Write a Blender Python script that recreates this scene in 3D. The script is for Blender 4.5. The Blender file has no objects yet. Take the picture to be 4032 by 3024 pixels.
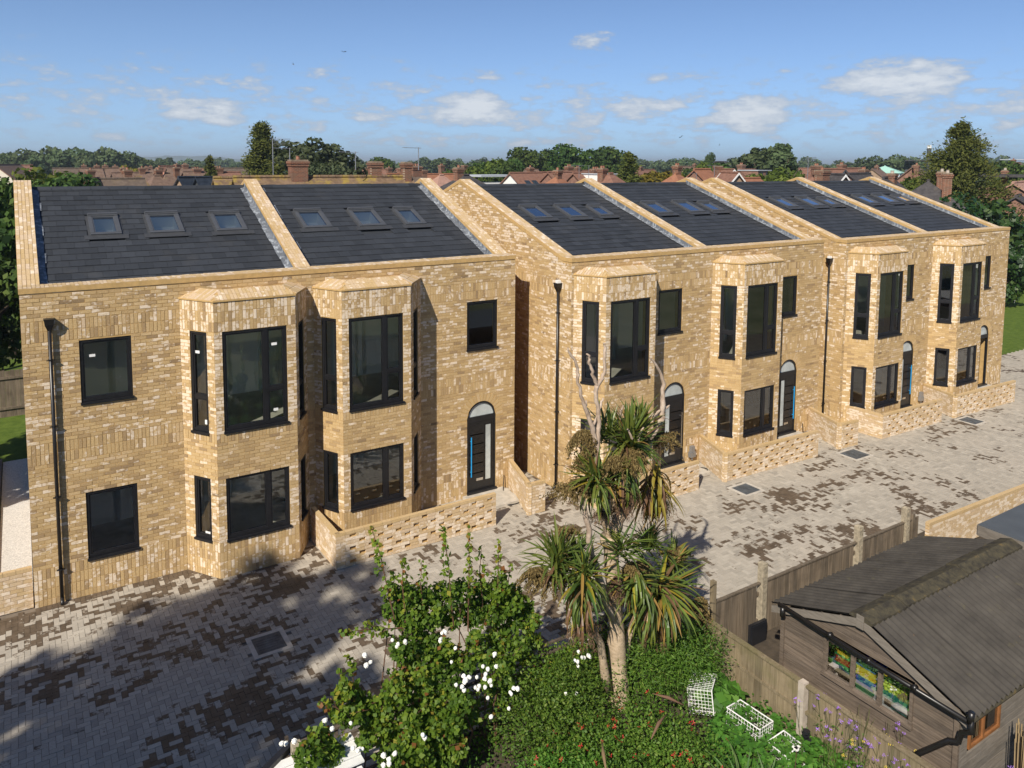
import bpy, math, random
import numpy as np
from mathutils import Matrix, Vector

# ------------------------------------------------------------------ camera, sky, sun, exposure
SC = bpy.context.scene
COL = SC.collection
R = math.radians
F_PX, CX, CY = 3061.57, 2016.0, 919.74
CAM = np.array([0.0602, -17.9727, 9.0949])
_ya, _pi, _ro = R(32.4669), R(5.22336), R(0.3895)
FW = np.array([math.sin(_ya)*math.cos(_pi), math.cos(_ya)*math.cos(_pi), -math.sin(_pi)])
_r = np.array([math.cos(_ya), -math.sin(_ya), 0.0]); _u = np.cross(_r, FW)
RT = math.cos(_ro)*_r + math.sin(_ro)*_u
UP = -math.sin(_ro)*_r + math.cos(_ro)*_u

cam_data = bpy.data.cameras.new('camera')
cam_data.sensor_width = 36.0
cam_data.lens = F_PX/4032*36
cam_data.shift_y = -(1512-CY)/4032
cam_data.clip_start = 0.1
cam_data.clip_end = 30000
cam = bpy.data.objects.new('camera', cam_data)
COL.objects.link(cam)
cam.matrix_world = Matrix(((RT[0], UP[0], -FW[0], CAM[0]), (RT[1], UP[1], -FW[1], CAM[1]), (RT[2], UP[2], -FW[2], CAM[2]), (0, 0, 0, 1)))
SC.camera = cam

SUN_DIR = np.array([0.812, 0.584, 0.0])              # the way the light travels over the ground
SUN_EL = R(39.8)
SUN_STRENGTH, SKY_STRENGTH, EXPOSURE = 5.0, 0.110, 0.30

world = bpy.data.worlds.new('World')
SC.world = world
world.use_nodes = True

sun_data = bpy.data.lights.new('sun', 'SUN')
sun_data.energy = SUN_STRENGTH
sun_data.angle = R(0.55)
sun_data.color = (1.0, 0.925, 0.805)
sun = bpy.data.objects.new('sun', sun_data)
COL.objects.link(sun)
_h = SUN_DIR/np.linalg.norm(SUN_DIR)
_ld = Vector((_h[0]*math.cos(SUN_EL), _h[1]*math.cos(SUN_EL), -math.sin(SUN_EL)))
sun.rotation_euler = _ld.to_track_quat('-Z', 'Y').to_euler()

SC.view_settings.view_transform = 'Standard'
SC.view_settings.look = 'None'
SC.view_settings.exposure = EXPOSURE
SC.view_settings.gamma = 1.0
SC.view_settings.use_curve_mapping = False
try:
    SC.cycles.max_bounces = 10; SC.cycles.diffuse_bounces = 7
    SC.cycles.transparent_max_bounces = 12
    SC.cycles.use_denoising = True
except Exception:
    pass

def ray(px, py):
    return FW + RT*((px-CX)/F_PX) + UP*((CY-py)/F_PX)
def at_depth(px, py, d):
    return CAM + ray(px, py)*d
def at_y(px, py, y):
    d = ray(px, py); return CAM + d*((y-CAM[1])/d[1])
def at_z(px, py, z):
    d = ray(px, py); return CAM + d*((z-CAM[2])/d[2])
def to_px(p):
    d = np.asarray(p, float)-CAM; z = d@FW
    return CX+F_PX*(d@RT)/z, CY-F_PX*(d@UP)/z, z

# ---------------------------------------------------------------------------------- sky nodes
def build_sky():
    nt = world.node_tree; N = nt.nodes; L = nt.links
    N.clear()
    out = N.new('ShaderNodeOutputWorld'); bg = N.new('ShaderNodeBackground')
    sky = N.new('ShaderNodeTexSky'); sky.sky_type = 'NISHITA'
    sky.sun_disc = False
    sky.sun_elevation = SUN_EL
    sky.sun_rotation = math.atan2(-_h[0], -_h[1])
    sky.air_density = 0.48; sky.dust_density = 0.0; sky.ozone_density = 4.6; sky.altitude = 50
    tc = N.new('ShaderNodeTexCoord')
    sep = N.new('ShaderNodeSeparateXYZ'); L.new(tc.outputs['Generated'], sep.inputs[0])
    def math_(op, a, b=None, c=None, clamp=False):
        n = N.new('ShaderNodeMath'); n.operation = op; n.use_clamp = clamp
        for i, v in enumerate((a, b, c)):
            if v is None: continue
            if isinstance(v, (int, float)): n.inputs[i].default_value = v
            else: L.new(v, n.inputs[i])
        return n.outputs[0]
    az = math_('ARCTAN2', sep.outputs['X'], sep.outputs['Y'])
    el = math_('ARCSINE', sep.outputs['Z'])
    comb = N.new('ShaderNodeCombineXYZ')
    L.new(math_('MULTIPLY', az, 1.0), comb.inputs[0]); L.new(math_('MULTIPLY', el, 2.7), comb.inputs[1])
    def noise(scale, detail, rough, off=0.0):
        n = N.new('ShaderNodeTexNoise'); n.noise_dimensions = '3D'
        n.inputs['Scale'].default_value = scale; n.inputs['Detail'].default_value = detail
        n.inputs['Roughness'].default_value = rough
        m = N.new('ShaderNodeVectorMath'); m.operation = 'ADD'; m.inputs[1].default_value = (off, off*.7, off*.3)
        L.new(comb.outputs[0], m.inputs[0]); L.new(m.outputs[0], n.inputs['Vector'])
        return n.outputs['Fac']
    n1 = noise(22, 8, .62); n2 = noise(60, 6, .6, 3.1); n3 = noise(9, 5, .6, 7.7)
    # single clouds: (azimuth, elevation, half width, half height, weight), in radians
    A0 = _ya
    def ae(px, py):
        d = ray(px, py); d = d/np.linalg.norm(d); return math.atan2(d[0], d[1]), math.asin(d[2])
    clouds = [(820, 440, 150, 48, 1.0), (1850, 430, 170, 62, 1.1), (2030, 470, 110, 45, .8), (2560, 430, 150, 50, .8), (2950, 455, 130, 62, 1.15),
              (3540, 320, 190, 70, 1.1), (2340, 170, 85, 42, .62), (3300, 265, 60, 18, .5), (3990, 420, 130, 50, .8), (2300, 465, 90, 35, .8),
              (1600, 470, 200, 45, .62), (1250, 470, 160, 40, .5), (3830, 400, 120, 45, .5), (3400, 540, 90, 26, .65), (3950, 500, 60, 20, .7),
              (420, 540, 70, 22, .6), (570, 555, 50, 22, .6), (2750, 560, 240, 30, .45), (330, 300, 130, 28, .42), (950, 320, 150, 30, .42), (520, 370, 120, 34, .45),
              (1320, 250, 80, 24, .4), (100, 230, 120, 30, .35), (300, 440, 200, 40, .42), (2150, 560, 200, 40, .55), (1250, 560, 260, 34, .5)]
    total = None; lit = None
    for (px, py, w, h, wt) in clouds:
        a, e = ae(px, py); wa = w/F_PX; he = h/F_PX
        da = math_('MULTIPLY', math_('SUBTRACT', az, a), 1/wa)
        de = math_('MULTIPLY', math_('SUBTRACT', el, e), 1/he)
        q = math_('ADD', math_('MULTIPLY', da, da), math_('MULTIPLY', de, de))
        g = math_('MULTIPLY', math_('MAXIMUM', math_('SUBTRACT', 1.0, math_('MULTIPLY', q, .38)), 0.0), wt)
        total = g if total is None else math_('MAXIMUM', total, g)
    # thin generic streaks over the whole sky low down
    band = math_('MULTIPLY', math_('MAXIMUM', math_('SUBTRACT', 1.0, math_('ABSOLUTE', math_('MULTIPLY', math_('SUBTRACT', el, .065), 8.0))), 0.0), .50)
    wisps = [(60, 400, 420, 130, .46), (520, 330, 420, 110, .44), (900, 420, 420, 130, .46), (1300, 380, 380, 120, .42), (1750, 520, 420, 70, .5), (2300, 540, 420, 60, .5), (2700, 500, 300, 70, .42), (3750, 470, 260, 90, .42)]
    for (px, py, w, h, wt) in wisps:
        a, e = ae(px, py); da = math_('MULTIPLY', math_('SUBTRACT', az, a), F_PX/w); de = math_('MULTIPLY', math_('SUBTRACT', el, e), F_PX/h)
        g = math_('MULTIPLY', math_('MAXIMUM', math_('SUBTRACT', 1.0, math_('MULTIPLY', math_('ADD', math_('MULTIPLY', da, da), math_('MULTIPLY', de, de)), .5)), 0.0), wt)
        total = math_('MAXIMUM', total, g)
    total = math_('MAXIMUM', total, band)
    dens = math_('ADD', math_('MULTIPLY', total, .62), math_('MULTIPLY', math_('SUBTRACT', n1, .5), 1.35))
    dens = math_('ADD', dens, math_('MULTIPLY', math_('SUBTRACT', n2, .5), .5))
    dens = math_('MULTIPLY', dens, math_('MINIMUM', math_('MULTIPLY', total, 3.0), 1.0))
    fac = N.new('ShaderNodeMapRange'); fac.interpolation_type = 'SMOOTHSTEP'
    L.new(dens, fac.inputs['Value']); fac.inputs['From Min'].default_value = .17; fac.inputs['From Max'].default_value = .52
    fac.inputs['To Min'].default_value = 0; fac.inputs['To Max'].default_value = .93
    # cloud tone: denser is whiter, thin wisps greyer
    tone = N.new('ShaderNodeMapRange'); L.new(dens, tone.inputs['Value'])
    tone.inputs['From Min'].default_value = .28; tone.inputs['From Max'].default_value = .74
    cm = N.new('ShaderNodeMixRGB'); L.new(tone.outputs[0], cm.inputs['Fac'])
    k = 2**-EXPOSURE/SKY_STRENGTH
    cm.inputs[1].default_value = (.37*k, .46*k, .60*k, 1); cm.inputs[2].default_value = (.74*k, .78*k, .83*k, 1)
    mix = N.new('ShaderNodeMixRGB'); L.new(fac.outputs[0], mix.inputs['Fac'])
    hz = N.new('ShaderNodeMixRGB'); hz.inputs[2].default_value = (.335*k, .515*k, .725*k, 1)
    L.new(math_('MULTIPLY', math_('POWER', 2.718, math_('MULTIPLY', math_('MAXIMUM', el, 0.0), -8.0)), .93), hz.inputs['Fac'])
    L.new(sky.outputs['Color'], hz.inputs[1])
    L.new(hz.outputs['Color'], mix.inputs[1]); L.new(cm.outputs['Color'], mix.inputs[2])
    L.new(mix.outputs['Color'], bg.inputs['Color'])
    bg.inputs['Strength'].default_value = SKY_STRENGTH
    L.new(bg.outputs[0], out.inputs['Surface'])
build_sky()

# ------------------------------------------------------------------------------- materials
MATS = {}
class NB:
    """small helper round a material's nodes"""
    def __init__(s, name):
        s.m = bpy.data.materials.new(name); s.m.use_nodes = True
        s.nt = s.m.node_tree; s.N = s.nt.nodes; s.L = s.nt.links
        s.b = s.N['Principled BSDF']; s.out = s.N['Material Output']
        MATS[name] = s.m
    def n(s, t, **kw):
        x = s.N.new(t)
        for k, v in kw.items(): setattr(x, k, v)
        return x
    def put(s, sock, v):
        if isinstance(v, (int, float)): sock.default_value = v
        elif isinstance(v, tuple): sock.default_value = v if len(v) != 3 or sock.type == 'VECTOR' else (*v, 1)
        else: s.L.new(v, sock)
    def pos(s):
        return s.n('ShaderNodeNewGeometry').outputs['Position']
    def mapped(s, scale=(1, 1, 1), rot=(0, 0, 0), src=None):
        m = s.n('ShaderNodeMapping'); s.L.new(src or s.pos(), m.inputs['Vector'])
        m.inputs['Scale'].default_value = scale; m.inputs['Rotation'].default_value = rot
        return m.outputs[0]
    def noise(s, scale, detail=4, rough=.55, vec=None):
        x = s.n('ShaderNodeTexNoise'); s.L.new(vec or s.pos(), x.inputs['Vector'])
        x.inputs['Scale'].default_value = scale; x.inputs['Detail'].default_value = detail; x.inputs['Roughness'].default_value = rough
        return x.outputs['Fac']
    def attr(s, name):
        return s.n('ShaderNodeAttribute', attribute_name=name).outputs['Fac']
    def ramp(s, fac, stops, interp='LINEAR'):
        r = s.n('ShaderNodeValToRGB'); r.color_ramp.interpolation = interp
        e = r.color_ramp.elements
        while len(e) < len(stops): e.new(.5)
        for x, (p, c) in zip(e, stops): x.position = p; x.color = (*c, 1) if len(c) == 3 else c
        s.L.new(fac, r.inputs['Fac']); return r.outputs['Color']
    def mix(s, fac, a, b, mode='MIX'):
        x = s.n('ShaderNodeMixRGB', blend_type=mode)
        s.put(x.inputs['Fac'], fac); s.put(x.inputs[1], a); s.put(x.inputs[2], b); return x.outputs['Color']
    def math(s, op, a, b=0.0, clamp=False):
        x = s.n('ShaderNodeMath', operation=op, use_clamp=clamp); s.put(x.inputs[0], a); s.put(x.inputs[1], b); return x.outputs[0]
    def rng(s, v, a, b, c=0.0, d=1.0):
        x = s.n('ShaderNodeMapRange'); s.L.new(v, x.inputs['Value'])
        for k, q in (('From Min', a), ('From Max', b), ('To Min', c), ('To Max', d)): x.inputs[k].default_value = q
        return x.outputs[0]
    def bump(s, h, strength=.3, dist=.01):
        x = s.n('ShaderNodeBump'); s.L.new(h, x.inputs['Height']); x.inputs['Strength'].default_value = strength; x.inputs['Distance'].default_value = dist
        s.L.new(x.outputs['Normal'], s.b.inputs['Normal'])
    def set(s, **kw):
        for k, v in kw.items(): s.put(s.b.inputs[{'color': 'Base Color', 'rough': 'Roughness', 'metal': 'Metallic', 'spec': 'Specular IOR Level'}[k]], v)
        return s

def simple(name, col, rough=.7, metal=0, var=.25, scale=6.0, spec=.5, bump=0.0):
    s = NB(name)
    f = s.noise(scale, 5, .6)
    a = tuple(c*(1-var) for c in col); b = tuple(min(1, c*(1+var)) for c in col)
    s.set(color=s.ramp(f, [(.3, a), (.7, b)]), rough=rough, metal=metal, spec=spec)
    if bump: s.bump(s.noise(scale*6, 4), bump)
    return s.m

def mat_brick(name, yellow=0.0):
    s = NB(name); t = s.attr('tint'); w = s.attr('pale')
    col = s.ramp(t, [(0, (.26, .18, .10)), (.16, (.36, .248, .135)), (.40, (.485, .338, .168)), (.62, (.555, .395, .196)), (.82, (.59, .435, .255)), (1, (.63, .49, .345))])
    fine = s.noise(38, 4, .7)
    col = s.mix(.55, col, s.ramp(fine, [(.25, (.52, .50, .48)), (.75, (1.16, 1.16, 1.16))]), 'MULTIPLY')
    off = s.n('ShaderNodeCombineXYZ'); s.L.new(s.math('MULTIPLY', t, 37.0), off.inputs[0]); s.L.new(s.math('MULTIPLY', w, 23.0), off.inputs[2])
    av = s.n('ShaderNodeVectorMath', operation='ADD'); s.L.new(s.pos(), av.inputs[0]); s.L.new(off.outputs[0], av.inputs[1])
    patch = s.noise(5.5, 3, .6, s.mapped((1, 1, 1.5), src=av.outputs[0]))
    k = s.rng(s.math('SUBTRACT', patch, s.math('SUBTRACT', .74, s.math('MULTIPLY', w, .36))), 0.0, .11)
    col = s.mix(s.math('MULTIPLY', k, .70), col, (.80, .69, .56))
    s.set(color=col, rough=.9, spec=.25)
    s.bump(s.noise(30, 5, .7), .5, .012)
    return s.m

def mat_paver():
    s = NB('paver_block'); t = s.attr('tint'); w = s.attr('pale')
    grey = s.ramp(t, [(0, (.31, .28, .235)), (.5, (.40, .36, .30)), (1, (.48, .435, .365))])
    grey = s.mix(.5, grey, s.ramp(s.noise(45, 4, .7), [(.3, (.7, .7, .7)), (.7, (1.12, 1.12, 1.12))]), 'MULTIPLY')
    dust = s.rng(s.noise(.55, 4, .6), .45, .75)
    grey = s.mix(s.math('MULTIPLY', dust, .45), grey, (.45, .395, .325))
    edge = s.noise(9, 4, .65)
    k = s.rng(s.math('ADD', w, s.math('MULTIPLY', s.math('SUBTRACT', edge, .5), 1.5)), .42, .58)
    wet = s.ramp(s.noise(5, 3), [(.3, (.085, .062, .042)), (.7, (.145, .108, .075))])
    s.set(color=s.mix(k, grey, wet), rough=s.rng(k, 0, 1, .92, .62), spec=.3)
    s.bump(s.noise(120, 3, .7), .25, .004)
    return s.m

def mat_leaf(name, stops, trans=.35, rough=.55, spec=.35):
    s = NB(name); t = s.attr('tint')
    oi = s.n('ShaderNodeObjectInfo').outputs['Random']
    c = s.ramp(t, stops)
    hs = s.n('ShaderNodeHueSaturation'); s.L.new(c, hs.inputs['Color'])
    s.L.new(s.rng(oi, 0, 1, .485, .515), hs.inputs['Hue']); s.L.new(s.rng(oi, 0, 1, .85, 1.15), hs.inputs['Value'])
    c = hs.outputs['Color']
    s.set(color=c, rough=rough, spec=spec)
    if trans:
        tr = s.n('ShaderNodeBsdfTranslucent'); s.L.new(s.mix(1.0, c, (1.25, 1.35, .6), 'MULTIPLY'), tr.inputs['Color'])
        mx = s.n('ShaderNodeMixShader'); mx.inputs[0].default_value = trans
        s.L.new(s.b.outputs[0], mx.inputs[1]); s.L.new(tr.outputs[0], mx.inputs[2]); s.L.new(mx.outputs[0], s.out.inputs['Surface'])
    return s.m

def mat_glass(name, tint=(.78, .86, .80), boost=1.6, base=.04):
    s = NB(name)
    tr = s.n('ShaderNodeBsdfTransparent'); tr.inputs['Color'].default_value = (*tint, 1)
    gl = s.n('ShaderNodeBsdfGlossy'); gl.inputs['Roughness'].default_value = .015; gl.inputs['Color'].default_value = (.95, .97, 1, 1)
    bw = s.noise(1.1, 2, .5)
    bp = s.n('ShaderNodeBump'); bp.inputs['Strength'].default_value = .02; bp.inputs['Distance'].default_value = .02
    s.L.new(bw, bp.inputs['Height']); s.L.new(bp.outputs[0], gl.inputs['Normal'])
    fr = s.n('ShaderNodeFresnel'); fr.inputs['IOR'].default_value = 1.5
    k = s.math('ADD', s.math('MULTIPLY', fr.outputs[0], boost), base, True)
    mx = s.n('ShaderNodeMixShader'); s.L.new(k, mx.inputs[0]); s.L.new(tr.outputs[0], mx.inputs[1]); s.L.new(gl.outputs[0], mx.inputs[2])
    s.L.new(mx.outputs[0], s.out.inputs['Surface'])
    return s.m

def mat_wood(name, dark, light, scale=(2, 2, 26), rough=.85, mossy=None, bump=.5):
    s = NB(name); t = s.attr('tint')
    g = s.noise(1.0, 6, .65, s.mapped(scale))
    c = s.ramp(g, [(.25, dark), (.75, light)])
    c = s.mix(.6, c, s.ramp(t, [(0, (.62, .62, .62)), (1, (1.25, 1.2, 1.15))]), 'MULTIPLY')
    st = s.noise(2.2, 5, .6)
    c = s.mix(s.rng(st, .5, .75, 0, .5), c, tuple(v*.45 for v in dark))
    if mossy: c = s.mix(s.rng(s.noise(1.3, 4, .6), .5, .7, 0, .6), c, mossy)
    s.set(color=c, rough=rough, spec=.2); s.bump(g, bump, .01)
    return s.m

def mat_tile(name, a, b, patchcol=None, patch=(.55, .7), rough=.75, sx=4.0, sz=9.0):
    """roof covering of a building too far off for its tiles to show singly"""
    s = NB(name)
    t = s.noise(3.0, 5, .65)
    c = s.ramp(t, [(.3, a), (.7, b)])
    w = s.n('ShaderNodeTexWave', wave_type='BANDS', bands_direction='Z'); s.L.new(s.pos(), w.inputs['Vector'])
    w.inputs['Scale'].default_value = sz/3; w.inputs['Distortion'].default_value = .6; w.inputs['Detail'].default_value = 2
    c = s.mix(.35, c, s.ramp(w.outputs['Fac'], [(.0, (.55, .55, .55)), (.4, (1.1, 1.1, 1.1))]), 'MULTIPLY')
    if patchcol: c = s.mix(s.rng(s.noise(1.6, 6, .7), patch[0], patch[1], 0, .9), c, patchcol)
    s.set(color=c, rough=rough, spec=.2); s.bump(w.outputs['Fac'], .4, .03)
    return s.m

M = {}
def mats():
    M['brick'] = mat_brick('buff_brick')
    M['paver'] = mat_paver()
    M['mortar'] = simple('sand_mortar', (.46, .30, .12), .95, var=.15, scale=9)
    M['bed'] = simple('joint_sand', (.16, .13, .10), .95, var=.3, scale=3)
    M['frame'] = simple('black_window_frame', (.012, .012, .014), .38, var=.2)
    M['glass'] = mat_glass('window_glass', (.95, .98, .94), 2.3, .05)
    M['clearglass'] = mat_glass('shed_glass', (.95, .96, .95), .7, .0)
    M['roofglass'] = mat_glass('roof_window_glass', (.94, .98, 1.0), 3.0, .13)
    M['frost'] = simple('frosted_fanlight', (.42, .45, .44), .35, var=.35, scale=1.5)
    M['inwall'] = simple('painted_plaster', (.86, .89, .82), .9, var=.03)
    s = NB('translucent_fill'); s.set(color=(.80, .84, .77), rough=.9, spec=.1)
    tr = s.n('ShaderNodeBsdfTranslucent'); tr.inputs['Color'].default_value = (.80, .85, .77, 1); mx = s.n('ShaderNodeMixShader'); mx.inputs[0].default_value = .55
    s.L.new(s.b.outputs[0], mx.inputs[1]); s.L.new(tr.outputs[0], mx.inputs[2]); s.L.new(mx.outputs[0], s.out.inputs['Surface']); M['fillsheet'] = s.m  # passes rear daylight, so the room backs glow pale through the windows
    M['infloor'] = simple('bare_floor', (.60, .58, .51), .85, var=.12, scale=3)
    M['door'] = simple('black_door', (.010, .010, .011), .32, var=.2)
    M['blue'] = simple('blue_film', (.01, .28, .62), .3, var=.1)
    M['chrome'] = simple('brushed_steel', (.62, .62, .62), .25, 1.0, var=.1)
    M['lead'] = None
    s = NB('lead_flashing'); v = s.noise(1.0, 5, .7, s.mapped((9, 9, 1.2)))
    s.set(color=s.mix(s.rng(v, .5, .68), s.ramp(s.noise(3, 4), [(.3, (.085, .095, .11)), (.7, (.17, .185, .21))]), (.42, .46, .50)), rough=.5, spec=.5); M['lead'] = s.m
    s = NB('slate_tile'); t = s.attr('tint')
    c = s.ramp(t, [(0, (.024, .027, .032)), (1, (.044, .049, .058))])
    c = s.mix(.5, c, s.ramp(s.noise(12, 5, .7), [(.3, (.75, .75, .75)), (.7, (1.2, 1.2, 1.2))]), 'MULTIPLY')
    c = s.mix(s.rng(s.noise(1.1, 5, .6), .6, .8, 0, .25), c, (.11, .10, .085))
    s.set(color=c, rough=.62, spec=.4); s.bump(s.noise(60, 3), .15, .004); M['slate'] = s.m
    M['rwframe'] = simple('grey_roof_window_frame', (.10, .105, .115), .42, .3, var=.1)
    M['apron'] = simple('grey_apron', (.06, .062, .066), .5, .2, var=.15)
    M['pipe'] = simple('black_pipe', (.012, .011, .011), .35, var=.2)
    M['white'] = simple('white_paint', (.76, .76, .74), .6, var=.08)
    M['gravel'] = simple('white_gravel', (.62, .60, .57), .95, var=.35, scale=40, bump=.8)
    M['concrete'] = simple('pale_concrete', (.46, .42, .36), .9, var=.2, scale=5, bump=.3)
    M['cover'] = simple('steel_cover_plate', (.085, .10, .115), .5, .3, var=.5, scale=5)
    M['rubber'] = simple('black_cable', (.012, .012, .013), .5, var=.2)
    M['soil'] = simple('garden_soil', (.060, .045, .030), .95, var=.4, scale=6, bump=.8)
    s = NB('ground_cover'); c = s.ramp(s.noise(.03, 6, .6), [(.35, (.040, .060, .020)), (.5, (.070, .075, .035)), (.62, (.11, .095, .065))])
    s.set(color=c, rough=.95, spec=.1); M['ground'] = s.m
    s = NB('lawn'); c = s.ramp(s.noise(4, 6, .7), [(.3, (.055, .095, .012)), (.7, (.12, .17, .028))]); s.set(color=c, rough=.9, spec=.15); s.bump(s.noise(60, 3), .6, .02); M['lawn'] = s.m
    s = NB('rough_grass'); s.set(color=s.ramp(s.noise(.5, 6, .7), [(.3, (.07, .085, .04)), (.55, (.12, .13, .07)), (.75, (.20, .18, .12))]), rough=.95, spec=.1); M['rough'] = s.m
    M['fencewood'] = mat_wood('weathered_fence_board', (.10, .078, .055), (.24, .195, .145), (26, 26, 1.6))
    M['fencewood2'] = mat_wood('mossy_fence_board', (.14, .11, .065), (.30, .245, .165), (26, 26, 1.6), mossy=(.14, .13, .05))
    M['shedwood'] = mat_wood('weathered_shed_board', (.070, .054, .042), (.20, .16, .125), (30, 1.6, 34))
    M['greywood'] = mat_wood('grey_barge_board', (.13, .115, .098), (.24, .215, .185), (4, 4, 30))
    M['post'] = simple('concrete_post', (.33, .28, .20), .95, var=.35, scale=14, bump=.6)
    s = NB('bitumen_sheet'); c = s.ramp(s.noise(2.2, 6, .7), [(.3, (.040, .036, .032)), (.7, (.080, .072, .062))])
    c = s.mix(s.rng(s.noise(8, 5, .75), .70, .76), c, (.40, .20, .05)); c = s.mix(s.rng(s.noise(3.5, 5, .7), .62, .72, 0, .5), c, (.12, .105, .05))
    s.set(color=c, rough=.85, spec=.2); s.bump(s.noise(50, 3), .2); M['bitumen'] = s.m
    s = NB('mossy_ridge_cap'); c = s.ramp(s.noise(6, 6, .75), [(.38, (.040, .036, .030)), (.60, (.085, .074, .048)), (.76, (.24, .15, .045))])
    s.set(color=c, rough=.95, spec=.1); s.bump(s.noise(30, 4), .2); M['mossridge'] = s.m
    M['felt'] = simple('grey_roof_felt', (.075, .085, .095), .7, var=.15, scale=2)
    M['blackplastic'] = simple('black_plastic', (.014, .015, .019), .4, var=.2)
    s = NB('palm_bark'); v = s.noise(1.0, 6, .7, s.mapped((9, 9, 16)))
    s.set(color=s.ramp(v, [(.25, (.27, .20, .125)), (.55, (.46, .355, .245)), (.8, (.58, .46, .34))]), rough=.95, spec=.15); s.bump(v, .8, .02); M['bark'] = s.m
    s = NB('dead_bark'); v = s.noise(1.0, 6, .7, s.mapped((8, 8, 5)))
    s.set(color=s.ramp(v, [(.3, (.24, .17, .12)), (.55, (.46, .36, .28)), (.75, (.62, .53, .45))]), rough=.95, spec=.15); s.bump(v, .8, .02); M['deadbark'] = s.m
    M['trunk'] = simple('tree_bark', (.085, .062, .042), .95, var=.4, scale=5, bump=.6)
    M['sword'] = mat_leaf('sword_leaf', [(0, (.045, .092, .020)), (.45, (.115, .180, .034)), (.72, (.19, .225, .040)), (.82, (.42, .30, .02)), (.9, (.34, .22, .10)), (1, (.15, .085, .045))], .3, .42, .5)
    M['panicle'] = mat_leaf('brown_panicle', [(0, (.11, .075, .030)), (.6, (.21, .15, .062)), (1, (.27, .21, .09))], .2, .9, .1)
    M['dryhang'] = mat_leaf('dry_hanging_fibre', [(0, (.15, .09, .05)), (1, (.30, .20, .125))], .2, .9, .1)
    M['rose'] = mat_leaf('rose_leaf', [(0, (.040, .095, .014)), (.45, (.100, .205, .022)), (.82, (.20, .31, .030)), (.95, (.34, .33, .035)), (1, (.28, .13, .035))], .45)
    M['petal'] = simple('white_petal', (.84, .83, .78), .6, var=.06)
    M['red'] = simple('red_petal', (.42, .02, .02), .6, var=.2)
    M['purple'] = simple('violet_petal', (.30, .14, .55), .6, var=.2)
    M['yellow'] = simple('yellow_petal', (.75, .55, .04), .6, var=.1)
    M['stem'] = simple('green_stem', (.085, .085, .03), .8, var=.3)
    M['redstem'] = simple('brown_stem', (.11, .055, .03), .8, var=.3)
    M['herb'] = mat_leaf('fine_green_leaf', [(0, (.045, .105, .016)), (.6, (.11, .225, .026)), (1, (.21, .30, .05))], .42)
    M['potato'] = mat_leaf('broad_green_leaf', [(0, (.04, .11, .016)), (.6, (.085, .21, .026)), (1, (.16, .30, .05))], .35, .45, .45)
    M['iris'] = mat_leaf('iris_leaf', [(0, (.05, .11, .035)), (1, (.14, .23, .07))], .3)
    M['tree'] = mat_leaf('tree_leaf', [(0, (.020, .042, .010)), (.55, (.048, .088, .018)), (1, (.10, .145, .030))], .25, .7, .2)
    M['limetree'] = mat_leaf('light_tree_leaf', [(0, (.045, .07, .012)), (.6, (.095, .135, .02)), (1, (.16, .20, .035))], .3, .7, .2)
    M['goldtree'] = mat_leaf('golden_leaf', [(0, (.09, .085, .012)), (.6, (.20, .175, .018)), (1, (.33, .28, .03))], .3, .7, .2)
    M['conifer'] = mat_leaf('conifer_spray', [(0, (.022, .034, .009)), (.55, (.058, .074, .016)), (1, (.125, .132, .030))], .15, .8, .15)
    M['greytree'] = mat_leaf('grey_green_leaf', [(0, (.032, .048, .022)), (.6, (.075, .098, .045)), (1, (.13, .15, .075))], .25, .7, .2)
    M['broad'] = mat_leaf('glossy_leaf', [(0, (.012, .032, .008)), (.6, (.034, .078, .014)), (1, (.11, .16, .045))], .25, .4, .5)
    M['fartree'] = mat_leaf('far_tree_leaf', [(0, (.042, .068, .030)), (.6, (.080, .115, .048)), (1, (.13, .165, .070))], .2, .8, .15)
    M['hill'] = simple('wooded_hill', (.05, .075, .045), .95, var=.3, scale=.02)
    M['roofA'] = mat_tile('brown_tiles', (0.123, 0.080, 0.061), (0.217, 0.145, 0.109), (.20, .155, .085))
    M['roofB'] = mat_tile('red_brown_tiles', (.165, .085, .06), (.26, .14, .10), (.23, .16, .10), (.6, .78))
    M['roofC'] = mat_tile('orange_tiles', (.235, .105, .06), (.32, .15, .09), (.16, .10, .06), (.62, .8))
    M['roofD'] = mat_tile('dark_slates', (0.039, 0.036, 0.039), (0.085, 0.078, 0.078), (.12, .10, .07), (.62, .8))
    M['roofE'] = mat_tile('pinkish_tiles', (.30, .17, .13), (.42, .26, .20), (.26, .17, .13))
    M['roofF'] = mat_tile('dark_brown_tiles', (0.088, 0.067, 0.054), (0.168, 0.128, 0.099), (.17, .13, .075))
    M['mossroof'] = mat_tile('mossy_tiles', (0.120, 0.078, 0.050), (0.240, 0.162, 0.102), (.30, .215, .05), (.48, .62))
    M['redbrick'] = simple('red_brick', (.22, .12, .085), .9, var=.3, scale=4)
    M['stackbrick'] = None
    s = NB('stack_brick'); bt = s.n('ShaderNodeTexBrick'); s.L.new(s.mapped((1, 1, 1), (R(90), 0, 0)), bt.inputs['Vector'])
    bt.inputs['Scale'].default_value = 4.4; bt.inputs['Color1'].default_value = (.21, .085, .05, 1); bt.inputs['Color2'].default_value = (.13, .065, .045, 1); bt.inputs['Mortar'].default_value = (.32, .26, .20, 1)
    bt.inputs['Mortar Size'].default_value = .022; bt.inputs['Brick Width'].default_value = .9; bt.inputs['Row Height'].default_value = .33
    s.set(color=s.mix(s.rng(s.noise(2.5, 5, .7), .5, .72, 0, .6), bt.outputs['Color'], (.16, .13, .09)), rough=.95, spec=.15); M['stackbrick'] = s.m
    M['flaunch'] = simple('mortar_flaunching', (.22, .17, .12), .95, var=.35, scale=6)
    M['pot'] = simple('clay_pot', (.26, .12, .075), .8, var=.3)
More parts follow.
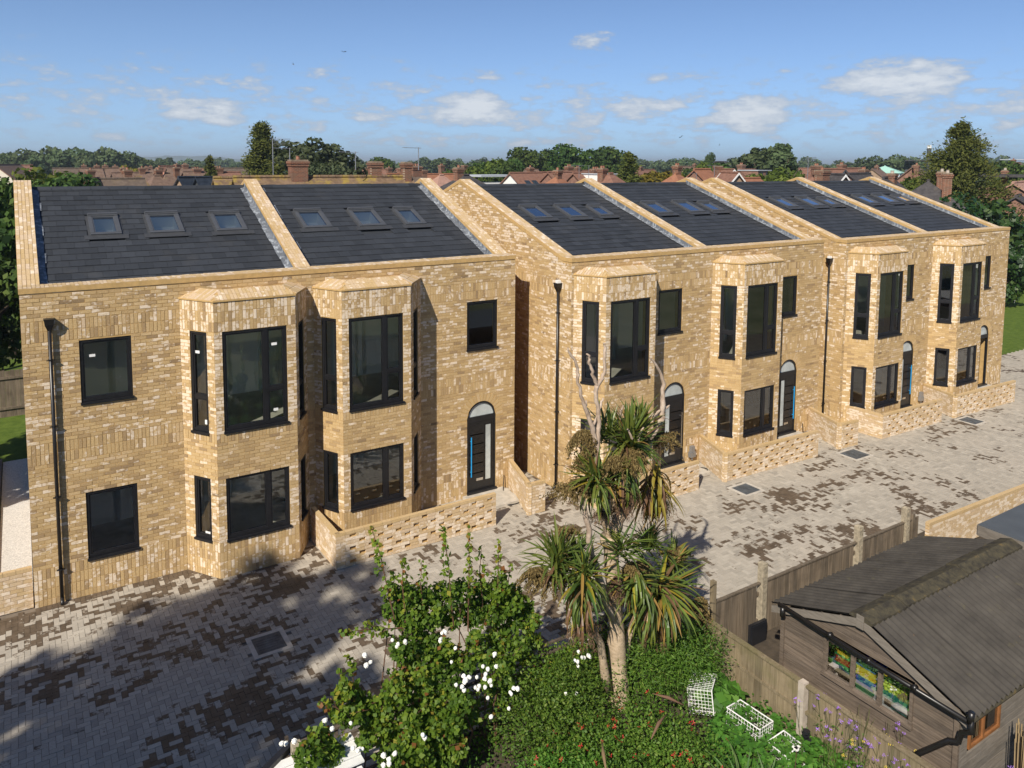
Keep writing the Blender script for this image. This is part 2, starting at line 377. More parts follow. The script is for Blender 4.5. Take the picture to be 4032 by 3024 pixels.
    M['palepot'] = simple('stone_pot', (.42, .36, .30), .85, var=.2)
    M['cream'] = simple('cream_render', (.62, .56, .46), .9, var=.1)
    M['whiterender'] = simple('white_render', (.74, .73, .70), .85, var=.05)
    M['tanbrick'] = simple('tan_brick_wall', (.30, .21, .14), .9, var=.25, scale=3)
    M['salmon'] = simple('salmon_render', (.52, .24, .16), .9, var=.1)
    M['farglass'] = simple('dark_pane', (.03, .04, .05), .12, var=.3)
    M['alu'] = simple('grey_aerial', (.30, .31, .33), .45, .6, var=.1)
    M['tarp'] = simple('dark_tarpaulin', (.022, .028, .038), .35, var=.5, scale=3)
    M['greenroof'] = simple('verdigris_roof', (.30, .52, .44), .7, var=.1)
    M['darkclad'] = simple('dark_cladding', (.05, .055, .06), .6, var=.2)
    M['palegrey'] = simple('pale_grey_roof', (.42, .45, .48), .6, var=.1)
    for n, c in (('crateblue', (.015, .10, .42)), ('crateyellow', (.72, .52, .03)), ('crategreen', (.015, .22, .09)), ('crateteal', (.015, .20, .19)), ('cratered', (.42, .03, .03)), ('cratepurple', (.13, .06, .30)),
                 ('crategrey', (.48, .53, .55)), ('ballgreen', (.55, .66, .07)), ('sack', (.62, .66, .70)), ('straw', (.30, .22, .12)), ('denim', (.08, .12, .22))):
        M[n] = simple('shed_'+n, c, .55, var=.12)
    M['amber'] = simple('varnished_frame', (.22, .09, .03), .5, var=.25)
    M['curtain'] = simple('pale_curtain', (.40, .45, .48), .8, var=.15)
mats()

# ------------------------------------------------------------------------- meshes and objects
rng = np.random.default_rng(7)
random.seed(7)

class MB:
    """collects faces and links them as one mesh object"""
    def __init__(s): s.v = []; s.f = []; s.t = []; s.p = []; s.mi = []
    def add(s, verts, faces, tint=.5, pale=0.0, mi=0):
        o = len(s.v); s.v.extend([tuple(map(float, q)) for q in verts])
        for f in faces: s.f.append(tuple(i+o for i in f)); s.t.append(tint); s.p.append(pale); s.mi.append(mi)
    def box(s, a, b, tint=.5, pale=0.0, mi=0, M4=None, skip=()):
        x0, y0, z0 = a; x1, y1, z1 = b
        v = [(x0, y0, z0), (x1, y0, z0), (x1, y1, z0), (x0, y1, z0), (x0, y0, z1), (x1, y0, z1), (x1, y1, z1), (x0, y1, z1)]
        if M4 is not None: v = [M4 @ Vector(q) for q in v]
        F = {'b': (0, 3, 2, 1), 't': (4, 5, 6, 7), 'f': (0, 1, 5, 4), 'r': (1, 2, 6, 5), 'k': (2, 3, 7, 6), 'l': (3, 0, 4, 7)}
        s.add(v, [F[k] for k in F if k not in skip], tint, pale, mi)
    def obox(s, O, U, V, W, tint=.5, pale=0.0, mi=0, skip=()):
        """box from a corner O and three edge vectors"""
        O, U, V, W = (np.asarray(q, float) for q in (O, U, V, W))
        v = [O, O+U, O+U+V, O+V, O+W, O+U+W, O+U+V+W, O+V+W]
        F = {'b': (0, 3, 2, 1), 't': (4, 5, 6, 7), 'f': (0, 1, 5, 4), 'r': (1, 2, 6, 5), 'k': (2, 3, 7, 6), 'l': (3, 0, 4, 7)}
        s.add(v, [F[k] for k in F if k not in skip], tint, pale, mi)
    def tube(s, pts, rad, seg=6, cap=True, tint=.5, mi=0):
        pts = [np.asarray(p, float) for p in pts]; n = len(pts)
        if not hasattr(rad, '__len__'): rad = [rad]*n
        o = []; prev = None
        for i, p in enumerate(pts):
            d = pts[min(i+1, n-1)]-pts[max(i-1, 0)]; d = d/(np.linalg.norm(d)+1e-9)
            if prev is None:
                a = np.cross(d, (0, 0, 1.0))
                if np.linalg.norm(a) < .2: a = np.cross(d, (1.0, 0, 0))
            else: a = prev-d*(prev@d)
            a /= np.linalg.norm(a)+1e-9; prev = a; b = np.cross(d, a)
            o.append([p+rad[i]*(a*math.cos(2*math.pi*k/seg)+b*math.sin(2*math.pi*k/seg)) for k in range(seg)])
        v = [q for r_ in o for q in r_]; f = []
        for i in range(n-1):
            for k in range(seg): f.append((i*seg+k, i*seg+(k+1) % seg, (i+1)*seg+(k+1) % seg, (i+1)*seg+k))
        if cap: f.append(tuple(reversed(range(seg)))); f.append(tuple(range((n-1)*seg, n*seg)))
        s.add(v, f, tint, 0, mi)
    def cyl(s, c, r, z0, z1, seg=12, r2=None, tint=.5, mi=0):
        s.tube([(c[0], c[1], z0), (c[0], c[1], z1)], [r, r if r2 is None else r2], seg, True, tint, mi)
    def prism(s, poly, y0, y1, axis='y', tint=.5, mi=0):
        """polygon in the plane across an axis, drawn out along it"""
        n = len(poly)
        P = (lambda p, q: (p[0], q, p[1])) if axis == 'y' else ((lambda p, q: (q, p[0], p[1])) if axis == 'x' else (lambda p, q: (p[0], p[1], q)))
        v = [P(p, y0) for p in poly]+[P(p, y1) for p in poly]
        f = [tuple(range(n)), tuple(reversed(range(n, 2*n)))]+[(i, i+n, (i+1) % n+n, (i+1) % n) for i in range(n)]
        s.add(v, f, tint, 0, mi)
    def mesh(s, name, mat, smooth=False):
        me = bpy.data.meshes.new(name); me.from_pydata(s.v, [], s.f)
        for m in (mat if isinstance(mat, (list, tuple)) else [mat]): me.materials.append(m)
        nf = len(s.f)
        if nf:
            a = me.attributes.new('tint', 'FLOAT', 'FACE'); a.data.foreach_set('value', np.array(s.t, np.float32))
            a = me.attributes.new('pale', 'FLOAT', 'FACE'); a.data.foreach_set('value', np.array(s.p, np.float32))
            if any(s.mi): me.polygons.foreach_set('material_index', np.array(s.mi, np.int32))
            if smooth: me.polygons.foreach_set('use_smooth', np.ones(nf, bool))
        me.update(); return me
    def build(s, name, mat, parent=None, smooth=False, loc=None, **kw):
        return link(name, s.mesh(name, mat, smooth), parent, loc, **kw)

def quads_mesh(name, V, mat, tint=None):
    """(n,4,3) array of quads to a mesh"""
    n = len(V); me = bpy.data.meshes.new(name)
    me.vertices.add(n*4); me.vertices.foreach_set('co', np.ascontiguousarray(V, np.float32).ravel())
    me.loops.add(n*4); me.loops.foreach_set('vertex_index', np.arange(n*4, dtype=np.int32))
    me.polygons.add(n); me.polygons.foreach_set('loop_start', np.arange(0, n*4, 4, dtype=np.int32))
    me.polygons.foreach_set('loop_total', np.full(n, 4, np.int32))
    for m in (mat if isinstance(mat, (list, tuple)) else [mat]): me.materials.append(m)
    a = me.attributes.new('tint', 'FLOAT', 'FACE'); a.data.foreach_set('value', (np.full(n, .5) if tint is None else np.asarray(tint)).astype(np.float32))
    me.update(calc_edges=True); me.validate(); return me

def tag(o, label=None, cat=None, group=None, kind=None):
    if label: o['label'] = label
    if cat: o['category'] = cat
    if group: o['group'] = group
    if kind: o['kind'] = kind
    return o
def link(name, me, parent=None, loc=None, rot=None, scale=None, label=None, cat=None, group=None, kind=None):
    o = bpy.data.objects.new(name, me); COL.objects.link(o)
    if parent is not None: o.parent = parent
    if loc is not None: o.location = tuple(map(float, loc))
    if rot is not None: o.rotation_euler = rot
    if scale is not None: o.scale = scale if hasattr(scale, '__len__') else (scale,)*3
    return tag(o, label, cat, group, kind)
def thing(name, label, cat, loc=(0, 0, 0), rotz=0.0, group=None):
    o = link(name, None, None, loc, (0, 0, rotz)); return tag(o, label, cat, group)
def copy_tree(o, parent=None):
    c = o.copy(); COL.objects.link(c); c.parent = parent
    for ch in list(o.children): copy_tree(ch, c)
    return c

# value noise on a lattice, for patches on paving and brickwork
_lat = np.random.default_rng(3).random((64, 64))
def vnoise(x, y):
    x0 = int(math.floor(x)); y0 = int(math.floor(y)); fx = x-x0; fy = y-y0
    fx = fx*fx*(3-2*fx); fy = fy*fy*(3-2*fy)
    g = lambda i, j: _lat[i % 64, j % 64]
    return (g(x0, y0)*(1-fx)+g(x0+1, y0)*fx)*(1-fy)+(g(x0, y0+1)*(1-fx)+g(x0+1, y0+1)*fx)*fy
def fnoise(x, y): return .6*vnoise(x, y)+.28*vnoise(2.1*x+5.2, 2.1*y+1.3)+.12*vnoise(4.3*x+9.1, 4.3*y+7.7)
# --------------------------------------------------------------------- ground and paving
G = -0.06
def structure(name, mb, mat, **kw): return mb.build(name, mat, kind='structure', **kw)

g = MB(); g.add([(-9000, -9000, -.16), (9000, -9000, -.16), (9000, 12000, -.16), (-9000, 12000, -.16)], [(0, 1, 2, 3)])
structure('ground', g, M['ground'])
g = MB(); g.add([(-30, -40, -.10), (60, -40, -.10), (60, -7.62, -.10), (-30, -7.62, -.10)], [(0, 1, 2, 3)]); structure('garden_soil', g, M['soil'])
g = MB(); g.add([(-60, -90, -.09), (70, -90, -.09), (70, -14.2, -.09), (-60, -14.2, -.09)], [(0, 1, 2, 3)]); structure('garden_lawn', g, M['rough'])
g = MB(); g.add([(35.3, -1.15, -.075), (70, -1.15, -.075), (70, 26, -.075), (35.3, 26, -.075)], [(0, 1, 2, 3)]); structure('lawn', g, M['lawn'])
g = MB(); g.add([(-14, 9.5, -.08), (0, 9.5, -.08), (0, 24, -.08), (-14, 24, -.08)], [(0, 1, 2, 3)]); structure('back_lawn', g, M['lawn'])
g = MB(); g.add([(-.66, .2, -.04), (-.02, .2, -.04), (-.02, 9.5, -.04), (-.66, 9.5, -.04)], [(0, 1, 2, 3)]); structure('gravel_path', g, M['gravel'])
g = MB(); g.box((-.78, .2, -.12), (-.68, 9.6, .03)); g.box((-6, .2, -.1), (-.80, 9.6, -.05)); structure('timber_path_edging', g, M['greywood'])

B1 = dict(x=0.0, y=0.0, L=11.61, D=5.26, zr=8.56)
B2 = dict(x=12.52, y=-1.387, L=10.74, D=6.23, zr=8.53)
B3 = dict(x=23.84, y=-1.848, L=11.08, D=6.23, zr=8.53)
COVERS = [(3.74, -3.66, .54, .56), (17.10, -3.62, .60, .54), (22.16, -3.62, .72, .60), (28.72, -3.84, .62, .60)]

g = MB(); g.add([(-7, -7.7, -.078), (46, -7.7, -.078), (46, 1.4, -.078), (35.2, 1.4, -.078), (-7, .22, -.078)], [(0, 1, 2, 3, 4)])
paving = structure('paving', g, M['bed'])
# doorstep slabs, laid before the blocks so the blocks can leave room for them
STEPS = [(9.95, -1.0, 11.25, 0), (B2['x']+3.3, B2['y']-.95, B2['x']+4.5, B2['y']), (B2['x']+8.55, B2['y']-.95, B2['x']+9.75, B2['y']),
         (B3['x']+3.4, B3['y']-.95, B3['x']+4.6, B3['y']), (B3['x']+8.95, B3['y']-.95, B3['x']+10.1, B3['y'])]
def facade_y(x):
    if x < 11.63: return 0.0
    if x < 12.50: return 7.0
    if x < 23.28: return B2['y']
    if x < 23.82: return 6.0
    if x < 34.95: return B3['y']
    return .6
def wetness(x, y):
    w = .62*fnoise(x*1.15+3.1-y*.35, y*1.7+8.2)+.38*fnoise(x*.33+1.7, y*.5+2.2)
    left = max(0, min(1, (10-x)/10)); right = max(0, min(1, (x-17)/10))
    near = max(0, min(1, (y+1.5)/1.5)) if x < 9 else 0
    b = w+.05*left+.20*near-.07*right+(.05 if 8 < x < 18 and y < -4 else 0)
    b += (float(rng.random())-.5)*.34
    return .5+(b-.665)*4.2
def lay_paving():
    u = .1; singles = []; rest = MB()
    for i in range(-62, 455):
        for j in range(-77, 8):
            k = (i-j) % 4
            if k == 0: w, h = 2*u, u
            elif k == 3: w, h = u, 2*u
            else: continue
            x = i*u; y = j*u; cx = x+w/2; cy = y+h/2
            if cy > facade_y(cx)-.08: continue
            if cx < -6.2 or cy < -7.68: continue
            if cx > 17.6 and cy < -8.1: continue
            if any(abs(cx-a) < cw/2+.10 and abs(cy-b) < ch/2+.10 for a, b, cw, ch in COVERS): continue
            if any(a-.02 < cx < c+.02 and b-.02 < cy < d+.02 for a, b, c, d in STEPS): continue
            t = float(np.clip(rng.normal(.5, .22), 0, 1)); wv = wetness(cx, cy)
            dz = float(rng.normal(0, .0015))
            px, py, dep = to_px((cx, cy, G))
            if -60 < px < 4090 and 0 < py < 3050: singles.append((dep, x, y, w, h, t, wv, dz))
            elif cx > -3: rest.box((x+.003, y+.003, G-.02), (x+w-.003, y+h-.003, G+dz), t, wv, skip=('b',))
    singles.sort(key=lambda q: q[0])
    cache = {}
    for n, (dep, x, y, w, h, t, wv, dz) in enumerate(singles):
        if n < 298:
            key = (w > h, round(t*4)/4, round(np.clip(wv, -.2, 1.2)*5)/5)
            if key not in cache:
                m = MB(); m.box((-w/2+.003, -h/2+.003, -.02), (w/2-.003, h/2-.003, 0), key[1], key[2], skip=('b',)); cache[key] = m.mesh('paver', M['paver'])
            link('paver', cache[key], paving, (x+w/2, y+h/2, G+dz))
        else: rest.box((x+.003, y+.003, G-.02), (x+w-.003, y+h-.003, G+dz), t, wv, skip=('b',))
    rest.build('pavers', M['paver'], paving, kind='stuff')
    # edging course of blocks laid square to the walls
    for (x0, x1, y) in ((0, 2.95, 0), (8.72, 9.95, 0)):
        e = MB(); n = int((x1-x0)/.1)
        for q in range(n):
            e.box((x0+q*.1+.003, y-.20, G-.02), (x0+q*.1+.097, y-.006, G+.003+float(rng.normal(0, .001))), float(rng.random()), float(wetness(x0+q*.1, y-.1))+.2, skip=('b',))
        e.build('edge_course', M['paver'], paving, kind='stuff')
lay_paving()
for (a, b, c, d) in STEPS:
    m = MB(); m.box((a, b, -.09), (c, d-.004, .012)); m.build('doorstep_slab', M['concrete'], kind='structure')
for i, (cx, cy, w, h) in enumerate(COVERS):
    t = thing('manhole_cover', ['dark steel manhole cover in the shaded paving before the nearest bay window', 'grey manhole cover in front of the gap beside the second low wall run', 'grey manhole cover below the short stub wall between second and third house pairs',
              'far grey manhole cover by the corner of the last low brick wall'][i], 'manhole cover', (cx, cy, G), 0, 'manhole covers in the block paving')
    m = MB()
    for (x0, y0, x1, y1) in ((-w/2-.09, -h/2-.09, w/2+.09, -h/2), (-w/2-.09, h/2, w/2+.09, h/2+.09), (-w/2-.09, -h/2, -w/2, h/2), (w/2, -h/2, w/2+.09, h/2)): m.box((x0, y0, -.03), (x1, y1, .004))
    m.build('concrete_surround', M['concrete'], t)
    m = MB(); m.box((-w/2+.004, -h/2+.004, -.03), (w/2-.004, h/2-.004, .002))
    for q in range(6): m.box((-w/2+.05, -h/2+.05+q*(h-.1)/6, .002), (w/2-.05, -h/2+.05+q*(h-.1)/6+.02, .006))
    m.build('cover_plate', M['cover'], t)

# ------------------------------------------------------------------------------ brickwork
ST, SO = 'stretcher', 'soldier'
BR_MESH = {}
def brick_mesh(w, h, d, t, p):
    key = (round(w, 3), round(h, 3), round(d, 3), min(11, int(t*12)), min(5, int(p*6)))
    if key not in BR_MESH:
        m = MB(); m.box((-w/2, 0, -h/2), (w/2, d, h/2), (key[3]+.5)/12, (key[4]+.5)/6*.98, skip=('k',) if d < .05 else ()); BR_MESH[key] = m.mesh('brick', M['brick'])
    return BR_MESH[key]
def courses(z0, z1, kind):
    if kind == ST: n = max(1, round((z1-z0)/.0755)); h = (z1-z0)/n
    else: h = .2175; n = int(math.ceil((z1-z0)/h-.02))
    out = []
    for i in range(n):
        if kind == ST: out.append((z0+i*h, z0+(i+1)*h, ST))
        else:
            b = max(z0, z1-(i+1)*h); out.append((b, z1-i*h, SO))
    return out
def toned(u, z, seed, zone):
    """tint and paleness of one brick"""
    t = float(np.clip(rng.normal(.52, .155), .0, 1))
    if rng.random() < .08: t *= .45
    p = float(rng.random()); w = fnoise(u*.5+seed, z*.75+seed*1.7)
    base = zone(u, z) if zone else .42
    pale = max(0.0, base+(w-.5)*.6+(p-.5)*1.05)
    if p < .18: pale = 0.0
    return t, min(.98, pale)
def lay_bricks(O, U, course_list, ulim, holes, seed=0.0, zone=None, out=None):
    """bricks of one flat face; O origin, U unit vector to the right seen from outside; holes: (u0,u1,z0,z1[,arch radius])"""
    O = np.asarray(O, float); U = np.array([U[0], U[1], 0.0]); N = np.array([U[1], -U[0], 0.0])
    out = [] if out is None else out
    for ci, (z0, z1, kind) in enumerate(course_list):
        zm = (z0+z1)/2
        lims = ulim(zm) if callable(ulim) else ulim
        if lims is None: continue
        iv = [lims]
        for h in holes:
            a, b = h[0], h[1]
            if len(h) > 4:
                r = (b-a)/2; zs = h[3]; c = (a+b)/2
                if zm > zs:
                    rr = r+.225; dz = zm-zs
                    if dz >= rr: continue
                    q = math.sqrt(rr*rr-dz*dz); a, b = c-q, c+q
                elif not (h[2] < zm): continue
            elif not (h[2]-.002 < zm < h[3]+.002): continue
            nv = []
            for (p, q) in iv:
                if b <= p or a >= q: nv.append((p, q))
                else:
                    if a-p > .015: nv.append((p, a))
                    if q-b > .015: nv.append((b, q))
            iv = nv
        pitch = .225 if kind == ST else .075
        off = (0 if ci % 2 else .1125) if kind == ST else 0
        for (p, q) in iv:
            k0 = math.floor((p-off)/pitch); edges = [p]
            e = (k0+1)*pitch+off
            while e < q-.03:
                if e-edges[-1] > .03: edges.append(e)
                e += pitch
            edges.append(q)
            for a, b in zip(edges, edges[1:]):
                g0 = .006
                t, pl = toned((a+b)/2, zm, seed, zone)
                out.append((O, U, N, a+g0 if a > p else a+.001, b-g0 if b < q else b-.001, z0+.006, z1-.006, t, pl, float(rng.uniform(.004, .008)), kind))
    return out
def lay_arch(O, U, c, zs, r, out, n=17):
    O = np.asarray(O, float); U = np.array([U[0], U[1], 0.0]); N = np.array([U[1], -U[0], 0.0])
    vs = []
    for k in range(n):
        a0 = math.pi*k/n+.022; a1 = math.pi*(k+1)/n-.022
        P = lambda a, q: O+U*(c-math.cos(a)*q)+np.array([0, 0, zs+math.sin(a)*q])
        f = [P(a0, r+.004), P(a0, r+.218), P(a1, r+.218), P(a1, r+.004)]
        vs.append(([x+N*.006 for x in f]+[x-N*.012 for x in f], float(rng.uniform(.45, .8))))
    return vs
def emit_bricks(out, parent, n_single=298, wall_name='brickwork', arches=()):
    """the bricks that show largest as objects, all others joined in one part"""
    cand = []
    px0, py0 = np.array(parent_world(parent))[:2]
    off = np.array(parent_world(parent))
    for i, (O, U, N, a, b, z0, z1, t, p, d, kind) in enumerate(out):
        if kind == ST and abs((b-a)-.215) < .004:
            c = O+U*((a+b)/2)+np.array([0, 0, (z0+z1)/2]); w = off+c
            x, y, dep = to_px(w)
            if 10 < x < 4020 and 10 < y < 3010 and (CAM-w)@N > 0: cand.append((dep/max(.15, ((CAM-w)@N)/np.linalg.norm(CAM-w)), i))
    cand.sort(); chosen = set(i for _, i in cand[:n_single])
    m = MB()
    for i, (O, U, N, a, b, z0, z1, t, p, d, kind) in enumerate(out):
        if i in chosen:
            c = O+U*((a+b)/2)+np.array([0, 0, (z0+z1)/2])+N*d
            link('brick', brick_mesh(b-a, z1-z0, .02, t, p), parent, c, (0, 0, math.atan2(U[1], U[0])))
        else:
            m.obox(O+U*a+N*d+np.array([0, 0, z0]), U*(b-a), -N*(d+.012), (0, 0, z1-z0), t, p, skip=('k',))
    for (vs, t) in arches: m.add(vs, [(0, 1, 2, 3), (0, 4, 5, 1), (1, 5, 6, 2), (2, 6, 7, 3), (3, 7, 4, 0)], t, 0)
    m.build(wall_name, M['brick'], parent, kind='stuff')
def parent_world(o):
    p = np.zeros(3)
    while o is not None: p = p+np.array(o.location); o = o.parent
    return p
def core_panel(m, O, U, u0, u1, z0, z1, holes, thick, zone_mi=0):
    O = np.asarray(O, float); U = np.array([U[0], U[1], 0.0]); N = np.array([U[1], -U[0], 0.0])
    us = sorted(set([u0, u1]+[v for h in holes for v in h[:2] if u0 < v < u1]))
    def top(h): return h[3]+(h[1]-h[0])/2+.06 if len(h) > 4 else h[3]
    zs = sorted(set([z0, z1]+[v for h in holes for v in (h[2], top(h)) if z0 < v < z1]))
    for a, b in zip(us, us[1:]):
        run = None
        for c, d in zip(zs, zs[1:]):
            um, zm = (a+b)/2, (c+d)/2
            inside = any(h[0] < um < h[1] and h[2] < zm < top(h) for h in holes)
            if not inside: m.obox(O+U*a+np.array([0, 0, c]), U*(b-a), -N*thick, (0, 0, d-c))
    for h in holes:
        if len(h) > 4:
            r = (h[1]-h[0])/2; c = (h[0]+h[1])/2; zt = top(h); K = 14
            for k in range(K):
                a = h[0]+2*r*k/K; b = h[0]+2*r*(k+1)/K
                za = h[3]+math.sqrt(max(0, r*r-(a-c)**2)); zb = h[3]+math.sqrt(max(0, r*r-(b-c)**2))
                f = [O+U*a+np.array([0, 0, za]), O+U*b+np.array([0, 0, zb]), O+U*b+np.array([0, 0, zt]), O+U*a+np.array([0, 0, zt])]
                m.add(f+[q-N*thick for q in f], [(0, 1, 2, 3), (0, 4, 5, 1)])

# ------------------------------------------------------------------------- windows and doors
def frame_box(m, O, U, N, a, b, z0, z1, d0, d1):
    m.obox(O+U*a-N*d0+np.array([0, 0, z0]), U*(b-a), -N*(d1-d0), (0, 0, z1-z0))
def window(parent, O, U, u0, u1, z0, z1, mull=(), trans=None, trans_from=None, vent=None, stickers=(), label=None):
    """black framed window: mull = u positions of mullions, trans = height of a transom, from trans_from to the right edge"""
    O = np.asarray(O, float); U = np.array([U[0], U[1], 0.0]); N = np.array([U[1], -U[0], 0.0])
    w = link('window', None, parent, O+U*u0+np.array([0, 0, z0])); o = O-np.array(w.location)
    if label: w['label'] = label
    zf = z0+.045
    m = MB(); F = .058
    for (a, b, c, d) in ((u0, u1, z1-F, z1), (u0, u1, zf, zf+F), (u0, u0+F, zf+F, z1-F), (u1-F, u1, zf+F, z1-F)): frame_box(m, o, U, N, a, b, c, d, .018, .10)
    edges = [u0+F]
    for q in mull: frame_box(m, o, U, N, q-.045, q+.045, zf+F, z1-F, .022, .10); edges += [q-.045, q+.045]
    edges.append(u1-F)
    sash = []
    for a, b in zip(edges[0::2], edges[1::2]):
        if trans is not None and (trans_from is None or a >= trans_from-.1):
            frame_box(m, o, U, N, a, b, trans-.035, trans+.035, .024, .098)
            sash += [(a, b, zf+F, trans-.035), (a, b, trans+.035, z1-F)]
        else: sash.append((a, b, zf+F, z1-F))
    for (a, b, c, d) in sash:
        s = .032
        for (e, f, g_, h) in ((a, b, d-s, d), (a, b, c, c+s), (a, a+s, c+s, d-s), (b-s, b, c+s, d-s)): frame_box(m, o, U, N, e, f, g_, h, .034, .094)
    if vent: frame_box(m, o, U, N, vent[0], vent[1], z1-.040, z1-.018, .004, .018)
    m.build('frame', M['frame'], w)
    m = MB()
    for (a, b, c, d) in sash:
        f = [o+U*a-N*.062+np.array([0, 0, c]), o+U*b-N*.062+np.array([0, 0, c]), o+U*b-N*.062+np.array([0, 0, d]), o+U*a-N*.062+np.array([0, 0, d])]; m.add(f, [(0, 1, 2, 3)])
    m.build('pane', M['glass'], w)
    m = MB(); m.obox(o+U*(u0-.015)+N*.045+np.array([0, 0, z0-.012]), U*(u1-u0+.03), -N*.13, (0, 0, .05)); m.build('sill', M['frame'], w)
    for (su, sz, sw, sh) in stickers:
        m = MB(); m.obox(o+U*su-N*.056+np.array([0, 0, sz]), U*sw, -N*.003, (0, 0, sh)); m.build('sticker', M['white'], w)
    return w
def door(parent, u0, u1, z0, zs, mat_handle, glaze_right=True, is_open=False, label=None):
    c = (u0+u1)/2; r = (u1-u0)/2
    d = link('door', None, parent, (c, 0, z0)); d['label'] = label
    m = MB(); zt = zs-z0; F = .055
    m.box((-r, .02, 0), (-r+F, .10, zt)); m.box((r-F, .02, 0), (r, .10, zt)); m.box((-r+F, .02, zt-.10), (r-F, .10, zt+.0))
    K = 18
    for k in range(K):
        a0 = math.pi*k/K; a1 = math.pi*(k+1)/K
        P = lambda a, q: (-math.cos(a)*q, zt+math.sin(a)*q)
        p = [P(a0, r), P(a0, r-F), P(a1, r-F), P(a1, r)]
        m.add([(x, .02, z) for x, z in p]+[(x, .10, z) for x, z in p], [(0, 1, 2, 3), (0, 4, 5, 1), (1, 5, 6, 2), (2, 6, 7, 3), (7, 6, 5, 4)])
    m.box((-r+F, .022, zt), (r-F, .098, zt+.045)); m.build('frame', M['frame'], d)
    m = MB(); pts = [(-math.cos(math.pi*k/K)*(r-F), .06, zt+.02+math.sin(math.pi*k/K)*(r-F-.02)) for k in range(K+1)]
    m.add(pts, [tuple(range(K+1))]); m.build('fanlight', M['frost'], d)
    m = MB(); m.box((-r-.01, -.06, -.02), (r+.01, .12, .035)); m.build('threshold', M['frame'], d)
    L0, L1, zb, zc = -r+F+.004, r-F-.004, .04, zt-.105
    if is_open:
        m = MB(); m.box((L0, .10, zb), (L0+.05, .10+(L1-L0), zc)); m.build('leaf', M['door'], d)
        return d
    m = MB(); m.box((L0, .035, zb), (L1, .085, zc))
    gx = (.14, .30) if glaze_right else (-.30, -.14)
    for q in range(6):
        z = zb+.2+q*(zc-zb-.3)/6; x0, x1 = (L0+.05, gx[0]-.06) if glaze_right else (gx[1]+.06, L1-.05)
        m.box((x0, .031, z), (x1, .035, z+.30))
    for (a, b, e, f) in ((gx[0]-.03, gx[1]+.03, zc-.13, zc-.10), (gx[0]-.03, gx[1]+.03, zb+.22, zb+.25), (gx[0]-.03, gx[0], zb+.25, zc-.13), (gx[1], gx[1]+.03, zb+.25, zc-.13)): m.box((a, .026, e), (b, .036, f))
    m.build('leaf', M['door'], d)
    m = MB(); m.box((gx[0], .029, zb+.25), (gx[1], .034, zc-.13)); m.build('glazing', M['frost'], d)
    hx = L0+.07 if glaze_right else L1-.07
    m = MB(); m.tube([(hx, -.02, zb+.42), (hx, -.02, zc-.40)], .017, 8)
    for z in (zb+.55, zc-.52): m.tube([(hx, -.02, z), (hx, .035, z)], .011, 6)
    m.build('handle', mat_handle, d)
    m = MB(); m.box((-.15+(0 if glaze_right else .06), .024, zb+.26), (.10+(0 if glaze_right else .06)-.04, .034, zb+.33)); m.build('letter_plate', M['chrome'], d)
    return d

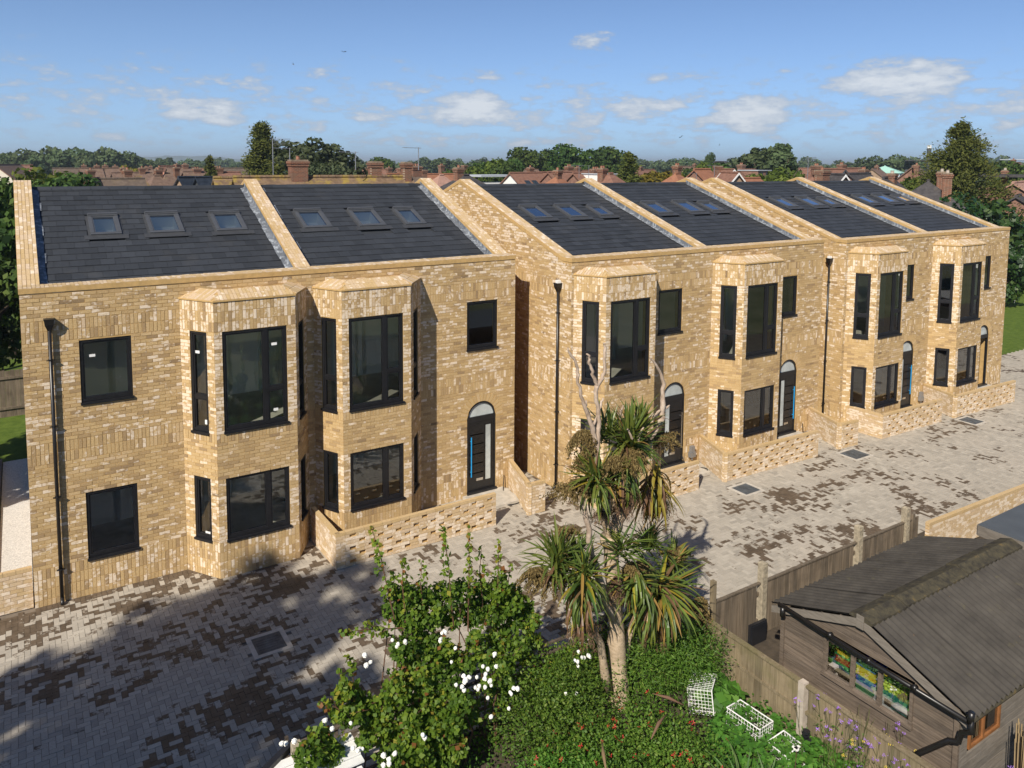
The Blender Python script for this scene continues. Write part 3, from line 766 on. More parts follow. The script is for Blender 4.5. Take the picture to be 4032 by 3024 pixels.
# ------------------------------------------------------------------------------ a pair of houses
ZE = 6.49
FAC_COURSES = courses(G, .73, SO)+courses(.73, 2.92, ST)+courses(2.92, 3.355, SO)+courses(3.355, 5.435, ST)+courses(5.435, 5.87, SO)+courses(5.87, ZE, ST)
BAY_COURSES = courses(G, .75, SO)+courses(.75, 3.0, ST)+courses(3.0, 3.19, SO)+courses(3.19, 5.435, ST)+courses(5.435, 6.0875, SO)
W = .36
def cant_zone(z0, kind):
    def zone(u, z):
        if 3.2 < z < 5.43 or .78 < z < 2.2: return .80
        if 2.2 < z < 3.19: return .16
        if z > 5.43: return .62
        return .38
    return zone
def pair(name, label, B, bays, doors, wins, roofwins, party, seed, gable, pipes, stickers):
    L, D, zr = B['L'], B['D'], B['zr']
    root = thing(name, label, 'house', (B['x'], B['y'], 0), 0, 'pairs of new brick houses')
    sl = (zr-6.55)/(D-.44); ang = math.atan(sl)
    # front wall with its openings; the bays cut it away behind them
    holes = []
    for (u0, u1, z0, z1) in wins: holes.append((u0, u1, z0, z1))
    for d in doors: holes.append((d[0], d[1], .0, 2.12, 1))
    cut = [(b[0]+.04, b[3]-.04, -1.0, 6.05) for b in bays]
    fw = MB(); core_panel(fw, (0, 0, 0), (1, 0), .004, L-.004, -.4, ZE, holes+cut, .30); wall = fw.build('front_wall', M['mortar'], root)
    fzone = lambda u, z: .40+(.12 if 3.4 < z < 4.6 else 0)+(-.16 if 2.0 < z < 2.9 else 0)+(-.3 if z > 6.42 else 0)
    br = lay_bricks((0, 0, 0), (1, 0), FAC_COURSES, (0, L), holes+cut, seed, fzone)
    arches = []
    for d in doors: arches += lay_arch((0, 0, 0), (1, 0), (d[0]+d[1])/2, 2.12, (d[1]-d[0])/2, None)
    emit_bricks(br, wall, 298, 'brickwork', arches)
    # bays
    for bi, (jl, fl, fr, jr) in enumerate(bays):
        Pj, Pf, Pg, Pk = np.array((jl, 0.0)), np.array((fl, -.80)), np.array((fr, -.80)), np.array((jr, 0.0))
        bm = MB(); allb = []; wdefs = []
        for si, (p, q) in enumerate(((Pj, Pf), (Pf, Pg), (Pg, Pk))):
            ln = float(np.linalg.norm(q-p)); U = (q-p)/ln
            if si == 1:
                a, b = .16, ln-.20
                hs = [(a, b, .76, 2.20), (a, b, 3.20, 5.43)]
            else:
                c = ln/2+.03 if si == 0 else ln/2-.03
                hs = [(c-.24, c+.24, .74, 2.18), (c-.24, c+.24, 3.17, 5.42)]
            O = (p[0], p[1], 0.0)
            core_panel(bm, O, U, .003, ln-.003, -.3, 6.09, hs, .10)
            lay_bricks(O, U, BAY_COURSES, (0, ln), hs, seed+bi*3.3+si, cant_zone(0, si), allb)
            wdefs.append((O, U, hs, si))
        bw = bm.build('bay_wall', M['mortar'], root)
        emit_bricks(allb, bw, 0)
        for (O, U, hs, si) in wdefs:
            for wi, h in enumerate(hs):
                st = stickers.get((bi, si, wi), ())
                if si == 1:
                    mu = h[0]+(h[1]-h[0])*.665
                    window(root, O, U, *h, mull=(mu,), trans=(4.03 if wi else None), trans_from=mu, vent=(mu+.02, h[1]-.05), stickers=st)
                else: window(root, O, U, *h, trans=(3.97 if wi else None), stickers=st)
        # hipped brick cap
        rm = MB(); out_poly = [np.array((jl-.03, 0.0)), np.array((fl-.015, -.83)), np.array((fr+.015, -.83)), np.array((jr+.03, 0.0))]
        z0, z1, ins = 6.09, 6.285, .39
        cb = []
        nrm = []
        for p, q in zip(out_poly, out_poly[1:]):
            d = (q-p)/np.linalg.norm(q-p); nrm.append(np.array((-d[1], d[0])))
        # inner polygon by offsetting the three sides
        def isect(p, d, q, e):
            A = np.array([[d[0], -e[0]], [d[1], -e[1]]]); t = np.linalg.solve(A, q-p); return p+d*t[0]
        dirs = [(q-p)/np.linalg.norm(q-p) for p, q in zip(out_poly, out_poly[1:])]
        offp = [p+n*ins for p, n in zip(out_poly, nrm)]
        inn = [isect(offp[0], dirs[0], np.array((0., 0.)), np.array((1., 0.))), isect(offp[0], dirs[0], offp[1], dirs[1]), isect(offp[1], dirs[1], offp[2], dirs[2]), isect(offp[2], dirs[2], np.array((0., 0.)), np.array((1., 0.)))]
        lo = [(*p, z0-.0) for p in out_poly]; lo2 = [(*p, z0+.035) for p in out_poly]; hi = [(*p, z1) for p in inn]
        rm.add(lo+lo2+hi, [(0, 1, 2, 3), (0, 1, 5, 4), (1, 2, 6, 5), (2, 3, 7, 6), (4, 5, 9, 8), (5, 6, 10, 9), (6, 7, 11, 10)])
        rm.add([(*p, z1) for p in inn]+[(*p, z1-.10) for p in inn], [(0, 1, 5, 4), (1, 2, 6, 5), (2, 3, 7, 6), (4, 5, 6, 7)])
        cap = rm.build('bay_cap', M['mortar'], root)
        cm = MB(); rise = (z1-z0-.035)/ins
        for si in range(3):
            p, q = out_poly[si], out_poly[si+1]; d = dirs[si]; n = nrm[si]; ln = float(np.linalg.norm(q-p))
            i0, i1 = (inn[si]-p)@d, (inn[si+1]-p)@d
            k = 0
            t = .0
            while t < ln-.02:
                a, b = t+.005, min(t+.072, ln-.004)
                for row in range(2):
                    s0, s1 = row*ins/2+.004, (row+1)*ins/2-.004; sm = (s0+s1)/2
                    lo_t = i0*sm/ins; hi_t = ln-(ln-i1)*sm/ins
                    aa, bb = max(a, lo_t+.004), min(b, hi_t-.004)
                    if bb-aa < .015: continue
                    zz = lambda s: z0+.035+rise*s
                    v = []
                    for lift in (.012, -.012):
                        for (tt, ss) in ((aa, s0), (bb, s0), (bb, s1), (aa, s1)):
                            e = p+d*tt+n*ss; v.append((e[0], e[1], zz(ss)+lift))
                    cm.add(v, [(0, 1, 2, 3), (0, 4, 5, 1), (1, 5, 6, 2), (2, 6, 7, 3), (3, 7, 4, 0)], float(np.clip(rng.normal(.8, .13), 0, 1)), float(rng.choice((0, 0, 0, .55, .7))))
                t += .075
        cm.build('cap_bricks', M['brick'], cap, kind='stuff')
    for wi, (u0, u1, z0, z1) in enumerate(wins):
        window(root, (0, 0, 0), (1, 0), u0, u1, z0, z1, vent=((u0+.25, u1-.25) if z1 > 4 else None), stickers=stickers.get(('w', wi), ()))
    for d in doors: door(root, d[0], d[1], .04, 2.12, M[d[2]], d[3], d[4], d[5])
    # gables: the left one carries bricks where it stands free
    def under(y): return 6.43 if y < .44 else (6.45+sl*(y-.44) if y <= D else 6.45+sl*(2*D-y-.44))
    gz = lambda off: [(.06, -.4), (2*D-.02, -.4), (2*D-.02, 6.40), (D, zr-.10+off), (.44, 6.45+off), (.06, 6.43+off)]
    for (xa, xb, nm) in ((.0, W, 'left_gable'), (L-W, L, 'right_gable')):
        m = MB(); m.prism(gz(0), xa if xa else .0, xb, 'x'); gw = m.build('gable_wall', M['mortar'], root)
        if gable and nm == 'left_gable':
            ylim0 = gable
            cl = courses(G, .73, SO)+courses(.73, 2.92, ST)+courses(2.92, 3.355, SO)+courses(3.355, 5.435, ST)+courses(5.435, 5.87, SO)+courses(5.87, zr-.12, ST)
            YB = D+2.6
            def ulim(z):
                back = YB if z > 5.9 else ylim0
                y0 = 0.0
                if z > 6.42:
                    y0 = .44+(z-6.44)/sl; back = min(back, 2*D-y0)
                    if back-y0 < .05: return None
                return (YB-back, YB-y0)
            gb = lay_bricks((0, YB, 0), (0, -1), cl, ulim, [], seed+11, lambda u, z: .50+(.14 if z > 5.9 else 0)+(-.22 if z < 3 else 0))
            emit_bricks(gb, gw, 0)
    # copings
    cp = MB()
    def cslab(xa, xb):
        z = lambda y: 6.545 if y <= .44 else (6.545+sl*(y-.44) if y <= D else zr-.005-sl*(y-D))
        ys = [-.02, .44, D, 2*D-.3]
        for y0, y1 in zip(ys, ys[1:]):
            v = [(xa, y0, z(y0)-.105), (xb, y0, z(y0)-.105), (xb, y1, z(y1)-.105), (xa, y1, z(y1)-.105), (xa, y0, z(y0)), (xb, y0, z(y0)), (xb, y1, z(y1)), (xa, y1, z(y1))]
            cp.add(v, [(0, 3, 2, 1), (4, 5, 6, 7), (0, 1, 5, 4), (1, 2, 6, 5), (2, 3, 7, 6), (3, 0, 4, 7)])
    xs = [(-.015, W+.004), (party-.18, party+.18), (L-W-.004, L+.015)]
    for xa, xb in xs: cslab(xa, xb)
    spans = [(xs[0][1], xs[1][0]), (xs[1][1], xs[2][0])]
    for xa, xb in spans: cp.box((xa, -.02, 6.44), (xb, .44, 6.545))
    coping = cp.build('coping', M['mortar'], root)
    cb = MB()
    tt = lambda: (float(np.clip(rng.normal(.82, .14), 0, 1)), float(rng.choice((0, 0, 0, 0, .5, .68, .8))))
    def slope_brick(xa, xb, y0, y1):
        z = lambda y: 6.545 if y <= .44 else (6.545+sl*(y-.44) if y <= D else zr-.005-sl*(y-D))
        v = []
        for lift in (.012, -.02):
            for (x, y) in ((xa, y0), (xb, y0), (xb, y1), (xa, y1)): v.append((x, y, z(y)+lift))
        a, b = tt(); cb.add(v, [(0, 1, 2, 3), (0, 4, 5, 1), (1, 5, 6, 2), (2, 6, 7, 3), (3, 7, 4, 0)], a, b)
    for xa, xb in xs:
        pw = (xb-xa)/5
        for c in range(5):
            y = -.02; first = True
            step = .222*math.cos(ang)
            e = [-.02]; q = -.02+(.222 if c % 2 else .115)
            stops = [.44, D, D+1.5]
            while e[-1] < D+1.4:
                nx = min([s for s in stops if s > e[-1]+1e-6]+[99])
                q = e[-1]+(.222 if e[-1] < .43 else step)
                if len(e) == 1 and c % 2 == 0: q = e[0]+.115
                if q > nx-.03: q = nx
                e.append(q)
            for y0, y1 in zip(e, e[1:]): slope_brick(xa+c*pw+.004, xa+(c+1)*pw-.004, y0+.004, y1-.004)
    for xa, xb in spans:
        n = int((xb-xa)/.075); pw = (xb-xa)/n
        for k in range(n):
            cutl = [-.022, .215, .44] if k % 2 else [-.022, .09, .325, .44]
            for y0, y1 in zip(cutl, cutl[1:]):
                a, b = tt(); cb.box((xa+k*pw+.004, y0+.003, 6.52), (xa+(k+1)*pw-.004, y1-.003, 6.557+float(rng.normal(0, .002))), a, b, skip=('b',))
    cb.build('coping_bricks', M['brick'], coping, kind='stuff')
    # roof: part in its own slope frame (x along the eaves, y up the slope, z out of it)
    zroof = 6.545-.24
    base = np.array((0, .44, zroof)); SLN = (D-.44)/math.cos(ang)
    tiles = []; rows = int(SLN/.283)+1
    for (xa, xb) in spans:
        for r_ in range(rows):
            s0 = r_*.283; off = .15 if r_ % 2 else 0
            x = xa-off
            while x < xb:
                a, b = max(x, xa), min(x+.30, xb)
                segs = [(a, b)]
                for (wx0, wx1, ws0, ws1) in roofwins:
                    if s0+.283 > ws0-.16 and s0 < ws1-.02:
                        m0, m1 = (wx0-.05, wx1+.05)
                        nv = []
                        for (p, q) in segs:
                            if m1 <= p or m0 >= q: nv.append((p, q))
                            else:
                                if m0-p > .03: nv.append((p, m0))
                                if q-m1 > .03: nv.append((m1, q))
                        segs = nv
                for (p, q) in segs: tiles.append((p, q, s0))
                x += .30
    deck = MB(); n_in = .02
    for (xa, xb) in spans:                       # boarded deck with openings left for the roof windows
        gx = sorted([xa, xb]+[v for w in roofwins for v in (w[0]+.10, w[1]-.10) if xa < v < xb]); gs = sorted([0, SLN]+[v for w in roofwins for v in (w[2]+.10, w[3]-.13)])
        for a, b in zip(gx, gx[1:]):
            for c, d in zip(gs, gs[1:]):
                if not any(w[0] < (a+b)/2 < w[1] and w[2]+.10 <= (c+d)/2 <= w[3]-.13 for w in roofwins): deck.add([(a, c, -.03), (b, c, -.03), (b, d, -.03), (a, d, -.03)], [(0, 1, 2, 3)])
    # back slope stops just past the ridge, left open so daylight reaches the rooms
    roof = deck.build('roof', M['slate'], root, loc=base); roof.rotation_euler = (ang, 0, 0)
    bs = MB()
    for (xa, xb) in spans: bs.add([(xa, D, zr-.22), (xb, D, zr-.22), (xb, D+1.2, zr-.22-1.2*sl), (xa, D+1.2, zr-.22-1.2*sl)], [(0, 1, 2, 3)])
    bs.build('back_slope', M['slate'], root)
    tm = {}; rest = MB(); ca, sa = math.cos(ang), math.sin(ang)
    order = []
    for i, (p, q, s0) in enumerate(tiles):
        w = np.array((B['x'], B['y'], 0))+base+np.array(((p+q)/2, (s0+.14)*ca, (s0+.14)*sa)); px, py, dep = to_px(w)
        order.append((dep-(0 if abs(q-p-.30) < .002 else 99), i))
    order.sort(); single = set(i for dd, i in order if dd > 0 and True)
    picked = [i for dd, i in order if dd > 0][:298]; picked = set(picked)
    tilt = .055
    for i, (p, q, s0) in enumerate(tiles):
        t = float(np.clip(rng.normal(.5, .17), 0, 1)); jz = float(rng.normal(0, .002))
        if i in picked:
            k = int(t*5)
            if k not in tm:
                m = MB(); m.box((.0025, 0, -.012), (.2975, .315, .008), k/4.5, skip=('b', 'k')); tm[k] = m.mesh('roof_tile', M['slate'])
            link('roof_tile', tm[k], roof, (p, s0-.012, .022+jz), (-tilt, 0, 0))
        else:
            M4 = Matrix.Translation((p, s0-.012, .022+jz)) @ Matrix.Rotation(-tilt, 4, 'X')
            rest.box((.0025, 0, -.012), (q-p-.0025, .315, .008), t, M4=M4, skip=('b', 'k'))
    rest.build('roof_tiles', M['slate'], roof, kind='stuff')
    # ridge tiles
    for (xa, xb) in spans:
        n = max(1, round((xb-xa)/.45)); pw = (xb-xa)/n
        for k in range(n):
            m = MB(); hw = .13
            for sgn in (-1, 1):
                m.add([(.004, 0, .075), (pw-.004, 0, .075), (pw-.004, sgn*hw, .075-hw*sl-.012), (.004, sgn*hw, .075-hw*sl-.012), (.004, 0, .05), (pw-.004, 0, .05), (pw-.004, sgn*hw, .03-hw*sl), (.004, sgn*hw, .03-hw*sl)], [(0, 1, 2, 3), (0, 4, 7, 3), (1, 2, 6, 5), (2, 3, 7, 6)], float(rng.random()))
            m.build('ridge_tile', M['slate'], root, loc=(xa+k*pw, D, zroof+sl*(D-.44)))
    # upstands under the copings, dressed in lead
    for (xa, xb) in spans:
        for (x, sg) in ((xa, 1), (xb, -1)):
            fl = MB()
            p0, p1 = np.array((x+sg*.004, .42, zroof-.06)), np.array((x+sg*.004, D, zroof+sl*(D-.44)-.06))
            fl.add([p0, p1, p1+np.array((0, 0, .21)), p0+np.array((0, 0, .21))], [(0, 1, 2, 3)])
            nseg = 12
            for q in range(nseg):
                s0 = SLN*q/nseg; s1 = SLN*(q+1)/nseg; wv = .15+float(rng.uniform(-.015, .02)); wv2 = wv+float(rng.uniform(-.02, .02))
                P = lambda xx, s, n: (xx, .44+s*ca-n*sa, zroof+s*sa+n*ca)
                fl.add([P(x+sg*.003, s0, .066), P(x+sg*wv, s0, .044), P(x+sg*wv2, s1, .044), P(x+sg*.003, s1, .066)], [(0, 1, 2, 3)])
            fl.build('flashing', M['lead'], root)
    # party wall below its coping
    m = MB(); m.prism([(.46, 5.9), (D, zr-.6), (D, zr-.11), (.46, 6.44)], party-.17, party+.17, 'x'); m.build('party_wall', M['mortar'], root)
    # roof windows
    for (x0, x1, s0, s1) in roofwins:
        rw = link('roof_window', None, root, base+np.array((0, s0*ca, s0*sa))); rw.rotation_euler = (ang, 0, 0)
        h = s1-s0; m = MB()
        for (a, b, c, d, z) in ((x0, x1, 0, .085, .075), (x0, x1, h-.11, h, .10), (x0, x0+.085, .085, h-.11, .08), (x1-.085, x1, .085, h-.11, .08)): m.box((a, c, -.02), (b, d, z))
        for (a, b, c, d) in ((x0+.085, x1-.085, .085, .115), (x0+.085, x1-.085, h-.14, h-.11), (x0+.085, x0+.11, .115, h-.14), (x1-.11, x1-.085, .115, h-.14)): m.box((a, c, 0), (b, d, .066))
        m.box((x0+.01, h-.07, .10), (x1-.01, h-.01, .125))
        m.build('frame', M['rwframe'], rw)
        m = MB(); m.add([(x0+.11, .115, .05), (x1-.11, .115, .05), (x1-.11, h-.14, .05), (x0+.11, h-.14, .05)], [(0, 1, 2, 3)]); m.build('pane', M['roofglass'], rw)
        m = MB(); a, b, c, d = x0+.105, x1-.105, .11, h-.135
        m.add([(a, c, .03), (b, c, .03), (b, d, .03), (a, d, .03), (a, c, -.3), (b, c, -.3), (b, d, -.3), (a, d, -.3)], [(0, 1, 5, 4), (1, 2, 6, 5), (2, 3, 7, 6), (3, 0, 4, 7), (4, 5, 6, 7)]); m.build('shaft', M['inwall'], rw)
        m = MB(); m.box((x0-.14, -.20, .035), (x1+.14, .0, .046)); m.box((x0-.05, 0, .0), (x0, h, .035)); m.box((x1, 0, .0), (x1+.05, h, .035)); m.build('apron', M['apron'], rw)
    # rooms behind the glass
    im = MB(); fm = MB(); bl = MB(); YB = 3.4
    for (xa, xb) in ((W, party-.1), (party+.1, L-W)):
        mx = xa+(xb-xa)*.62
        for (c, d) in ((.06, 2.3), (2.86, 4.7)): bl.add([(xa, YB-.2, c), (xb, YB-.2, c), (xb, YB-.2, d), (xa, YB-.2, d)], [(0, 1, 2, 3)])  # unseen translucent panels added to brighten the windows from behind
        for q in (.12, .28, .47, .80):
            for (c, d) in ((.06, 2.1), (2.86, 4.7)): xx = xa+(xb-xa)*q; im.box((xx-.05, YB-.26, c), (xx+.05, YB-.205, d)); im.box((xx+.75, YB-.26, c), (xx+.82, YB-.205, d))
        for x in (xa, xb): im.add([(x, .30, 0), (x, YB, 0), (x, YB, 5.6), (x, .30, 5.6)], [(0, 1, 2, 3)])
        im.box((mx-.05, 2.2, .1), (mx+.05, YB-.2, 2.05)); im.box((mx-.05, 2.2, 2.85), (mx+.05, YB-.2, 4.6))
        for z in (2.5, 5.55): im.add([(xa, .29, z), (xb, .29, z), (xb, 8.0, z), (xa, 8.0, z)], [(0, 1, 2, 3)])
        for z in (.06, 2.86): fm.add([(xa, .29, z), (xb, .29, z), (xb, 8.0, z), (xa, 8.0, z)], [(0, 1, 2, 3)])
    for (jl, fl_, fr, jr) in bays:
        poly = [(jl+.1, .30), (jl+.1, .0), (fl_+.06, -.70), (fr-.06, -.70), (jr-.1, 0), (jr-.1, .30)]
        for z in (.064, 2.864): fm.add([(*p, z) for p in poly], [tuple(range(6))])
        for z in (2.49, 5.54): im.add([(*p, z) for p in poly], [tuple(range(6))])
        for z in (.74, 3.16): im.add([(jl+.35, -.20, z-.02), (fl_+.12, -.68, z-.02), (fr-.12, -.68, z-.02), (jr-.35, -.2, z-.02), (jr-.45, -.1, z-.02), (fr-.2, -.5, z-.02), (fl_+.2, -.5, z-.02), (jl+.45, -.1, z-.02)], [(0, 1, 6, 7), (1, 2, 5, 6), (2, 3, 4, 5)])
    bl.build('added_fill_panel', M['fillsheet'], root); im.build('room_wall', M['inwall'], root); fm.build('room_floor', M['infloor'], root)
    # rainwater pipes
    for (px, py, ux, uy, ztop, zbot) in pipes:   # position on the wall and the outward direction
        p = link('downpipe', None, root, (px+ux*.085, py+uy*.085, zbot)); h = ztop-zbot
        m = MB(); m.tube([(0, 0, .10), (0, 0, h-.18)], .036, 10); m.tube([(0, 0, .12), (ux*.04, uy*.04, .05), (ux*.10, uy*.10, .02)], .038, 10)
        m.build('pipe', M['pipe'], p, smooth=True)
        m = MB(); m.tube([(0, 0, h-.22), (0, 0, h-.10), (0, 0, h)], [.045, .11, .125], 4); m.tube([(0, 0, h), (0, 0, h+.025)], [.135, .135], 4); hp = m.build('hopper', M['pipe'], p); hp.rotation_euler = (0, 0, R(45)+math.atan2(uy, ux)); 
        for z in (h*.12, h*.38, h*.63, h*.86):
            m = MB(); m.cyl((0, 0), .045, z, z+.03, 10); m.box((-.075, -.03, z), (.075, .03, z+.012)); m.build('bracket', M['pipe'], p)
        if px < 0.01 and py > 0:
            m = MB(); m.box((-.05, -.055, h-.01), (.06, .055, h+.10)); m.build('outlet', M['white'], p)
    return root

dz = [('blue',), ('chrome',)]
pair('semi_detached_house', 'nearest brick house pair, its left end beside the white gravel path', B1,
     [(2.93, 3.47, 5.22, 5.72), (5.90, 6.31, 8.06, 8.71)],
     [(10.09, 11.01, 'blue', True, False, 'black arched front door with a blue-wrapped bar handle')],
     [(.99, 1.96, 4.06, 5.40), (.99, 1.97, .70, 2.17), (10.08, 11.04, 4.03, 5.36)],
     [(1.48, 2.14, 2.52, 3.58), (2.76, 3.55, 2.50, 3.60), (4.31, 5.08, 2.48, 3.56), (6.56, 7.34, 2.44, 3.55), (8.13, 8.92, 2.42, 3.52), (9.54, 10.20, 2.42, 3.50)],
     5.80, 1.3, None, [(.48, 0, 0, -1, 5.90, -.04)],
     {(0, 0, 1): ((.36, 4.92, .12, .06), (.58, 3.36, .09, .10)), (0, 1, 1): ((1.22, 5.0, .12, .06), (1.24, 3.5, .10, .06)), ('w', 0): ((1.17, 5.02, .11, .055),), (0, 0, 0): ((.50, .86, .14, .06),)})
pair('semi_detached_house', 'middle brick house pair behind the spiky palm tree', B2,
     [(.08, .55, 2.32, 2.88), (5.37, 5.89, 7.64, 8.18)],
     [(3.42, 4.34, 'chrome', False, False, 'black arched front door with a bare steel bar handle'), (8.66, 9.58, 'blue', False, False, 'black arched front door with a blue-wrapped bar handle')],
     [(3.17, 4.13, 4.09, 5.41), (8.46, 9.42, 4.06, 5.41)],
     [(1.10, 1.79, 3.14, 4.18), (2.47, 3.17, 3.12, 4.16), (3.73, 4.31, 3.16, 4.02), (6.29, 7.01, 3.15, 4.20), (7.82, 8.56, 3.15, 4.22), (8.98, 9.61, 3.18, 4.06)],
     5.37, 4.7, 4.6, [(0, .50, -1, 0, 5.80, .0)], {})
pair('semi_detached_house', 'farthest brick house pair at the right end of the row by the lawn', B3,
     [(.13, .62, 2.36, 2.95), (5.36, 5.86, 7.62, 8.12)],
     [(3.52, 4.44, 'blue', False, False, 'black arched front door with a blue-wrapped bar handle'), (9.00, 9.92, 'blue', False, True, 'arched doorway whose door stands open')],
     [(3.24, 4.20, 4.12, 5.46), (8.78, 9.74, 4.10, 5.46)],
     [(1.50, 2.18, 3.37, 4.38), (3.06, 3.80, 3.37, 4.37), (4.24, 4.88, 3.39, 4.20), (6.91, 7.62, 3.41, 4.41), (8.38, 9.15, 3.43, 4.43), (9.60, 10.38, 3.45, 4.27)],
     5.54, 8.9, 4.2, [(0, .57, -1, 0, 5.84, .0)], {})

# ------------------------------------------------------------------------------ low garden walls
def low_wall(label, P, Q=None, Rr=None, h=.84, group='low brick front garden walls', honey=True, group_on=True):
    """plain leg from P to Q, pierced run from Q to Rr"""
    t = thing('garden_wall', label, 'garden wall', (Q[0], Q[1], G), 0, group)
    def run(A, Bp, pierced, trim=0.0):
        A = np.array(A); Bp = np.array(Bp); ln = float(np.linalg.norm(Bp-A)); U = (Bp-A)/ln; V = np.array((-U[1], U[0])); ang = math.atan2(U[1], U[0])
        n = 11; ch = h/n; m = MB()
        for k in range(n+1):
            z = k*ch
            z0, z1 = max(0, z-.006), min(h-.012, z+.006)
            if z1 > z0:
                o = np.array((*(A-np.array(Q)), z0)); m.obox(o+np.array((*(V*.006), 0)), (*(U*ln), 0), (*(V*.09), 0), (0, 0, z1-z0))
        if not pierced: m.obox(np.array((*(A-np.array(Q)+V*.012+U*.01), 0)), (*(U*(ln-.02)), 0), (*(V*.078), 0), (0, 0, h-.02))
        m.build('mortar_bed', M['mortar'], t)
        for k in range(n):
            z = k*ch; zc = z+ch/2; segs = []
            if pierced and k in (1, 3, 5, 7, 9):
                off = .33+(.225 if (k//2) % 2 else 0); e = .0; x = off
                while x < ln-.25:
                    segs.append((e, x)); e = x+.150; x += .45
                segs.append((e, ln))
            else: segs = [(0, ln)]
            for (a, b) in segs:
                if pierced and k in (1, 3, 5, 7, 9) and b-a < .4: pieces = [(a, min(b, a+.215)), (min(b, a+.22), b)] if b-a > .26 else [(a, b)]
                else:
                    pieces = []; s = a; first = True
                    while s < b-.01:
                        e = s+(.1125 if first and k % 2 else .225); first = False
                        if b-e < .06: e = b
                        pieces.append((s, min(e, b))); s = e
                for (p, q) in pieces:
                    if q-p < .02: continue
                    w = round((q-p-.006)/.02)*.02 if q-p < .19 else (.219 if q-p < .232 else q-p-.006)
                    w = min(w, q-p-.002)
                    t_, pl = toned(p*1.3+A[0], z, 2.2, lambda u, zz: .68)
                    t_ = min(.99, .62+.4*t_)
                    if k == n-1: t_, pl = t_*.75, 0.0
                    c = A+U*((p+q)/2)-V*float(rng.uniform(0, .006))-np.array(Q)
                    link('brick', brick_mesh(w, ch-.009 if k < n-1 else ch-.006, .1025, min(.99, t_*.9+.12), pl), t, (c[0], c[1], zc), (0, 0, ang))
    if P is not None: run(P, Q, False)
    if Rr is not None: run(Q, Rr, honey)
    return t
low_wall('low pierced brick wall with a return, before the nearest pair and behind the rose', (5.72, -.12), (5.74, -1.78), (9.93, -1.80))
low_wall('short pierced brick stub wall with a slanting return, left of the palm', (11.42, -.03), (10.92, -1.77), (11.45, -1.79))
low_wall('low pierced brick wall partly hidden behind the palm tree', (12.60, -1.47), (12.74, -2.93), (15.92, -2.95))
low_wall('low pierced brick wall before the second bay of the middle pair', (17.50, -1.42), (16.92, -2.97), (20.99, -3.12))
low_wall('short pierced brick stub wall between the middle and farthest pairs', (22.76, -1.42), (22.07, -3.09), (23.00, -3.16))
low_wall('low pierced brick wall before the left bay of the farthest pair', (24.05, -1.88), (24.16, -3.28), (27.68, -3.34))
low_wall('low pierced brick wall before the right bay of the farthest pair, last in the row', (29.00, -1.88), (28.46, -3.38), (32.55, -3.52))
low_wall('low brick wall continuing left from the nearest house corner beside the gravel path', None, (-3.0, .09), (-.02, .07), .86, 'plain low boundary walls', False)
low_wall('low brick boundary wall across the paving at right, behind the shed', None, (17.65, -8.52), (26.5, -8.80), .86, 'plain low boundary walls', False)

# cables lying by the doors
def cable(label, pts, rad=.012):
    m = MB(); m.tube(pts, rad, 6); o = m.build('cable', M['rubber'], smooth=True); return tag(o, label, 'cable', 'cables left lying on the paving')
def loop(cx, cy, r, z=G+.015, n=14, a0=0., a1=6.0, sq=.8): return [(cx+r*math.cos(a0+(a1-a0)*k/n), cy+r*sq*math.sin(a0+(a1-a0)*k/n), z+.012*k/n) for k in range(n+1)]
cable('black cable in a wide loop beside the nearest front door', [(11.25, -.05, .35), (11.2, -.1, .05)]+loop(11.0, -.75, .38, a0=1.6, a1=5.6))
cable('coiled black cable on the path of the middle pair left house', [(16.75, B2['y']-.05, .3), (16.8, B2['y']-.15, 0)]+loop(17.0, B2['y']-.62, .20, a0=1.6, a1=14, n=30))
cable('black cable trailing by the door of the middle pair right house', [(22.45, B2['y']-.04, .25), (22.3, B2['y']-.2, 0), (21.9, B2['y']-.35, G+.02), (21.5, B2['y']-.75, G+.02), (21.2, B2['y']-1.0, G+.02), (21.6, B2['y']-1.1, G+.02)])
cable('two black cables coming out of the gravel at far left', [(-.03, .75, .02), (-.12, .9, .28), (-.3, 1.0, .10), (-.5, .75, .0), (-.56, .5, -.02)])
m = MB(); m.box((-.10, -.06, 0), (.10, .06, .16)); m.box((-.07, -.05, .16), (.07, .05, .34)); m.box((-.02, -.02, -.10), (.02, .02, 0))
o = m.build('meter_box', M['alu'], loc=(B2['x']+4.62, B2['y']-.09, .16)); tag(o, 'small grey outdoor socket box beside the steel-handled door', 'socket box', 'grey socket boxes')
o = link('meter_box', o.data, None, (B3['x']+4.95, B3['y']-.09, .16)); tag(o, 'small grey outdoor socket box by the left door of the farthest pair', 'socket box', 'grey socket boxes')
# ------------------------------------------------------------------------------- vegetation
def rand_dirs(n):
    v = rng.normal(size=(n, 3)); return v/np.linalg.norm(v, axis=1, keepdims=True)
def leaf_quads(P, size, nrm=None, axis=None, aspect=.6, spread=1.0):
    """diamond leaves at points P; nrm biases the facing, axis the pointing direction"""
    n = len(P); d = rand_dirs(n)
    if nrm is not None: d = nrm+d*spread
    d /= np.linalg.norm(d, axis=1, keepdims=True)+1e-9
    a = rand_dirs(n) if axis is None else axis+rand_dirs(n)*.45
    a = a-d*(a*d).sum(1, keepdims=True); a /= np.linalg.norm(a, axis=1, keepdims=True)+1e-9
    b = np.cross(d, a); s = (size*rng.uniform(.65, 1.3, n))[:, None] if np.isscalar(size) else size[:, None]
    return np.stack([P-a*s*.5, P+b*s*.5*aspect-a*s*.05, P+a*s*.5, P-b*s*.5*aspect-a*s*.05], 1)
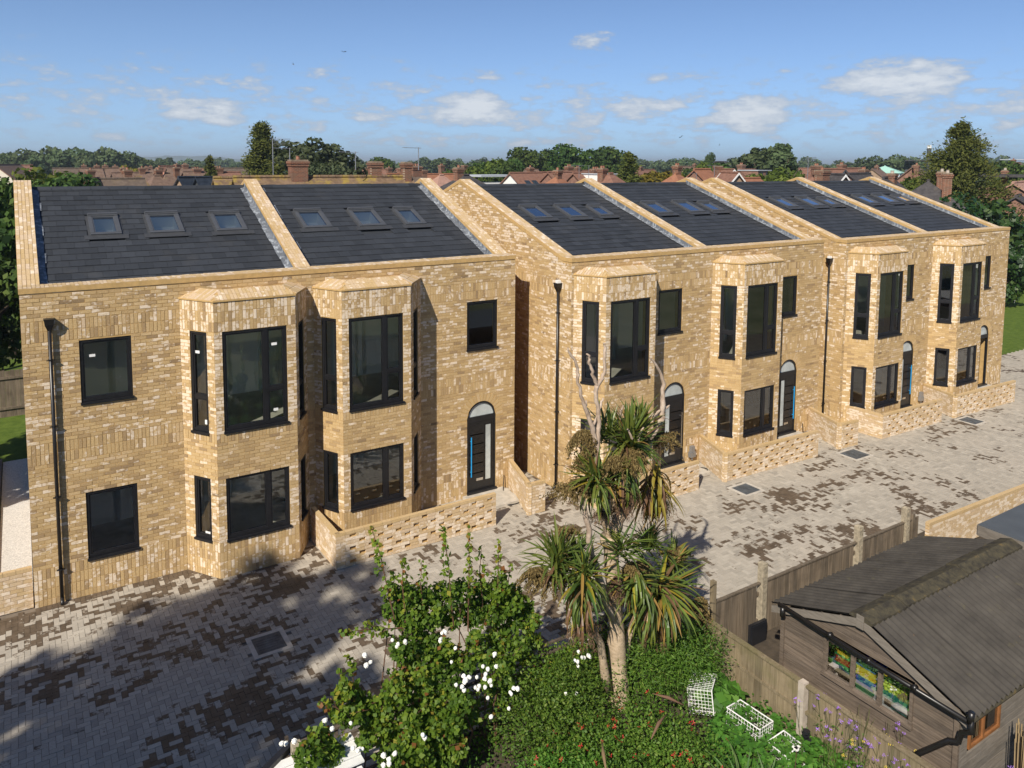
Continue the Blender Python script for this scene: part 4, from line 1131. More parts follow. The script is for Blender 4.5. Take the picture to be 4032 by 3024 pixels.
def clump_points(n, clumps, shell=.55):
    """points on and in a set of clumps (centre, radius); returns points, outward normals, height in clump"""
    w = np.array([c[3]**2 for c in clumps]); w = w/w.sum(); k = rng.choice(len(clumps), n, p=w)
    C = np.array([c[:3] for c in clumps])[k]; r = np.array([c[3] for c in clumps])[k]
    d = rand_dirs(n); d[:, 2] = d[:, 2]*.9+.12
    q = shell+(1-shell)*rng.random(n)**.6
    return C+d*(r*q)[:, None], d, k
def crown_clumps(n, R_, H, z0, lump=.34, flat=1.0, rs=None):
    """clumps filling a crown of half-width R_ and height H above z0"""
    out = []
    r_ = np.random.default_rng(rs) if rs is not None else rng
    for i in range(n):
        d = r_.normal(size=3); d /= np.linalg.norm(d); q = r_.uniform(.35, .80)
        z = z0+H*.5+d[2]*q*H*.5; ww = math.sqrt(max(.08, 1-((z-z0-H*.5)/(H*.55))**2))
        out.append((d[0]*q*R_*(.55+.45*ww), d[1]*q*R_*(.55+.45*ww), z, R_*lump*r_.uniform(.65, 1.25)))
    return out
def trunk_mesh(h, r, limbs=6, spread=.5, seed=0, top=.75):
    m = MB(); r_ = np.random.default_rng(seed)
    pts = [(0, 0, -.2), (r_.normal(0, .02)*h*.3, r_.normal(0, .02)*h*.3, h*.25), (r_.normal(0, .03)*h*.3, r_.normal(0, .03)*h*.3, h*.5), (r_.normal(0, .05)*h*.3, r_.normal(0, .05)*h*.3, h*top)]
    m.tube(pts, [r*1.25, r*.9, r*.65, r*.25], 7)
    for i in range(limbs):
        z = h*r_.uniform(.28, .6); a = r_.uniform(0, 6.28); L = h*spread*r_.uniform(.5, .9)
        p = np.array((0, 0, z)); q = p+np.array((math.cos(a)*L*.5, math.sin(a)*L*.5, L*.35)); e = q+np.array((math.cos(a)*L*.4, math.sin(a)*L*.4, L*.45))
        m.tube([p, q, e], [r*.45, r*.3, r*.08], 5)
    return m.mesh('trunk', M['trunk'], True)
def tree_proto(nleaf, mat, R_=.36, H=.78, z0=.22, n_cl=26, size=.055, lump=.34, seed=1, limbs=7, spread=.42):
    """a tree one unit tall: crown mesh, trunk mesh"""
    cl = crown_clumps(n_cl, R_, H, z0, lump, rs=seed)
    P, d, k = clump_points(nleaf, cl)
    tone = np.random.default_rng(seed).uniform(-.15, .15, len(cl))[k]
    t = np.clip(.5+tone+rng.normal(0, .2, nleaf), 0, 1)
    V = leaf_quads(P, size, d, None, .75, .9)
    return quads_mesh('crown', V, M[mat], t), trunk_mesh(1.0, .022, limbs, spread, seed)
def conifer_proto(nleaf, mat, R_=.30, seed=1, size=.05, power=.9, ragged=.25, z0=.04):
    r_ = np.random.default_rng(seed); P = []; D = []; T = []
    nb = 130
    for i in range(nb):
        z = z0+(1-z0)*r_.random()**.85; w = R_*(1-z)**power*r_.uniform(1-ragged, 1+ragged*.6)+.012; a = r_.uniform(0, 6.283)
        m = max(8, int(nleaf/nb*(.4+1.6*(1-z)))); s = r_.random(m)**.7
        base = np.array((0, 0, z)); o = np.array((math.cos(a), math.sin(a), 0))
        q = base+o*(s*w)[:, None]+np.stack([np.zeros(m), np.zeros(m), (s**2)*w*r_.uniform(-.05, .35)-.12*w*s], 1)
        q += r_.normal(0, .016, (m, 3))*(1+w*4); P.append(q)
        D.append(np.tile(o+np.array((0, 0, .35)), (m, 1))); T.append(np.clip(r_.normal(.35, .1)+.5*s+r_.normal(0, .12, m), 0, 1))
    P = np.concatenate(P); D = np.concatenate(D); T = np.concatenate(T)
    return quads_mesh('crown', leaf_quads(P, size, None, D, .42), M[mat], T), trunk_mesh(.9, .02, 0, .1, seed, .95)
PROTO = {}
def protos():
    PROTO['oak'] = tree_proto(5200, 'tree', .44, .80, .16, 30, .052, .30, 11)
    PROTO['round'] = tree_proto(4200, 'tree', .46, .84, .13, 24, .058, .34, 12)
    PROTO['airy'] = tree_proto(7500, 'greytree', .44, .78, .20, 40, .032, .20, 13, 8, .26)
    PROTO['far'] = tree_proto(1500, 'fartree', .48, .86, .10, 18, .095, .36, 14)
    PROTO['far2'] = tree_proto(1500, 'fartree', .38, .90, .08, 20, .085, .34, 15)
    PROTO['lime'] = tree_proto(4200, 'limetree', .48, .86, .10, 26, .055, .34, 16)
    PROTO['gold'] = tree_proto(3600, 'goldtree', .46, .86, .10, 26, .060, .30, 17)
    PROTO['poplar'] = tree_proto(4200, 'fartree', .17, .95, .05, 34, .042, .42, 18, 4, .2)
    PROTO['conifer'] = conifer_proto(36000, 'conifer', .215, 21, .020, .72, .35)
    PROTO['conifer2'] = conifer_proto(56000, 'conifer', .60, 22, .021, .80, .50)
    PROTO['cypress'] = conifer_proto(12000, 'conifer', .24, 23, .038, .9, .35)
    PROTO['weep'] = tree_proto(4800, 'limetree', .50, .82, .10, 40, .046, .22, 24)
    PROTO['tall'] = tree_proto(8000, 'tree', .19, .60, .40, 60, .020, .22, 31, 8, .3)
    PROTO['bush'] = tree_proto(3600, 'broad', .52, .96, .02, 22, .075, .36, 25, 4, .3)
protos()
def tree(name, kind, label, px, ptop, depth, wide=1.0, group=None, cat='tree', base=-.15, rot=None, xy=None, height=None):
    if xy is None:
        p = at_depth(px, ptop, depth); x, y, h = p[0], p[1], p[2]-base
    else: x, y = xy; h = height
    t = thing(name, label, cat, (x, y, base), rng.uniform(0, 6.28) if rot is None else rot, group)
    cr, tr = PROTO[kind]
    t.scale = (h*wide, h*wide, h)
    link('crown', cr, t); link('trunk', tr, t)
    return t

# sword-leaved palm with dead limbs: the trunk stands at (8.33, -8.47)
def palm():
    YP = -8.47
    t = thing('cabbage_palm', 'tall spiky cabbage palm with bare dead limbs above its leaf heads', 'palm tree', (8.33, YP, G))
    O = np.array((8.33, YP, G))
    c1 = lambda x, y, dy=0.0: at_y(2200+x/2.212, 1300+y/2.212, YP+dy)-O
    c2 = lambda x, y, dy=0.0: at_y(2050+x/2.765, 2000+y/2.765, YP+dy)-O
    px = lambda x, y, dy=0.0: at_y(x, y, YP+dy)-O
    k = 13.0/3061                                     # metres per photograph pixel at the palm
    def limb(name, pts, wid, mat, seg=9):
        # extra points with a little wander make the limb knobbly
        P = [np.array(p) for p in pts]; Q = []; Wd = []
        for i in range(len(P)-1):
            for s in (0, .34, .67):
                Q.append(P[i]*(1-s)+P[i+1]*s+(rng.normal(0, .008, 3) if s else 0)); Wd.append((wid[i]*(1-s)+wid[i+1]*s)*(rng.uniform(.9, 1.12) if s else 1))
        Q.append(P[-1]); Wd.append(wid[-1])
        m = MB(); m.tube(Q, [w*k/2 for w in Wd], seg); m.build(name, mat, t, smooth=True)
    limb('trunk', [px(2440, 2800), px(2437, 2740), px(2430, 2560), px(2424, 2440), px(2414, 2300), px(2408, 2170), px(2400, 2110)], [94, 84, 70, 58, 55, 60, 74], M['bark'], 12)
    limb('fork', [px(2404, 2125), c2(915, 130), c2(880, 20), c1(430, 1560, -.1), c1(460, 1380, -.1)], [40, 36, 34, 30, 26], M['bark'])
    limb('fork', [px(2412, 2125), c2(1060, 130), c1(620, 1500), c1(640, 1250), c1(640, 1080)], [48, 46, 42, 36, 30], M['bark'])
    limb('stem', [px(2416, 2440, -.12), c2(880, 850, -.14), c2(810, 600, -.16), c2(765, 480, -.18), c2(745, 300, -.2), c2(715, 130, -.2), c2(690, 0, -.2), c1(225, 1500, -.2), c1(205, 1390, -.2)], [26, 34, 26, 24, 22, 22, 20, 15, 10], M['deadbark'])
    limb('stem', [px(2395, 2720, -.1), c2(870, 1480, -.15), c2(790, 1330, -.2), c2(720, 1150, -.22)], [34, 30, 24, 18], M['bark'])
    limb('stem', [px(2455, 2640, .1), c2(1170, 1420, .1), c2(1260, 1180, .05), c2(1340, 980, .0)], [30, 26, 24, 20], M['bark'])
    limb('dead_limb', [c1(335, 1280), c1(330, 1100), c1(338, 960), c1(350, 840), c1(345, 700), c1(325, 560), c1(332, 480)], [26, 26, 22, 18, 17, 16, 18], M['deadbark'])
    limb('dead_limb', [c1(332, 490), c1(312, 420), c1(282, 330), c1(262, 272), c1(264, 232), c1(240, 208)], [16, 14, 12, 11, 9, 6], M['deadbark'])
    limb('dead_limb', [c1(332, 490), c1(372, 430), c1(400, 370), c1(395, 255), c1(406, 150), c1(390, 115)], [17, 15, 13, 12, 11, 7], M['deadbark'])
    limb('dead_limb', [c1(325, 980), c1(300, 890), c1(262, 760), c1(218, 640), c1(190, 540), c1(162, 420), c1(165, 330), c1(140, 260), c1(102, 210), c1(80, 150)], [22, 19, 17, 15, 13, 12, 11, 10, 9, 5], M['deadbark'])
    limb('dead_limb', [c1(770, 1100, .1), c1(800, 930, .1), c1(850, 850, .1), c1(898, 780, .1), c1(905, 680, .1), c1(908, 560, .1), c1(905, 440, .1), c1(880, 360, .1), c1(830, 280, .1), c1(790, 240, .1)], [26, 24, 24, 24, 22, 18, 15, 12, 10, 6], M['deadbark'])
    for pts in ([c1(900, 700, .1), c1(935, 680, .1), c1(965, 655, .1)], [c1(885, 700, .1), c1(850, 730, .1), c1(820, 770, .1)], [c1(300, 830), c1(318, 790), c1(330, 740)], [c1(350, 700), c1(368, 650), c1(385, 590)], [c1(228, 680), c1(238, 640), c1(240, 612)],
                [c1(535, 780, .1), c1(540, 700, .1), c1(562, 655, .1)], [c1(690, 1000, -.2), c1(705, 900, -.2), c1(740, 845, -.2)], [c1(650, 960, -.2), c1(625, 910, -.2), c1(598, 862, -.2)]):
        limb('dead_stub', pts, [11, 10, 7], M['deadbark'], 7)
    # leaves: a few shapes of different droop, shared; each leaf an object up to the limit
    shapes = []
    for droop in (.05, .25, .5, .9, 1.4):
        for tint in (.15, .3, .45, .6, .77, .86, .97):
            m = MB(); n = 7; L = 1.0; a = 0.0; p = np.array((0.0, 0.0)); pts = [p.copy()]
            for i in range(n):
                a -= droop*(i+.3)/n*.42; p = p+np.array((math.cos(a), math.sin(a)))*L/n; pts.append(p.copy())
            wd = [.022, .031, .038, .038, .035, .027, .016, .002]
            v = []
            for q, w in zip(pts, wd): v += [(q[0], -w, q[1]+w*.35), (q[0], 0, q[1]), (q[0], w, q[1]+w*.35)]
            f = []
            for i in range(n): f += [(3*i, 3*i+1, 3*i+4, 3*i+3), (3*i+1, 3*i+2, 3*i+5, 3*i+4)]
            m.add(v, f, tint); shapes.append((droop, tint, m.mesh('leaf', M['sword'])))
    NL = 2.35
    heads = [  # centre, leaves, length, lowest and highest angle, share of yellow or dry leaves, azimuth centre & spread
        (c1(610, 1010, -.1), 74, .66, -25, 88, .06), (c1(430, 930, .15), 26, .50, 10, 85, .05), (c1(700, 900, .25), 30, .55, 20, 88, .08),
        (c1(330, 1310, -.2), 60, .60, -75, 70, .14), (c1(830, 1290, .05), 54, .74, -88, -20, .85),
        (c2(395, 610, .1), 52, .62, -10, 85, .02), (c2(690, 780, -.35), 60, .60, -85, 78, .22), (c2(1105, 455, -.3), 26, .55, -20, 55, .03), (c2(1400, 420, .4), 34, .50, 5, 86, .03),
        (c2(1500, 900, -.25), 130, .84, -88, 35, .22), (c2(640, 900, -.3), 40, .6, -88, -30, .3), (c1(560, 1200, -.2), 46, .62, -88, -35, .25), (c2(1250, 760, -.3), 40, .62, -85, 20, .12), (c2(600, 560, .45), 34, .55, -10, 70, .04), (c2(1650, 640, .2), 36, .60, -30, 55, .06)]
    allv = []
    for hi, (c, n, L, lo, hi_, dry) in enumerate(heads):
        for i in range(int(n*NL)):
            az = rng.uniform(0, 6.283); el = R(rng.uniform(lo, hi_)); Ln = L*rng.uniform(.75, 1.18)
            droop = float(np.clip(rng.normal(.5-.35*math.sin(el), .25), .05, 1.4))
            isdry = rng.random() < dry+.03+(.32 if el < R(-45) else 0)
            tint = float(rng.choice((.77, .86, .97))) if isdry else float(rng.choice((.15, .3, .45, .6, .6)))
            s = min(shapes, key=lambda q: abs(q[0]-droop)+3*abs(q[1]-tint))
            pos = np.array(c)+rng.normal(0, .05, 3)*np.array((1, 1, 1.8))
            allv.append((pos[1]+rng.random()*.3, s[2], pos, az, el, Ln))
    allv.sort(key=lambda q: q[0])
    rest = MB()
    for i, (_, me, pos, az, el, Ln) in enumerate(allv):
        if i < 296: link('leaf', me, t, pos, (0, -el, az), (Ln, Ln*1.0, Ln))
        else:
            M4 = Matrix.Translation(pos) @ Matrix.Rotation(az, 4, 'Z') @ Matrix.Rotation(-el, 4, 'Y') @ Matrix.Scale(Ln, 4)
            tv = me.attributes['tint'].data[0].value
            rest.add([M4 @ v.co for v in me.vertices], [tuple(p.vertices) for p in me.polygons], tv)
    rest.build('leaves', M['sword'], t, kind='stuff')
    # flower panicles and hanging dead fibre: clouds of fine bits along drooping sprigs
    def sprigs(name, lst, mat, size, aspect):
        V = []
        for (c, rad, drop, n) in lst:
            c = np.array(c)
            for b in range(34):
                a = rng.uniform(0, 6.283); o = np.array((math.cos(a)*rad*rng.uniform(.4, 1.1), math.sin(a)*rad*.8*rng.uniform(.3, 1), 0)); m = max(10, int(n*3.6)//34)
                s = rng.random(m); q = c+o*s[:, None]+np.stack([0*s, 0*s, rad*.35*s-drop*s**1.8*rng.uniform(.5, 1.1)], 1)+rng.normal(0, .018, (m, 3))
                ax = np.tile(o+np.array((0, 0, -drop*1.4)), (m, 1)); ax /= np.linalg.norm(ax, axis=1, keepdims=True)
                V.append(leaf_quads(q, size, None, ax*1.2, aspect))
        V = np.concatenate(V); link(name, quads_mesh(name, V, M[mat], np.clip(rng.normal(.5, .25, len(V)), 0, 1)), t, kind='stuff')
    sprigs('flower_panicle', [(c1(600, 1080, -.3), .46, .42, 1500), (c1(500, 1130, -.35), .3, .35, 800), (c1(215, 900, .1), .36, .5, 1000), (c1(230, 1080, .1), .24, .4, 700), (c1(905, 930, .2), .42, .34, 1000), (c1(110, 1380, -.1), .55, .3, 900),
                              (c2(330, 760, .0), .46, .42, 1500), (c2(150, 700, .1), .32, .32, 700), (c2(1700, 470, .3), .36, .3, 900), (c2(2000, 1180, -.1), .34, .85, 1500), (c2(1950, 1000, -.1), .30, .5, 800), (c2(480, 260, .5), .34, .3, 600), (c2(1250, 640, -.2), .3, .25, 800)], 'panicle', .046, .45)
    sprigs('dry_fibre', [(c1(600, 1330, -.25), .30, .62, 1500), (c1(560, 1480, -.2), .28, .45, 900), (c1(870, 1480, .1), .40, .60, 900), (c2(1050, 760, -.3), .16, .55, 600), (c2(690, 1250, -.3), .30, .5, 1000), (c2(1450, 1250, -.2), .34, .6, 900), (c2(1300, 620, -.1), .3, .3, 600), (c2(900, 60, -.1), .3, .3, 500)], 'dryhang', .055, .13)
palm()

# climbing white rose over the trellis
def rose():
    t = thing('rose_bush', 'tall rambling rose with white blooms and leafy upright shoots', 'rose bush', (5.0, -8.2, G))
    O = np.array((5.0, -8.2, G))
    e = lambda x, y, Y: at_y(1008+x/1.639, 2012+y/1.639, Y)-O
    stems = []; m = MB()
    shoots = [((740, 90), (860, 560), -7.9), ((950, 300), (960, 640), -7.9), ((1070, 320), (1080, 640), -7.8), ((1205, 110), (1260, 600), -7.9), ((1375, 90), (1370, 620), -7.9), ((1455, 240), (1460, 560), -7.7), ((1565, 190), (1560, 560), -7.8), ((1640, 330), (1600, 620), -7.7),
              ((530, 790), (880, 760), -7.9), ((600, 930), (640, 1180), -8.3), ((700, 720), (860, 800), -8.0), ((540, 1060), (640, 1250), -8.3), ((330, 1380), (470, 1560), -8.6), ((400, 1230), (600, 1330), -8.5), ((300, 1500), (360, 1640), -8.7)]
    LP = []; AX = []; TI = []
    for (a, b, Y) in shoots:
        p, q = e(*b, Y), e(*a, Y+rng.uniform(-.1, .1)); mid = (p+q)/2+np.array((rng.uniform(-.06, .06), 0, .02))
        m.tube([p+(p-q)*.3, p, mid, q], [.012, .010, .008, .003], 5)
        ln = np.linalg.norm(q-p); n = int(70*ln)
        s = rng.random(n); c = p*(1-s)[:, None]+q*s[:, None]; r = .13*(1-.75*s)+.02
        d = rand_dirs(n); LP.append(c+d*(r*rng.uniform(.4, 1.1, n))[:, None]); AX.append(d+np.array((0, 0, .3)))
        TI.append(np.clip(rng.normal(.52, .18, n)+.25*s+np.where(rng.random(n) < .06*s+.02, .4, 0), 0, 1))
    # body of the bush as clumps set by the outline in the photograph
    cl = []
    for (x, y, r) in ((880, 520, 60), (980, 560, 80), (1080, 560, 80), (1200, 540, 90), (1320, 520, 90), (1450, 540, 90), (1560, 520, 90), (1640, 600, 100), (900, 640, 90), (1000, 700, 110), (1120, 680, 110), (1260, 680, 110), (1400, 660, 110), (1530, 660, 110), (1660, 720, 90),
                      (1730, 620, 80), (1780, 720, 80), (1790, 840, 70), (1700, 880, 90), (1660, 540, 80), (1730, 940, 70), (1560, 840, 110), (1420, 850, 80), (1050, 860, 130), (950, 900, 90), (1180, 900, 110), (1280, 960, 100), (1100, 1020, 130), (980, 1060, 100), (1220, 1100, 110), (1360, 1000, 70), (1480, 960, 90), (1600, 1000, 90), (900, 1180, 100), (1040, 1200, 120), (800, 1300, 90), (700, 1260, 80), (620, 1200, 70),
                      (1180, 1240, 110), (1320, 1240, 90), (1100, 1360, 120), (960, 1380, 110), (820, 1440, 90), (1240, 1400, 110), (1380, 1340, 70), (740, 1360, 90), (620, 1330, 80), (1000, 1540, 120), (1140, 1540, 110), (880, 1600, 90), (1280, 1540, 90), (420, 1480, 80), (340, 1580, 90), (480, 1600, 90), (1060, 1660, 110), (1200, 1680, 100), (700, 1500, 60), (560, 1180, 60), (540, 1320, 60), (1620, 1120, 60), (1500, 1120, 60)):
        Y = -7.55-1.15*max(0, (y-520)/1150)+rng.uniform(-.22, .22)
        c = e(x, y, Y); cl.append((c[0], c[1], c[2], r/1.639*13/3061*.86))
    P, d, k = clump_points(17500, cl, .35)
    P[:, 2] = np.maximum(P[:, 2], .02)
    tone = rng.uniform(-.16, .16, len(cl))[k]
    LP.append(P); AX.append(d); TI.append(np.clip(.48+tone+rng.normal(0, .18, len(P))+np.where(rng.random(len(P)) < .02, .45, 0), 0, 1))
    for i in range(70):                                  # loose sprays standing out of the mass
        c = cl[int(rng.integers(len(cl)))]; d = rng.normal(0, 1, 3)*np.array((1, .5, .6))+np.array((0, -.2, .75)); d /= np.linalg.norm(d); p = np.array(c[:3])+d*c[3]*.8; q = p+d*rng.uniform(.15, .42)
        m.tube([p-d*.15, p, q], [.007, .005, .002], 4); n = 16; s = rng.random(n); dd = rand_dirs(n); LP.append(p+(q-p)*s[:, None]+dd*.06); AX.append(dd+d); TI.append(np.clip(rng.normal(.62, .2, n), 0, 1))
    P = np.concatenate(LP); A = np.concatenate(AX); T = np.concatenate(TI)
    V = leaf_quads(P, .078, A*.5+np.array((0, -.15, .5)), A, .82, .9)
    for i in range(26):
        c = cl[int(rng.integers(len(cl)))]; x = c[0]+rng.normal(0, .2); m.tube([(x*.9, c[1]*.4, -.02), (x*.95+rng.normal(0, .1), c[1]*.7, c[2]*.5), (c[0], c[1], c[2])], [.016, .012, .005], 5)
    m.build('canes', M['redstem'], t)
    link('foliage', quads_mesh('foliage', V, M['rose'], T), t, kind='stuff')
    # blooms: layered petals, several to a cluster
    blooms = [(930, 840, 5), (1210, 775, 3), (1205, 800, 2), (1184, 857, 2), (1255, 908, 2), (1335, 1090, 9), (1470, 1035, 3), (1445, 1100, 5), (1488, 1130, 5), (1640, 1178, 6), (1530, 925, 2), (1550, 1003, 1), (1515, 1325, 1), (1050, 1465, 2), (838, 1615, 7), (668, 1533, 4), (225, 1497, 3), (715, 975, 3), (610, 1370, 1), (2076, 950, 6), (2150, 915, 3), (2014, 1165, 2), (1690, 1010, 0), (500, 1370, 2), (1495, 1205, 1)]
    pm = []
    for v in range(4):
        b = MB(); n = 9
        for layer in range(3):
            for i in range(n-2*layer):
                a = 6.283*i/(n-2*layer)+layer*.4+rng.normal(0, .15); r = .036-.007*layer; tl = .30+.45*layer+rng.normal(0, .1)
                o = np.array((math.cos(a), math.sin(a), 0)); s = np.array((-math.sin(a), math.cos(a), 0)); up = np.array((0, 0, 1.0))
                b.add([o*.006, o*r*.6*math.cos(tl)+s*r*.5+up*r*.6*math.sin(tl), o*r*math.cos(tl)+up*r*math.sin(tl), o*r*.6*math.cos(tl)-s*r*.5+up*r*.6*math.sin(tl)], [(0, 1, 2, 3)])
        b.tube([(0, 0, 0), (0, 0, .008), (.003, 0, .022), (0, .003, .036), (0, 0, .042)], [.012, .024, .027, .018, .004], 7)
        pm.append(b.mesh('flower', M['petal']))
    for (x, y, n) in blooms:
        Y = -7.75-1.15*max(0, (y-520)/1150)-.42
        c0 = e(x, y, Y)
        for i in range(n):
            c = c0+rng.normal(0, .055, 3)*np.array((1, .6, 1)) if n > 1 else c0
            link('flower', pm[int(rng.integers(4))], t, c, (R(55)+rng.normal(0, .3), rng.normal(0, .3), rng.uniform(-.4, .4)), float(rng.uniform(.75, 1.15)))
rose()

# dark timber trellis between the garden and the paving
t = thing('trellis', 'dark weathered timber trellis half swallowed by the rose and shrubs', 'trellis', (2.9, -7.70, G))
for i in range(6):
    m = MB(); m.box((0, -.02, .10+i*.17), (7.4, .02, .135+i*.17), float(rng.random())); m.build('rail', M['shedwood'], t)
for i in range(11):
    m = MB(); m.box((i*.72, .02, 0), (i*.72+.045, .06, 1.10), float(rng.random())); m.build('upright', M['shedwood'], t)

def mound(name, label, cat, c, rx, ry, h, n, mat, size, aspect=.5, ncl=14, flowers=None, up=.5):
    t = thing(name, label, cat, (c[0], c[1], -.10)); cl = []
    for i in range(ncl):
        a = rng.uniform(0, 6.283); q = math.sqrt(rng.random())*.75; cl.append((math.cos(a)*q*rx, math.sin(a)*q*ry, h*.5*(1-q*q*.6)+rng.uniform(-.1, .15)*h, h*.42*rng.uniform(.8, 1.15)))
    P, d, k = clump_points(n, cl, .5); P[:, 2] = np.abs(P[:, 2]); tone = rng.uniform(-.18, .18, ncl)[k]
    V = leaf_quads(P, size, d*.6+np.array((0, -.1, up)), d, aspect, .8)
    link('foliage', quads_mesh('foliage', V, M[mat], np.clip(.5+tone+rng.normal(0, .2, n), 0, 1)), t, kind='stuff')
    m = MB()
    for i in range(12): c2 = cl[i % ncl]; m.tube([(c2[0]*.3, c2[1]*.3, 0), (c2[0]*.8, c2[1]*.8, c2[2])], [.012, .005], 5)
    m.build('stems', M['stem'], t)
    if flowers:
        b = MB()
        for i in range(5): a = i*1.2566; b.add([(0, 0, 0), (math.cos(a)*.02+.006, math.sin(a)*.02, .006), (math.cos(a)*.032, math.sin(a)*.032, .012), (math.cos(a)*.02-.006, math.sin(a)*.02+.01, .006)], [(0, 1, 2, 3)])
        me = b.mesh('flower', M[flowers[0]])
        P, d, k = clump_points(flowers[1], cl, .99); keep = (d[:, 2] > .15) | (d[:, 1] < -.3)
        for p, dd in zip(P[keep], d[keep]): link('flower', me, t, p+dd*.03, (R(40), 0, rng.uniform(0, 6)), float(rng.uniform(.7, 1.5)))
    return t
mound('fine_leaved_shrub', 'bright green feathery shrub behind the palm trunk', 'shrub', (9.3, -8.65), 1.05, .75, 1.35, 13000, 'herb', .07, .24, 22)
mound('salvia_bush', 'low green bush dotted with small red flowers at the foot of the palm', 'flowering bush', (7.55, -10.05), 1.35, 1.0, 1.0, 14000, 'herb', .048, .62, 26, ('red', 170))
mound('dark_shrub', 'shaded dark green shrub between the trellis and the palm', 'shrub', (6.9, -8.55), 1.0, .6, 1.35, 9000, 'herb', .052, .5, 20)
mound('ivy_mass', 'dark leafy growth along the foot of the trellis beside the rose', 'shrub', (7.4, -7.9), 2.2, .35, 1.15, 9000, 'rose', .06, .6, 26)
mound('salvia_bush', 'red-flowered bush in the shade at the bottom edge, left of the palm', 'flowering bush', (6.05, -9.9), .9, .8, .95, 7600, 'herb', .05, .55, 16, ('red', 50))
mound('squash_plant', 'broad-leaved green plant against the low fence corner', 'garden plant', (9.75, -9.35), .35, .4, .55, 260, 'potato', .20, .95, 8, None, .9)
mound('fine_leaved_shrub', 'small feathery green plant below the low fence corner post', 'shrub', (9.70, -8.95), .35, .35, .7, 1400, 'herb', .06, .22, 6)
def bed(name, label, c, rx, ry, h, n):
    t = thing(name, label, 'vegetable bed', (c[0], c[1], -.10)); P = np.stack([rng.uniform(-rx, rx, n), rng.uniform(-ry, ry, n), np.zeros(n)], 1); keep = (P[:, 0]/rx)**2+(P[:, 1]/ry)**2 < 1
    P = P[keep]; P[:, 2] = h*(.55+.45*np.array([vnoise(p[0]*3+20, p[1]*3+9) for p in P]))*rng.uniform(.55, 1, len(P))
    V = leaf_quads(P, .095, np.tile((0, -.12, 1.0), (len(P), 1)), None, .72, .45)
    link('foliage', quads_mesh('foliage', V, M['potato'], np.clip(rng.normal(.5, .22, len(P)), 0, 1)), t, kind='stuff')
    m = MB()
    for p in P[::60]: m.tube([(p[0], p[1], 0), p], .006, 4)
    m.build('stems', M['stem'], t)
    m = MB(); m.tube([(.02, -.1, 0), (.03, -.12, h+.18)], .006, 5); m.build('flower_stalk', M['redstem'], t)
    m = MB()
    for i in range(9): m.box((.02+rng.normal(0, .03), -.12+rng.normal(0, .03), h+.17+rng.normal(0, .015)), (.05+rng.normal(0, .03), -.09+rng.normal(0, .03), h+.20))
    m.build('flower', M['petal'], t)
bed('potato_bed', 'dense bed of leafy green potato plants beside the low fence', (9.35, -11.1), .95, 1.35, .45, 2900)
def blades(name, label, c, n, L, spread, mat, w=.016):
    t = thing(name, label, 'garden plant', (c[0], c[1], -.1)); shapes = []
    for dr in (.1, .3, .6, 1.0):
        m = MB(); a = R(90); p = np.zeros(2); pts = [p]
        for i in range(6): a -= dr*(i+.5)/6*.5; p = p+np.array((math.cos(a), math.sin(a)))/6; pts.append(p)
        wd = [1, 1.1, 1.1, 1, .8, .5, .05]; v = []
        for q, k in zip(pts, wd): v += [(q[0], -w*k, q[1]), (q[0], w*k, q[1])]
        m.add(v, [(2*i, 2*i+1, 2*i+3, 2*i+2) for i in range(6)], dr); shapes.append(m.mesh('leaf', M[mat]))
    for i in range(n):
        s = L*rng.uniform(.6, 1.15); link('leaf', shapes[int(rng.integers(4))], t, (rng.normal(0, spread), rng.normal(0, spread*.7), 0), (rng.normal(0, .12), rng.normal(0, .12), rng.uniform(0, 6.28)), (s, 1.3, s))
blades('iris_clump', 'clump of upright sword-shaped iris leaves at the bottom edge', (8.25, -11.35), 120, .95, .24, 'iris')
blades('montbretia_clump', 'smaller clump of narrow upright leaves beside the red-flowered bush', (7.75, -11.6), 50, .7, .2, 'iris', .010)
def verbena():
    t = thing('verbena_clump', 'airy purple verbena on thin tall stalks before the shed', 'flowering plant', (10.15, -12.2, -.1)); st = MB(); fl = []; LP = []
    for i in range(64):
        x, y = rng.normal(0, .32), rng.normal(0, .62); h = rng.uniform(.55, 1.35); dx, dy = rng.normal(0, .10), rng.normal(0, .10)
        st.tube([(x, y, 0), (x+dx*.4, y+dy*.4, h*.5), (x+dx, y+dy, h)], [.006, .004, .003], 4); fl.append((x+dx, y+dy, h))
        for k in range(2): q = (x+dx+rng.normal(0, .07), y+dy+rng.normal(0, .07), h-rng.uniform(.0, .14)); st.tube([(x+dx*.6, y+dy*.6, h*.7), q], .003, 4); fl.append(q)
        n = 34; s = rng.random(n); LP.append(np.stack([x+dx*s+rng.normal(0, .06, n), y+dy*s+rng.normal(0, .06, n), s*h*.75], 1))
    st.build('stalks', M['stem'], t)
    V = leaf_quads(np.concatenate(LP), .075, None, None, .22); link('foliage', quads_mesh('foliage', V, M['herb'], np.clip(rng.normal(.45, .2, len(V)), 0, 1)), t, kind='stuff')
    ms = []
    for v in range(3):
        b = MB()
        for i in range(13):
            p = rng.normal(0, .020, 3)*np.array((1, 1, .55)); r = .010; b.add([p+(-r, 0, 0), p+(0, -r, .003), p+(r, 0, 0), p+(0, r, .003), p+(0, 0, .011)], [(0, 1, 4), (1, 2, 4), (2, 3, 4), (3, 0, 4), (0, 3, 2, 1)])
        ms.append(b.mesh('flower', M['purple']))
    for q in fl[:120]: link('flower', ms[int(rng.integers(3))], t, q, (0, 0, rng.uniform(0, 6)), float(rng.uniform(.45, .85)))
    yb = ms[0].copy(); yb.materials.clear(); yb.materials.append(M['yellow'])
    for i in range(14): link('flower', yb, t, (rng.normal(.1, .3), rng.normal(0, .5), rng.uniform(.7, 1.1)), None, .6)
verbena()
